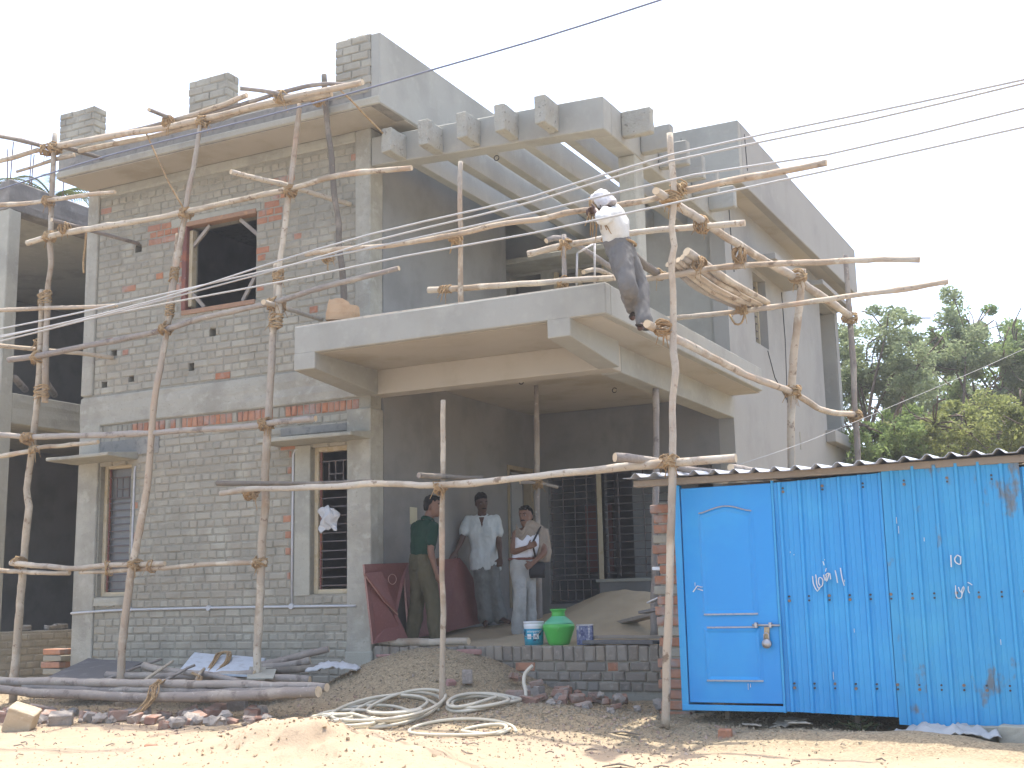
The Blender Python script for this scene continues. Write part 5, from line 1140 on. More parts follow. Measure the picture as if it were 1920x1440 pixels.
loft(mb, [(bc - U * .10, CR, Fv, .085, .035), (bc - U * .05, CR, Fv, .095, .05), (bc + U * .06, CR, Fv, .09, .045), (bc + U * .085, CR, Fv, .075, .025)], 16, 3)
mb.tube([bc + U * .08, VJ['chest'] + Fv * .13 + CR * .06, VJ['shl'] + Fv * .06 + U * .05], .012, 6)
bag = mb.build('shoulder_bag', material('black_nylon', (.018, .018, .02), [], .6), vm, True)
MB().tube([VJ['pelvis'] + U * .085 + CR * (.165 * math.cos(a)) + Fv * (.125 * math.sin(a)) for a in np.linspace(0, 6.283, 25)[:-1]], .016, 6, closed=True).build('belt', material('brown_belt', (.16, .05, .03), [], .5), vm, True)
# worker bent over the ledger at the balcony corner
wk, WJ, WB = person('worker in an off-white shirt and grey trousers leaning over the pole on the balcony corner', dict(
    head=(3.590,-1.655,5.008), neck=(3.625,-1.593,4.959), chest=(3.656,-1.529,4.831), pelvis=(3.665,-1.483,4.621), shl=(3.676,-1.781,4.888), shr=(3.605,-1.413,5.033), ell=(3.678,-1.906,4.775), elr=(3.443,-1.414,4.967), wrl=(3.597,-1.824,4.899), wrr=(3.457,-1.544,4.970),
    hal=(3.522,-1.717,4.972), har=(3.471,-1.651,4.968), hipl=(3.709,-1.584,4.549), hipr=(3.696,-1.395,4.598), knl=(3.804,-1.650,4.207), knr=(3.792,-1.354,4.293), anl=(3.695,-1.258,4.137), anr=(3.869,-1.472,3.939), toel=(3.623,-1.110,4.065), toer=(3.882,-1.606,3.844)),
    -CR * .8 + CF * .5, -CR * .75 + CF * .5 + Vector((0, 0, -.55)), Vector((0, 0, 1)) - CR * .6 + CF * .2, skin_d, work_shirt, grey_tr, tuck=True, sleeve=1.5, hair=False, moustache=False, shoe=None, hem=.074, knee=.084, curl=1.0, thigh=.108)
hc = WJ['head']; mb = MB(); hf_ = (-CR * .75 + CF * .5 + Vector((0, 0, -.55))).normalized(); hu_ = (Vector((0, 0, 1)) - CR * .6 + CF * .2).normalized(); hu_ = (hu_ - hf_ * hf_.dot(hu_)).normalized(); hr_ = hf_.cross(hu_)
loft(mb, [(hc + hu_ * z + hf_ * o_, hr_, hf_, w, d) for z, w, d, o_ in ((-.06, .082, .075, -.05), (-.01, .09, .10, -.02), (.04, .094, .112, -.004), (.09, .085, .102, -.006), (.125, .055, .065, -.01))], 20, 2.1)
chk = cloth('checked_white_headcloth', (.58, .56, .54), (.30, .26, .27), 60)
link('headcloth', remeshed(mb, .010, 2, .012, 22, 5), wk).data.materials.append(chk)
MB().tube([WJ['pelvis'] + up_ for up_ in [Vector((0, 0, .07)) + CR * (.152 * math.cos(a)) + CF * (.12 * math.sin(a)) + Vector((0, 0, -.03 * math.cos(a))) for a in np.linspace(0, 6.283, 25)[:-1]]], .013, 6, closed=True).build('waist_rope', rope_m, wk, True)
mb = MB(); rk = random.Random(3)
for k in range(16):
    s0 = WJ['hal'] + Vector((rk.uniform(-.03, .05), rk.uniform(-.04, .04), rk.uniform(-.02, .04))); e = s0 + Vector((rk.uniform(-.06, .14), rk.uniform(-.05, .05), -rk.uniform(.12, .3)))
    mb.tube([s0 + Vector((0, 0, .06)), s0, s0.lerp(e, .5) + Vector((rk.uniform(-.04, .04), 0, 0)), e], [.008, .009, .007, .004], 5)
o = mb.build('rope_hank', rope_m, None, True); o.location = WB; tag(o, 'loose hank of coir rope in the hands of the worker on the balcony', 'rope')

# ------------------------------------------------------------------ porch: sand, slabs, pots
sand_damp = material('damp_building_sand', (.42, .335, .215), [(1.5, (.36, .285, .18), .45, .7, .8), (25, (.36, .30, .22), .5, .7, .6)], .95, (60, .7, .012))
xs = np.linspace(.02, 3.58, 110); ys = np.linspace(.05, 4.13, 110); XX, YY = np.meshgrid(xs, ys)
ZZ = PZ - .02 + .10 * np.clip(YY / 1.6, 0, 1) + bump2(XX, YY, 1.75, 2.6, .85, .9, .40) + bump2(XX, YY, 2.6, 2.2, .8, .9, .22) + bump2(XX, YY, .4, 2.1, .6, .6, .08) + fbm(XX * 3, YY * 3, 4, 77) * .07
ZZ = np.where(YY < .35, np.minimum(ZZ, PZ - .03 + YY * .12), ZZ)
# sides fall to the floor at the open right-hand edge
ZZ = PZ - .03 + (ZZ - PZ + .03) * np.clip((3.58 - XX) / .5, 0, 1)
vid = np.arange(110 * 110).reshape(110, 110); me = bpy.data.meshes.new('sand_heap')
me.from_pydata(np.stack([XX, YY, ZZ], -1).reshape(-1, 3).tolist(), [], np.stack([vid[:-1, :-1], vid[:-1, 1:], vid[1:, 1:], vid[1:, :-1]], -1).reshape(-1, 4).tolist())
me.polygons.foreach_set('use_smooth', [True] * len(me.polygons)); me.materials.append(sand_damp)
tag(link('sand_heap', me), 'brown building sand heaped over the porch floor behind the green pot', 'sand', kind='stuff')
granite = material('red_granite_slab', (.17, .058, .048), [(50, (.23, .09, .075), .5, .7, .6), (3, (.20, .085, .07), .5, .7, .7)], .5, (20, .1, .004), spec=.4)
granite_edge = material('rough_granite_edge', (.34, .20, .17), [(20, (.25, .12, .1), .5, .7, .6)], .9, (30, .6, .01))
def slab_poly(pts, th, n, label, mats=(granite, granite_edge)):
    pts = [Vector(p) for p in pts]; b = pts[-1].copy(); nn = (pts[1] - pts[0]).cross(pts[2] - pts[0]).normalized()
    if nn.dot(CAM - pts[0]) < 0: nn = -nn
    mb = MB(); k = len(pts); mb.v = [tuple(p - b) for p in pts] + [tuple(p - b - nn * th) for p in pts]
    mb.f = [tuple(range(k)), tuple(reversed(range(k, 2 * k)))] + [(i, (i + 1) % k, k + (i + 1) % k, k + i) for i in range(k)]; mb.m = [0, 0] + [1] * k
    o = mb.build(n, list(mats)); o.location = b
    return tag(o, label, 'slab', 'red stone slabs in the porch')
slab_poly([(0.100,0.503,1.959), (0.080,1.829,2.048), (0.090,1.983,1.946), (0.130,2.124,1.755), (0.260,1.993,1.246), (0.300,1.067,1.166), (0.260,0.361,1.118)], .025, 'stone_slab', 'large red stone slab with a broken right edge, leaning on the porch wall')
s2 = slab_poly([(0.100,-0.296,1.934), (0.150,0.514,1.964), (0.220,0.163,1.396), (0.300,0.263,1.133), (0.120,-0.153,1.086)], .025, 'stone_slab', 'red stone slab with a chalk ring, leaning at the porch corner')
slab_poly([(0.130,-0.341,1.835), (0.160,-0.042,1.861), (0.260,0.132,1.390), (0.200,-0.042,1.532)], .02, 'stone_slab', 'small triangular red slab resting on the ringed one')
rc = (0.185,0.112,1.774)
ring = [Vector(rc) - s2.location + Vector((.012, .0, 0)) + Vector((0, .05 * math.cos(a) * 1.6, .055 * math.sin(a))) for a in np.linspace(0, 6.283, 20)[:-1]]
MB().tube(ring, .0035, 5, closed=True).build('chalk_ring', material('chalk_line', (.4, .25, .2), [], .9), s2)
# white log on the edge
pole('plog', [(-.12, .17, PZ + .05), (.5, .15, PZ + .04), (1.14, .13, PZ + .045)], .055, .05, PW, 'pale peeled log lying on the edge of the porch floor', None, 'log', 'log')
# green water pot
plastic = material('green_plastic', (.07, .42, .07), [(3, (.085, .46, .09), .45, .7, .6)], .35, spec=.45); pl2 = material('pale_green_plastic', (.12, .46, .26), [(4, (.13, .49, .29), .45, .7, .5)], .4, spec=.45)
pt_ = thing('water_pot', 'bright green plastic water pot with a narrow neck on the porch edge', 'pot', (2.12, .30, PZ - .01))
prof = [(.085, .0), (.10, .004), (.118, .04), (.138, .10), (.156, .155), (.166, .185), (.1665, .20), (.160, .222)]
mb = MB().lathe(prof, n=40); mb.build('body', plastic, pt_, True)
mb = MB().lathe([(.160, .222), (.140, .245), (.105, .276), (.084, .293), (.074, .303)], n=40); mb.build('shoulder', pl2, pt_, True)
MB().lathe([(.074, .302), (.070, .315), (.069, .345), (.075, .358), (.086, .364), (.088, .372), (.078, .378), (.062, .374), (.058, .34)], n=36).build('neck', plastic, pt_, True)
for a in range(10):
    t = a / 10 * 6.283; MB().tube([(.158 * math.cos(t), .158 * math.sin(t), .05 + .1), (.172 * math.cos(t + .12), .172 * math.sin(t + .12), .19)], .004, 5).build('ridge', plastic, pt_, True) if a % 2 == 0 else None
# paint bucket
bk = thing('paint_bucket', 'white and blue paint bucket with a wire handle beside the green pot', 'bucket', (1.845, .27, PZ - .01))
white_pl = material('white_plastic', (.68, .69, .68), [(10, (.55, .55, .53), .55, .75, .6)], .4, spec=.4); teal = material('printed_blue_label', (.02, .26, .38), [(9, (.015, .05, .09), .53, .56, .95), (5, (.05, .36, .46), .5, .6, .6)], .45)
MB().lathe([(.088, 0), (.094, .004), (.098, .05), (.103, .19), (.107, .205), (.107, .222), (.104, .224), (.104, .236), (.109, .238), (.109, .252), (.100, .254), (.094, .20)], n=36).build('tub', white_pl, bk, True)
MB().lathe([(.0965, .012), (.1008, .10), (.1040, .178), (.1025, .179), (.094, .012)], n=40).build('label', teal, bk, True)
hw = [(.108 * math.cos(a), -.02 - .10 * abs(math.sin(a)) * .95, .17 - .075 * math.sin(a)) for a in np.linspace(0, math.pi, 15)]
MB().tube(hw, .0035, 6).build('wire_handle', steel, bk, True)
def curved_text(s, z, size, a0, mat, parent, rad):
    cu = bpy.data.curves.new('lettering', 'FONT'); cu.body = s; cu.size = size; cu.align_x = 'CENTER'; to = bpy.data.objects.new('tmp_text', cu); COL.objects.link(to)
    bpy.context.view_layer.update()
    dg = bpy.context.evaluated_depsgraph_get(); me = bpy.data.meshes.new_from_object(to.evaluated_get(dg)); bpy.data.objects.remove(to)
    for v in me.vertices:
        x, y = v.co.x, v.co.y; a = a0 + x / rad; v.co = (rad * math.cos(a), rad * math.sin(a), z + y)
    me.materials.clear(); me.materials.append(mat); return link('lettering', me, parent)
FA = math.atan2(CAM.y - .27, CAM.x - 1.845)
curved_text('asianpaints', .142, .036, FA, white_pl, bk, .1052)
def patch(a0, a1, z0, z1, m, rad):
    mb = MB(); k = 8
    for i_ in range(k + 1):
        a = FA + a0 + (a1 - a0) * i_ / k; mb.v += [(rad * math.cos(a), rad * math.sin(a), z0), (rad * math.cos(a), rad * math.sin(a), z1)]
    for i_ in range(k): mb.f.append((2 * i_, 2 * i_ + 2, 2 * i_ + 3, 2 * i_ + 1)); mb.m.append(0)
    return mb.build('printed_patch', m, bk)
patch(-.72, -.28, .075, .125, white_pl, .1042); patch(-.05, .50, .075, .128, white_pl, .1042)
curved_text('A', .080, .058, FA + .2, material('dark_blue_print', (.01, .06, .12), [], .5), bk, .1050)
tin = thing('paint_tin', 'small printed rectangular tin standing right of the green pot', 'tin', (2.40, .34, PZ - .005)); tin.rotation_euler.z = .35
MB().box(-.085, .085, -.05, .05, 0, .21).build('can', material('printed_tin', (.13, .15, .24), [(16, (.45, .45, .45), .5, .6, .9, (2, 2, .6)), (30, (.04, .05, .13), .5, .6, .8)], .4, metallic=.3), tin, bevel=.006)
MB().box(-.087, .087, -.052, .052, .195, .212).build('rim', steel, tin, bevel=.004)
# boards on the porch floor
def board(label, pts, w, th, m=timber, name='plank', cat='plank', group='loose planks'):
    a = Vector(pts[0]); b = Vector(pts[1]); o = MB().bar((0, 0, 0), tuple(b - a), w, th).build(name, m, None, bevel=.004); rough_end(o, .005, a.x); o.location = a
    return tag(o, label, cat, group)
board('dark plank lying on the porch edge right of the tin', [(2.45, .30, PZ + .03), (3.30, .10, PZ + .03)], .22, .035, slate)
board('second dark plank on top of the one by the tin', [(2.50, .42, PZ + .075), (3.32, .22, PZ + .075)], .14, .03, timber)
board('rough weathered plank slanting out of the sand towards the brick pillar', [(2.192,1.600,1.217), (3.125,0.900,1.373)], .16, .04, timber)
board('broken board end sticking out beside the brick pillar', [(3.445,-0.500,1.465), (3.609,-0.550,1.521)], .10, .015, zinc)
board('dark broken board below the sticking out board end', [(3.333,-0.400,1.376), (3.631,-0.550,1.413)], .12, .03, slate)
board('white offcut poking out of the middle of the brick pillar', [(3.567,-0.700,1.775), (3.702,-0.700,1.771)], .05, .03, white_pl)
# paper bag on the balcony corner
kraft = material('brown_kraft_paper', (.46, .31, .18), [(6, (.38, .23, .12), .45, .7, .7)], .85, (15, .6, .012), coord='obj')
bm_ = MB(); rg = random.Random(6); N_ = 20
for k, (z, a, b) in enumerate(((0, .17, .10), (.08, .175, .11), (.16, .165, .10), (.20, .16, .085), (.235, .15, .06))):
    for j in range(N_):
        t = 2 * math.pi * j / N_; q = 1 + rg.uniform(-.05, .05); zz = z + (rg.uniform(-.008, .008) if k > 2 else 0) - (.14 * max(0, math.cos(t)) if k > 2 else 0)
        bm_.v.append((math.copysign(abs(math.cos(t)) ** .6, math.cos(t)) * a * q, math.copysign(abs(math.sin(t)) ** .6, math.sin(t)) * b * q, zz))
for k in range(4):
    for j in range(N_): bm_.f.append((k * N_ + j, k * N_ + (j + 1) % N_, (k + 1) * N_ + (j + 1) % N_, (k + 1) * N_ + j)); bm_.m.append(0)
bag = bm_.build('paper_bag', kraft); bag.location = Vector((0.263,-0.950,4.540)) + Vector((0, 0, -.06)); bag.rotation_euler = (0, .06, .3); md = bag.modifiers.new('s', 'SOLIDIFY'); md.thickness = .004
tag(bag, 'crumpled open brown paper cement bag on the left end of the balcony', 'bag')
# white rag on the window bars
rag = MB()
for k in range(9):
    for j in range(9):
        u = k / 8 - .5; v = j / 8 - .5; rag.v.append((u * .24 + .03 * math.sin(v * 9), -.03 - .05 * math.cos(u * 5) * math.cos(v * 4) + .02 * math.sin(u * 21 + v * 13), v * .26 - .10 * abs(u) + .02 * math.sin(u * 17)))
for k in range(8):
    for j in range(8): rag.f.append((k * 9 + j, k * 9 + j + 1, (k + 1) * 9 + j + 1, (k + 1) * 9 + j)); rag.m.append(0)
white_cloth = cloth('dirty_white_cloth', (.50, .50, .49), (.38, .38, .37))
o = rag.build('rag', white_cloth, None, True); o.location = (-.62, .07, 2.50); md = o.modifiers.new('s', 'SUBSURF'); md.levels = md.render_levels = 2; md = o.modifiers.new('t', 'SOLIDIFY'); md.thickness = .006
tag(o, 'white rag knotted on the bars of the right barred window', 'rag')
# thin steel hoop on the balcony
hoop = thing('rebar_hoop', 'thin pale bent steel rods standing behind the balcony parapet', 'steel rod', (2.96, -.75, 4.25))
H0 = Vector((2.96, -.75, 4.25)); 
for a, b in (((2.924,-0.750,4.872), (2.908,-0.750,4.554)), ((3.032,-0.550,5.015), (3.017,-0.550,4.583)), ((2.925,-0.750,4.877), (3.032,-0.550,5.015))):
    MB().tube([Vector(a) - H0, Vector(b) - H0], .011, 6).build('rod', material('pale_rod', (.5, .48, .45), [(20, (.3, .27, .25), .5, .7, .7)], .8), hoop, True)

# ------------------------------------------------------------------ wood pile and debris on the ground
def gpole(key, pts, r0, r1, m, label): return pole(key, pts, r0, r1, m, label, 'poles heaped below the brick wall', 'log', 'log', 9, .018)
gpole('g1', [(-4.385,-1.620,0.765),(-3.845,-1.641,0.753),(-2.577,-1.692,0.757),(-1.413,-1.743,0.756),(0.215,-1.823,0.758),(0.729,-1.850,0.751)], .062, .052, GW, 'topmost long grey pole of the heap, running from the left edge')
gpole('g2', [(-4.159,-1.800,0.686),(-3.632,-1.818,0.676),(-2.526,-1.859,0.643),(-1.496,-1.900,0.635),(-0.547,-1.940,0.657),(0.741,-2.000,0.723)], .060, .066, GW, 'front long grey pole of the heap with a thick sawn right end')
gpole('g3', [(-3.422,-1.680,0.697),(-2.549,-1.715,0.682),(-1.391,-1.764,0.684),(-0.441,-1.808,0.694),(0.405,-1.850,0.723)], .050, .045, GW, 'long pole wedged between the two front poles of the heap')
gpole('g4', [(-2.691,-1.200,0.799),(-1.935,-1.182,0.792),(-1.216,-1.164,0.801),(-0.678,-1.150,0.821)], .05, .05, GW, 'grey pole lying behind the front poles, left of the middle upright')
gpole('g5', [(-2.246,-1.100,0.898),(-1.730,-1.163,0.848),(-1.154,-1.237,0.801),(-0.679,-1.300,0.734)], .048, .044, GW, 'pole slanting down in front of the pale blue board')
gpole('g6', [(-0.946,-0.800,0.887),(-0.641,-0.647,0.947),(-0.248,-0.450,1.044)], .050, .046, GW, 'pole with its right end raised before the brick wall base')
gpole('g7', [(-0.835,-0.850,0.868),(-0.589,-0.714,0.895),(-0.382,-0.600,0.934)], .05, .046, GW, 'short log under the raised pole by the wall base')
gpole('g8', [(-0.685,-0.950,0.831),(-0.397,-0.875,0.850),(-0.112,-0.800,0.874)], .05, .044, BW, 'dark log beside the crumpled white cloth')
gpole('g9', [(-0.526,-1.150,0.779),(-0.292,-1.101,0.773),(-0.055,-1.050,0.761)], .056, .052, GW, 'short sawn log at the right end of the heap')
gpole('g10', [(-2.620,-1.300,0.754),(-2.450,-1.048,0.854),(-2.273,-0.800,0.952)], .022, .018, GW, 'thin stick leaning along the edge of the dark board')
gpole('g11', [(-1.896,-1.500,0.735),(-1.852,-1.114,0.929),(-1.850,-1.100,0.933)], .022, .018, PW, 'pale split stick leaning across the heap near its middle')
gpole('g12', [(-1.631,-1.500,0.738),(-1.580,-1.287,0.823),(-1.529,-1.100,0.906)], .020, .018, GW, 'dark split stick right of the pale leaning stick')
gpole('g13', [(-1.192,-1.500,0.731),(-1.249,-1.357,0.808),(-1.309,-1.200,0.874)], .022, .02, PW, 'short pale stick propped below the rope hank')
def sheet4(name, label, pts, th, m, cat):
    pts = [Vector(p) for p in pts]; b = pts[0].copy(); nn = (pts[1] - pts[0]).cross(pts[2] - pts[0]).normalized()
    if nn.z < 0: nn = -nn
    mb = MB().hexa([p - b - nn * th for p in pts] + [p - b for p in pts]); o = mb.build(name, m); o.location = b; rough_end(o, .006, b.x); return tag(o, label, cat)
sheet4('board', 'dark flat board leaning on the wall at the left end of the heap', [(-3.614,-1.250,0.754), (-2.573,-1.300,0.754), (-2.975,-0.350,0.898), (-3.897,-0.300,0.937)], .02, slate, 'board')
blue_w = material('whitewashed_board', (.50, .54, .57), [(9, (.36, .37, .37), .5, .7, .8), (30, (.6, .62, .63), .55, .7, .6)], .9, (30, .5, .006))
sheet4('board', 'pale bluish white board lying on the pole heap', [(-1.681,-1.200,0.839), (-0.707,-1.200,0.813), (-1.175,-0.350,0.943), (-2.238,-0.300,1.005)], .02, blue_w, 'board')
sheet4('board', 'small grey sheet in front of the pale board, behind the middle upright', [(-0.626,-1.350,0.791), (-0.327,-1.300,0.790), (-0.585,-0.900,0.872), (-0.951,-0.900,0.881)], .012, concrete, 'board')
# rope hanks
def hank(label, pts, n, spread, seed):
    rg = random.Random(seed); b = Vector(pts[0]); mb = MB()
    for k in range(n):
        q = [Vector(p) - b + Vector((rg.uniform(-spread, spread), rg.uniform(-spread, spread) * .6, rg.uniform(-.01, spread * .4))) for p in pts]
        mb.tube(catmull(q, .06), .0075, 5)
    o = mb.build('rope', rope_m, None, True); o.location = b; return tag(o, label, 'rope', 'ropes on the pole heap')
hank('brown rope hank draped over the pale board', [(-1.359,-1.100,0.824), (-1.574,-0.750,0.916), (-1.741,-0.450,0.994), (-1.620,-0.450,1.005), (-1.430,-0.700,0.925), (-1.278,-1.050,0.833)], 8, .035, 1)
hank('rope tied round the front poles with its loose ends on the rubble', [(-1.361,-1.800,0.792), (-1.308,-1.930,0.728), (-1.269,-2.020,0.621), (-1.335,-2.100,0.509), (-1.369,-2.150,0.477)], 9, .05, 2)
hank('thin rope ends lying among the sticks below the pale board', [(-1.387,-1.300,0.836), (-1.147,-1.450,0.803), (-1.063,-1.600,0.750)], 4, .03, 3)
# crumpled cloth
cc = MB(); rg = random.Random(9); n_ = 22
for i in range(n_):
    for j in range(12):
        u = i / (n_ - 1) - .5; v = j / 11 - .5; cc.v.append((u * .55, v * .3, .05 + .07 * (1 - 4 * u * u) * (1 - 3 * v * v) + .035 * mnoise.noise(Vector((u * 9, v * 9, 1))) + .02 * mnoise.noise(Vector((u * 22, v * 22, 4)))))
for i in range(n_ - 1):
    for j in range(11): cc.f.append((i * 12 + j, (i + 1) * 12 + j, (i + 1) * 12 + j + 1, i * 12 + j + 1)); cc.m.append(0)
o = cc.build('cloth', white_cloth, None, True); p_ = Vector((0.041,-0.750,0.834)); o.location = p_ - Vector((0, 0, .03)); o.rotation_euler.z = .3; md = o.modifiers.new('t', 'SOLIDIFY'); md.thickness = .01
tag(o, 'crumpled whitish cloth at the foot of the house corner column', 'cloth')
# hose coils
hose_y = material('sunlit_yellow_hose', (.58, .52, .38), [(5, (.48, .43, .3), .5, .7, .6)], .45, spec=.4, coord='obj'); hose_g = material('grey_clear_hose', (.54, .49, .38), [(5, (.46, .41, .31), .5, .7, .6)], .4, spec=.4, coord='obj')  # yellow copy paints the sunlight on the front coils into the hose colour
def coil(label, loops, m, r=.02, tail=None):
    pts = []
    for (cx, cy, rx, ry, rot, dz) in loops:
        for k in range(22):
            a = 2 * math.pi * k / 22 + rot; x = cx + rx * math.cos(a); y = cy + ry * math.sin(a)
            pts.append(Vector((x, y, gz(x, y) + r + dz + .012 * math.sin(a * 2 + cx * 7))))
    for _ in range(3 if pts else 0): pts = [pts[0]] + [(pts[i - 1] + pts[i] + pts[i + 1]) / 3 for i in range(1, len(pts) - 1)] + [pts[-1]]
    if tail: pts += [Vector(t) for t in tail]
    b = pts[0].copy(); o = MB().tube([p - b for p in catmull(pts, .05)], r, 8).build('hose', m, None, True); o.location = b; return tag(o, label, 'hose', 'coiled hoses before the porch')
h0 = Vector((1.323,-1.838,0.620)); h1 = Vector((2.122,-1.502,0.560)); h2 = Vector((2.386,-2.104,0.540))
coil('biggest coil of pale hose on the gravel, left of the short upright', [(h0.x, h0.y, .52, .60, .3, .0), (h0.x + .1, h0.y + .08, .44, .55, .4, .03), (h0.x - .1, h0.y - .14, .40, .42, .2, .02), (h0.x + .05, h0.y - .05, .50, .5, .5, .06), (h0.x + .2, h0.y + .12, .36, .45, .3, .08), (h0.x - .2, h0.y - .25, .34, .3, .1, .04)], hose_g, .015)
coil('bright end of the big hose coil lying in the sun', [(h0.x - .12, h0.y - .38, .42, .26, .6, .01), (h0.x - .05, h0.y - .42, .36, .22, .4, .04), (h0.x - .25, h0.y - .40, .22, .18, .2, .06)], hose_y, .016)
coil('grey hose coil right of the short upright', [(h1.x, h1.y + .05, .30, .35, 0, .01), (h1.x + .06, h1.y + .1, .34, .38, .3, .03), (h1.x - .04, h1.y, .22, .3, .5, .05)], hose_g, .016)
coil('flat yellow hose loop on the sunlit ground', [(h2.x, h2.y - .15, .52, .30, 0, .0), (h2.x + .25, h2.y - .18, .22, .16, .5, .01)], hose_y, .015)
hz = Vector((2.374,-1.000,0.629))
coil('hose end sticking up out of the rubble', [], hose_g, .018, [tuple(hz + Vector((-.1, -.1, -.02))), tuple(hz), (2.329,-0.950,0.751), (2.323,-0.900,0.836), (2.379,-0.850,0.902)])
# rubble: bricks and stones
def stone_mesh(seed, kind):
    r = random.Random(seed)
    if kind == 'brick':
        l = r.uniform(.09, .2); mb = MB().box(-l / 2, l / 2, -.05, .05, -.036, .036)
        me = mb.mesh('brick_chunk', []); bm = bmesh.new(); bm.from_mesh(me); bmesh.ops.bevel(bm, geom=bm.edges[:], offset=.008, segments=1, affect='EDGES')
        for v in bm.verts: v.co += Vector((r.uniform(-.008, .008), r.uniform(-.006, .006), r.uniform(-.006, .006)))
        if r.random() < .6:
            for v in bm.verts:
                if v.co.x > l * .3: v.co.x -= r.uniform(0, .04)
        bm.to_mesh(me); bm.free(); return me
    bm = bmesh.new(); bmesh.ops.create_icosphere(bm, subdivisions=2, radius=.06)
    for v in bm.verts:
        n = mnoise.noise(v.co * 22 + Vector((seed, 0, 0))); v.co *= 1 + .55 * n; v.co.z *= .75
    me = bpy.data.meshes.new('stone'); bm.to_mesh(me); bm.free(); return me
stone_m = material('rubble_stone', (.33, .29, .245), [(8, (.22, .2, .18), .45, .7, .8), (30, (.42, .37, .31), .5, .7, .6)], .95, (30, .8, .012), coord='obj', rnd=[((.42, .36, .29), .7, 1), ((.22, .19, .17), .5, 3.7)])
brick_dirty = material('dusty_brick_chunk', (.30, .175, .12), [(8, (.33, .28, .23), .45, .66, .9), (30, (.22, .12, .085), .5, .7, .6)], .95, (30, .7, .01), coord='obj', rnd=[((.36, .30, .25), .8, 1), ((.26, .12, .075), .7, 3.7)])
SM = [(stone_mesh(k, 'stone'), 's') for k in range(8)] + [(stone_mesh(20 + k, 'brick'), 'b') for k in range(8)]
for me, k in SM: me.materials.append(stone_m if k == 's' else brick_dirty)
rs = random.Random(17)
def rubble(p, kind, sc, label, cat, group, z=None, rot=None):
    me = SM[rs.randrange(8) + (8 if kind == 'b' else 0)][0]; o = link('brick_chunk' if kind == 'b' else 'stone', me)
    o.location = (p[0], p[1], (gz(p[0], p[1]) if z is None else z) + .03 * sc); o.scale = (sc, sc, sc)
    o.rotation_euler = rot or (rs.uniform(-.3, .3), rs.uniform(-.3, .3), rs.uniform(0, 6.28)); return tag(o, label, cat, group)
# strip below the poles
for k in range(92):
    px_ = rs.uniform(0, 1); x0_, y0_ = -3.3 + 3.5 * px_ + rs.uniform(-.1, .1), -2.12 + rs.gauss(0, .17) + .2 * (px_ - .5)
    kd = 'b' if rs.random() < .45 else 's'
    rubble((x0_, y0_), kd, rs.uniform(.55, 1.5), 'broken brick chunk in the rubble strip below the long poles' if kd == 'b' else 'grey stone in the rubble strip below the long poles', 'brick' if kd == 'b' else 'stone', 'rubble bricks below the poles' if kd == 'b' else 'rubble stones below the poles')
# heap right of the hoses
for k in range(34):
    x0_, y0_ = 2.55 + rs.gauss(0, .38), -.62 + rs.gauss(0, .28); y0_ = min(y0_, -.12)
    kd = 'b' if rs.random() < .6 else 's'
    rubble((x0_, y0_), kd, rs.uniform(.5, 1.15), 'broken brick chunk in the heap before the plinth bricks' if kd == 'b' else 'stone in the brick heap before the plinth', 'brick' if kd == 'b' else 'stone', 'heap bricks before the plinth' if kd == 'b' else 'heap stones before the plinth', gz(x0_, y0_) + max(0, .10 - .25 * abs(y0_ + .5)) * rs.random())
ONES = ['', 'first', 'second', 'third', 'fourth', 'fifth', 'sixth', 'seventh', 'eighth', 'ninth', 'tenth', 'eleventh', 'twelfth', 'thirteenth', 'fourteenth', 'fifteenth', 'sixteenth', 'seventeenth', 'eighteenth', 'nineteenth']
def ordinal(n):
    if n < 20: return ONES[n]
    t = {2: 'twent', 3: 'thirt', 4: 'fort', 5: 'fift', 6: 'sixt', 7: 'sevent'}[n // 10]
    return t + 'ieth' if n % 10 == 0 else t + 'y-' + ONES[n % 10]
def from_left(group, text):
    inv = cam.matrix_world.inverted()
    def sx(o): q = inv @ o.location; return q.x / -q.z
    for n, o in enumerate(sorted([o for o in COL.objects if o.get('group') == group], key=sx)): o['label'] = text.format(ordinal(n + 1))
bpy.context.view_layer.update()
from_left('rubble bricks below the poles', '{} brick chunk from the left in the rubble strip below the long poles')
from_left('rubble stones below the poles', '{} grey stone from the left in the rubble strip below the long poles')
from_left('heap bricks before the plinth', '{} brick chunk from the left in the rubble heap before the plinth')
from_left('heap stones before the plinth', '{} grey stone from the left in the rubble heap before the plinth')
def block(label, c, sx, sy, sz, m, rz=0, tilt=0, cat='brick', name='brick_block'):
    o = MB().box(-sx / 2, sx / 2, -sy / 2, sy / 2, 0, sz).build(name, m, None, bevel=.008); rough_end(o, .007, c[0]); o.location = c; o.rotation_euler = (tilt, 0, rz); return tag(o, label, cat)
def onto(p, dz=0): return (p[0], p[1], gz(p[0], p[1]) - .015 + dz)
block('whole brown brick standing at the right end of the hose coils', onto((2.259,-0.933,0.530)), .22, .10, .11, brick_dirty, .25)
block('grey brick behind the brown brick by the hoses', onto((2.224,-0.510,0.550)), .18, .10, .10, stone_m, -.2)
block('large grey concrete block in the rubble before the plinth', onto((2.426,0.142,0.560)), .30, .16, .15, concrete, .35, 0, 'block', 'concrete_block')
block('orange brick lying beside the grey concrete block', onto((2.301,-0.022,0.560)), .17, .10, .08, brick_red, -.4)
block('reddish brick leaning on the grey concrete block', onto((1.864,0.743,0.580), .03), .2, .10, .08, brick_red, .7, .3)
block('red brick lying on sunlit ground below the shed door', onto((4.499,-1.674,0.440)), .11, .09, .075, brick_red, .2)
block('pinkish grey brick on top of the hose coils', onto((1.685,-0.879,0.580), .04), .10, .09, .13, stone_m, .5)
block('red stone offcut on the gravel heap right of the short upright', onto((1.336,-0.216,0.800)), .26, .07, .05, granite_edge, .45, 0, 'stone', 'stone_offcut')
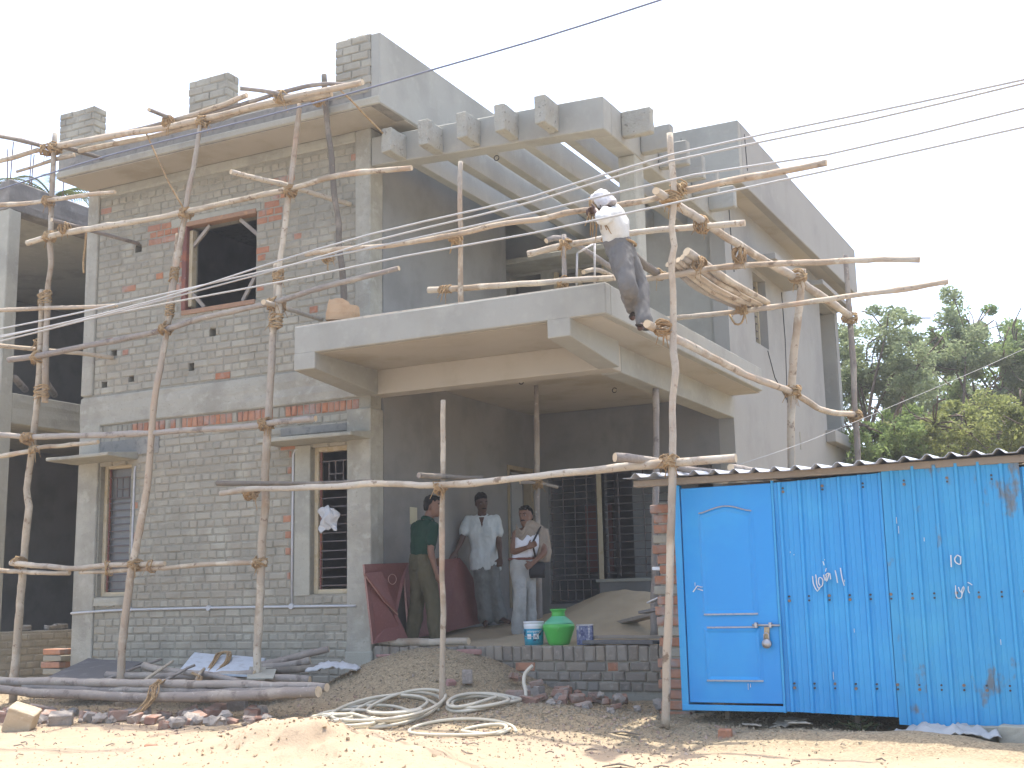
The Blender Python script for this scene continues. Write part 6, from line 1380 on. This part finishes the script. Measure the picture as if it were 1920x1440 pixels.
block('flat red stone offcut on the gravel heap left of the short upright', onto((0.368,-0.222,0.800)), .27, .09, .03, granite_edge, .4, 0, 'stone', 'stone_offcut')
block('small triangular red stone chip at the foot of the short upright', onto((1.513,-0.908,0.680)), .09, .06, .06, granite_edge, 1.0, .4, 'stone', 'stone_offcut')
# squared tree stump / timber block at the left edge
o = block('big squared pale timber block tilted at the lower left corner', onto((-2.184,-2.835,0.480)), .26, .22, .24, material('pale_split_timber', (.46, .37, .25), [(7, (.36, .28, .18), .5, .7, .8, (.4, 2, 2)), (25, (.55, .47, .36), .55, .7, .6)], .9, (30, .6, .008), coord='obj'), .45, .35, 'timber', 'timber_block')
o.rotation_euler = (.25, .35, .6)
stk = thing('brick_stack', 'small stack of orange bricks against the foot of the left corner column', 'brick stack', (-4.832,0.100,0.718))
rk = random.Random(2)
for k in range(4):
    o = MB().box(-.17 + rk.uniform(-.02, .02), .15 + rk.uniform(-.02, .02), -.11, .10, .082 * k, .082 * k + .072).build('brick', brick_red if k in (3, 1) else brick_grey, stk, bevel=.008)
for k in range(7):
    px_, py_ = rs.uniform(1415, 1500), rs.uniform(1348, 1370)
tl = thing('tile_pieces', 'broken tile pieces heaped under the shed next to the red brick', 'tiles', onto((4.805,-1.201,0.440)))
for k in range(9):
    o = MB().box(-.09, .09, -.05, .06, 0, .012).build('tile_piece', material('dusty_tile', (.42, .37, .29), [(9, (.3, .25, .2), .5, .7, .7)], .9), tl, bevel=.003); rough_end(o, .008, k); o.location = (rk.uniform(-.22, .22), rk.uniform(-.1, .12), .01 + rk.uniform(0, .06)); o.rotation_euler = (rk.uniform(-.3, .3), rk.uniform(-.3, .3), rk.uniform(0, 6))
# scattered chips, clods and twigs: too many and too small to count
def scatter(name, label, cat, n, fx, size, m, seed):
    rg = random.Random(seed); mb = MB(); tri = [(0, 0, 1), (.9, 0, -.3), (-.45, .8, -.3), (-.45, -.8, -.3)]
    for k in range(n):
        x, y = fx(rg); s = size * (.4 + rg.random() ** 2 * 1.6); z = gz_fast(x, y); e = Euler((rg.uniform(0, 6), rg.uniform(0, 6), rg.uniform(0, 6))).to_matrix()
        vs = [e @ Vector((a * s * rg.uniform(.7, 1.3), b * s * rg.uniform(.7, 1.3), c * s * .8)) for a, b, c in tri + [(0, 0, -.9)]]
        mb.add([(v.x + x, v.y + y, v.z + z + s * .15) for v in vs], [(0, 1, 2), (0, 2, 3), (0, 3, 1), (4, 2, 1), (4, 3, 2), (4, 1, 3)])
    o = mb.build(name, m); return tag(o, label, cat, kind='stuff')
def gz_fast(x, y):
    i = min(max(int(np.searchsorted(gx, x)) - 1, 0), nx - 2); j = min(max(int(np.searchsorted(gy, y)) - 1, 0), ny - 2)
    u = (x - gx[i]) / (gx[i + 1] - gx[i]); v = (y - gy[j]) / (gy[j + 1] - gy[j])
    return float((Zg[j, i] * (1 - u) + Zg[j, i + 1] * u) * (1 - v) + (Zg[j + 1, i] * (1 - u) + Zg[j + 1, i + 1] * u) * v)
chip = material('grey_gravel', (.30, .24, .155), [], .95, rnd=[((.20, .165, .115), .8, 1), ((.40, .33, .225), .7, 5.3)], isl=True)
clod = material('sand_clods', (.38, .285, .18), [], .95, rnd=[((.28, .21, .135), .8, 1)], isl=True)
redchip = material('brick_crumbs', (.32, .22, .16), [], .95, rnd=[((.36, .30, .24), .9, 1)], isl=True)
scatter('gravel', 'loose grey gravel spread in front of the porch', 'gravel', 9000, lambda r: (r.uniform(-4.6, 5.6), -.1 - abs(r.gauss(0, .85))), .011, chip, 1)
scatter('gravel_patch', 'grey gravel around the hose coils and the tall upright', 'gravel', 3500, lambda r: (r.gauss(2.6, 1.1), r.gauss(-1.7, .45)), .012, chip, 2)
scatter('sand_clods', 'small sand clods over the sunlit foreground', 'sand', 2600, lambda r: (r.gauss(2.4, 2.4), r.uniform(-5.6, -2.2)), .007, clod, 3)
scatter('brick_crumbs', 'brick crumbs strewn along the rubble', 'rubble', 1500, lambda r: (r.uniform(-3.6, 4.6), r.gauss(-2.0, .5)), .014, redchip, 4)
scatter('heap_clods', 'lumps of sand on the foreground heap', 'sand', 240, lambda r: (r.gauss(2.0, .55), r.gauss(-4.05, .4)), .014, clod, 5)
tw = MB(); rg = random.Random(44)
for k in range(60):
    x, y = rg.uniform(-2.5, 6), rg.uniform(-4.2, -1.8); a = rg.uniform(0, 6.28); l = rg.uniform(.04, .14); z = gz_fast(x, y) + .012
    tw.tube([(x, y, z), (x + math.cos(a) * l * .5, y + math.sin(a) * l * .5, z + .012), (x + math.cos(a + .3) * l, y + math.sin(a + .3) * l, z)], rg.uniform(.003, .007), 4)
tag(tw.build('twigs', wood_bark), 'bits of bark and twigs littering the sunlit sand', 'twigs', kind='stuff')
for k, (px_, py_) in enumerate(((0.559,-3.255,0.400)[:2], (0.932,-2.699,0.450)[:2], (-1.157,-1.450,0.420)[:2], (3.711,-1.947,0.450)[:2], (4.183,-3.157,0.380)[:2])):
    z = gz(px_, py_); l = (.20, .16, .24, .16, .12)[k]
    o = MB().tube([(-l, 0, .01), (0, .02, .03), (l, -.02, .01)], [.012, .022, .008], 6, squash=.4).build('bark_strip', wood_bark, None, True); o.location = (px_, py_, z); o.rotation_euler.z = (.3, .5, .2, .1, .2)[k]
    tag(o, ('curved dark bark strip on the sand left of the sand heap', 'bark strip between the rubble and the sand heap', 'long bark strip below the rope ends', 'bark strip near the foot of the tallest upright', 'small bark strip at the bottom of the picture right of centre')[k], 'bark')

# weed and torn plastic at the foot of the shed
wd = thing('weed', 'small green weed growing at the foot of the blue shed wall', 'plant', onto((5.477,-1.198,0.440)))
rg = random.Random(31); mb = MB()
for k in range(90):
    a = rg.uniform(0, 6.28); rr_ = rg.random() ** .6 * .22; z = rg.uniform(.01, .12) * (1.2 - rr_ * 3); d = Vector((math.cos(a), math.sin(a), rg.uniform(.1, .8))).normalized(); p = Vector((rr_ * math.cos(a) * 1.3, rr_ * math.sin(a) * .7, max(.01, z))); sd_ = d.cross(Vector((0, 0, 1))).normalized() * .014; l = rg.uniform(.03, .06)
    mb.add([p, p + d * l * .5 + sd_, p + d * l, p + d * l * .5 - sd_], [(0, 1, 2, 3)])
mb.build('leaves', material('weed_green', (.09, .13, .06), [], .7, rnd=[((.14, .17, .09), .8, 1)], isl=True), wd)
mb = MB()
for k in range(6):
    a = k / 6 * 6.28; mb.tube([(0, 0, 0), (.06 * math.cos(a), .04 * math.sin(a), .06), (.16 * math.cos(a), .1 * math.sin(a), .07)], .004, 4)
mb.build('stem', material('weed_stem', (.12, .14, .06), [], .8), wd)
pb = MB(); n_ = 26
for i in range(n_):
    for j in range(14):
        u = i / (n_ - 1) - .5; v = j / 13 - .5; pb.v.append((u * .75, v * .34, .03 + .06 * (1 - 4 * u * u) * (1 - 3 * v * v) + .06 * mnoise.noise(Vector((u * 8, v * 8, 7))) + .035 * mnoise.noise(Vector((u * 19, v * 19, 2)))))
for i in range(n_ - 1):
    for j in range(13): pb.f.append((i * 14 + j, (i + 1) * 14 + j, (i + 1) * 14 + j + 1, i * 14 + j + 1)); pb.m.append(0)
o = pb.build('plastic_sheet', material('grey_cement_bag', (.40, .41, .40), [(12, (.28, .28, .27), .5, .7, .7)], .6), None, True); o.location = onto((6.169,-1.487,0.400)); o.rotation_euler.z = .25; md = o.modifiers.new('t', 'SOLIDIFY'); md.thickness = .006
tag(o, 'crumpled grey plastic sheet on the ground under the right part of the shed', 'plastic sheet')
block('pale concrete block under the right end of the shed', onto((6.432,-1.328,0.360)), .26, .16, .12, concrete, .2, 0, 'block', 'concrete_block')
block('second pale block beside the one under the shed end', onto((6.647,-1.408,0.360)), .2, .16, .14, concrete, -.2, 0, 'block', 'concrete_block')
block('red brick chip lying alone on the open sand at the lower left', onto((0.626,-4.029,0.380)), .09, .07, .06, brick_red, .5)
block('big grey stone at the right end of the rubble strip', onto((-0.751,-1.389,0.460)), .26, .2, .16, stone_m, .5, .2, 'stone', 'boulder')
block('squarish stone lying right of the timber block', onto((-2.011,-2.459,0.460)), .22, .15, .13, stone_m, .7, .25, 'stone', 'boulder')

# ------------------------------------------------------------------ trees
leaf_d = material('dark_green_leaves', (.18, .25, .09), [(.8, (.22, .29, .105), .45, .65, .8)], .55, coord='pos', rnd=[((.10, .15, .05), .6, 1), ((.26, .32, .12), .6, 7.7)], isl=True, spec=.12)
leaf_y = material('yellow_green_leaves', (.30, .32, .10), [(.9, (.23, .26, .085), .45, .65, .8)], .55, coord='pos', rnd=[((.11, .15, .05), .7, 1), ((.28, .30, .13), .6, 7.7)], isl=True, spec=.12)
leaf_g = material('grey_green_leaves', (.25, .295, .165), [(.8, (.20, .245, .135), .45, .65, .8)], .55, coord='pos', rnd=[((.13, .175, .08), .7, 1), ((.33, .38, .20), .6, 7.7)], isl=True, spec=.12)
bark_m = material('tree_bark', (.14, .11, .085), [(6, (.09, .07, .055), .45, .7, .8)], .95, (20, .7, .02))
for m in (leaf_d, leaf_y, leaf_g):
    nt = m.node_tree; bs = nt.nodes['Principled BSDF']; out = nt.nodes['Material Output']; tr = nt.nodes.new('ShaderNodeBsdfTranslucent'); ad = nt.nodes.new('ShaderNodeMixShader'); ad.inputs[0].default_value = .55
    nt.links.new(bs.inputs['Base Color'].links[0].from_socket, tr.inputs[0]); nt.links.new(bs.outputs[0], ad.inputs[1]); nt.links.new(tr.outputs[0], ad.inputs[2]); nt.links.new(ad.outputs[0], out.inputs[0])
def tree(label, base, h, clumps, nleaf, lsize, m, seed, bare=0, trunk_r=.16):
    """clumps: (dx, dy, z, rx, rz) in metres from the base; leaves sit on twigs inside each clump"""
    rg = random.Random(seed); root = thing('tree', label, 'tree', base, 'trees behind the shed')
    mb = MB(); top = Vector((rg.uniform(-.3, .3), rg.uniform(-.3, .3), h * .55))
    mb.tube(catmull([(0, 0, -.3), (rg.uniform(-.2, .2), rg.uniform(-.2, .2), h * .25), top], .4), [trunk_r * (1 - .04 * i) for i in range(len(catmull([(0, 0, -.3), (0, 0, h * .25), top], .4)) + 8)][:len(catmull([(0, 0, -.3), (0, 0, h * .25), top], .4))] if False else trunk_r * .8, 8)
    for (dx, dy, z, rx, rz) in clumps:
        s = Vector((0, 0, h * rg.uniform(.15, .5))); e = Vector((dx, dy, z)); md_ = s.lerp(e, .5) + Vector((rg.uniform(-.3, .3), rg.uniform(-.3, .3), rg.uniform(-.1, .4)))
        cpts = catmull([s, md_, e], .3); mb.tube(cpts, [trunk_r * .45 * (1 - .8 * i / len(cpts)) for i in range(len(cpts))], 6)
        for k in range(6 + bare):
            d = Vector((rg.gauss(0, 1), rg.gauss(0, 1), rg.gauss(.3, .8))).normalized(); ll = rx * rg.uniform(.8, 1.25) * (1.25 if k >= 6 else .9)
            q = [e, e + d * ll * .5 + Vector((rg.uniform(-.15, .15), rg.uniform(-.15, .15), rg.uniform(-.1, .15))), e + d * ll]
            mb.tube(catmull(q, .25), .016 if k < 6 else .012, 4)
    mb.build('trunk', bark_m, root, True)
    n = nleaf; V = np.zeros((n * 4, 3)); tot = sum(c[3] ** 2 * c[4] for c in clumps); i = 0
    for (dx, dy, z, rx, rz) in clumps:
        cnt = int(n * rx * rx * rz / tot); sub = [(rg.gauss(0, .55), rg.gauss(0, .55), rg.gauss(0, .55), rg.uniform(.22, .42)) for _ in range(14)]
        for k in range(cnt):
            if i >= n: break
            sx, sy, sz, sr = sub[rg.randrange(14)]; q = Vector((rg.gauss(0, 1), rg.gauss(0, 1), rg.gauss(0, 1))).normalized() * sr * rg.random() ** .45
            c = Vector((dx + (sx * .9 + q.x) * rx, dy + (sy * .9 + q.y) * rx, z + (sz * .9 + q.z) * rz)); s = lsize * rg.uniform(.6, 1.4)
            a = Vector((rg.gauss(0, 1), rg.gauss(0, 1), rg.gauss(0, .7))).normalized(); b = a.orthogonal().normalized(); b = (b * math.cos(rg.random() * 6.28) + a.cross(b) * math.sin(rg.random() * 6.28))
            V[i * 4] = c - a * s; V[i * 4 + 1] = c + b * s * .45; V[i * 4 + 2] = c + a * s; V[i * 4 + 3] = c - b * s * .45; i += 1
    V = V[:i * 4]; me = bpy.data.meshes.new('crown'); me.from_pydata(V.tolist(), [], np.arange(i * 4).reshape(-1, 4).tolist()); me.materials.append(m)
    link('crown', me, root); return root
def cl(seed, n, sx, sy, z0, z1, r0, r1):
    rg = random.Random(seed); return [(rg.uniform(-sx, sx), rg.uniform(-sy, sy), z0 + (z1 - z0) * rg.random(), rg.uniform(r0, r1), rg.uniform(r0, r1) * .8) for _ in range(n)]
def at_ground(p): return (p[0], p[1], .45)
tree('dense grey green tree right beside the rear corner of the house', at_ground((2.332,16.206,2.804)), 7.2, cl(1, 30, 1.5, 1.2, 1.6, 6.9, .65, 1.0), 80000, .045, leaf_g, 1)
tree('tall open tree with crooked bare branches near the right edge', at_ground((3.851,18.119,2.811)), 8, [(-.9, 0, 5.6, .75, .6), (-.3, .3, 6.4, .6, .5), (.5, 0, 6.9, .7, .6), (1.3, .3, 6.2, .8, .6), (-1.2, 0, 4.4, .8, .7), (.9, .2, 5.2, .6, .5), (1.7, 0, 5.0, .8, .8), (-.2, .2, 4.6, .6, .4)], 26000, .05, leaf_g, 2, 8, .12)
tree('bright green leafy tree at the right edge of the picture', at_ground((4.937,19.809,2.829)), 7.5, cl(3, 13, 1.3, 1.2, 3.8, 7.3, .6, .95), 34000, .05, leaf_d, 3, 3)
tree('yellow green bush just above the middle of the shed roof', at_ground((4.052,12.566,2.589)), 4.2, cl(4, 12, 1.2, .9, 1.2, 3.7, .5, .8), 30000, .042, leaf_y, 4, 2, .08)
tree('yellow green bush above the right end of the shed roof', at_ground((5.434,12.146,2.512)), 4.5, cl(5, 13, 1.3, .9, 1.2, 4.4, .5, .8), 32000, .042, leaf_y, 5, 2, .08)
tree('dark leafy bush low behind the rear upright pole', at_ground((3.325,11.061,2.562)), 3.4, cl(6, 12, 1.0, .8, 1.0, 3.9, .5, .8), 22000, .042, leaf_d, 6, 1, .08)
tree('pale twiggy thicket between the bushes behind the shed', at_ground((4.263,14.937,2.671)), 3.5, cl(7, 10, 1.8, .8, 1.0, 3.0, .5, .8), 6000, .05, leaf_g, 7, 14, .06)
tree('distant broad tree filling the gap behind the twiggy thicket', at_ground((2.201,26.319,3.199)), 6.5, cl(8, 30, 4.4, 1.5, 1.2, 7.0, 1.1, 1.6), 40000, .09, leaf_g, 8, 0, .2)
tree('tree standing outside the bright green one at the far right', at_ground((6.797,21.898,2.828)), 8, cl(9, 12, 1.6, 1.5, 3, 7.6, .8, 1.2), 12000, .08, leaf_d, 9)
# coconut palm behind the concrete frame
palm = thing('coconut_palm', 'coconut palm fronds showing over the neighbouring concrete frame', 'palm', (-11.390,5.950,1.980))
PB = Vector((-11.390,5.950,1.980)); pc_ = Vector((-10.624,4.874,9.399)) - PB
MB().tube(catmull([(0, 0, -.5), (.1, 0, pc_.z * .5), tuple(pc_)], .5), .13, 8).build('trunk', bark_m, palm, True)
leaf_p = material('palm_green', (.10, .13, .045), [(2, (.14, .16, .06), .45, .65, .8)], .75, spec=.08)
rg = random.Random(12)
for k in range(13):
    a = k / 13 * 6.283 + .2; el = rg.uniform(.15, .9); d = Vector((math.cos(a), math.sin(a), 0)); L_ = 1.9; rib = []; mb = MB()
    for i in range(13): t = i / 12; rib.append(pc_ + d * (L_ * t * math.cos(el * (1 - t * .4))) + Vector((0, 0, L_ * (math.sin(el) * t - .75 * t * t))))
    mb.tube(rib, [.02 * (1 - .06 * i) for i in range(13)], 5)
    for i in range(1, 13):
        for q in (0, .33, .66):
            p = rib[i - 1].lerp(rib[i], q); t = (i + q) / 13
            for s_ in (-1, 1):
                sd = d.cross(Vector((0, 0, 1))) * s_; ll = .42 * math.sin(max(.15, min(1, 1.15 - t)) * 1.57); tip = p + sd * ll * .8 + d * ll * .45 + Vector((0, 0, -ll * .35)); w = d * .014
                mb.add([p - w, p + w, tip], [(0, 1, 2)])
    mb.build('frond', leaf_p, palm)

# ------------------------------------------------------------------ thin haze, added also to lift blacks as lens glare does
hz_me = MB().box(-60, 80, -30, 110, -2.0, 14.0).mesh('haze', [])
hzm = bpy.data.materials.new('pale_haze'); hzm.use_nodes = True; hn = hzm.node_tree; hn.nodes.clear()
pv = hn.nodes.new('ShaderNodeVolumePrincipled'); pv.inputs['Color'].default_value = (.95, .96, .97, 1); pv.inputs['Density'].default_value = 0.0018; pv.inputs['Anisotropy'].default_value = 0.2
ho = hn.nodes.new('ShaderNodeOutputMaterial'); hn.links.new(pv.outputs[0], ho.inputs['Volume']); hz_me.materials.append(hzm)
haze = link('haze', hz_me); haze['kind'] = 'stuff'; tag(haze, 'pale noon haze over the building site, also standing in for lens glare', 'haze')
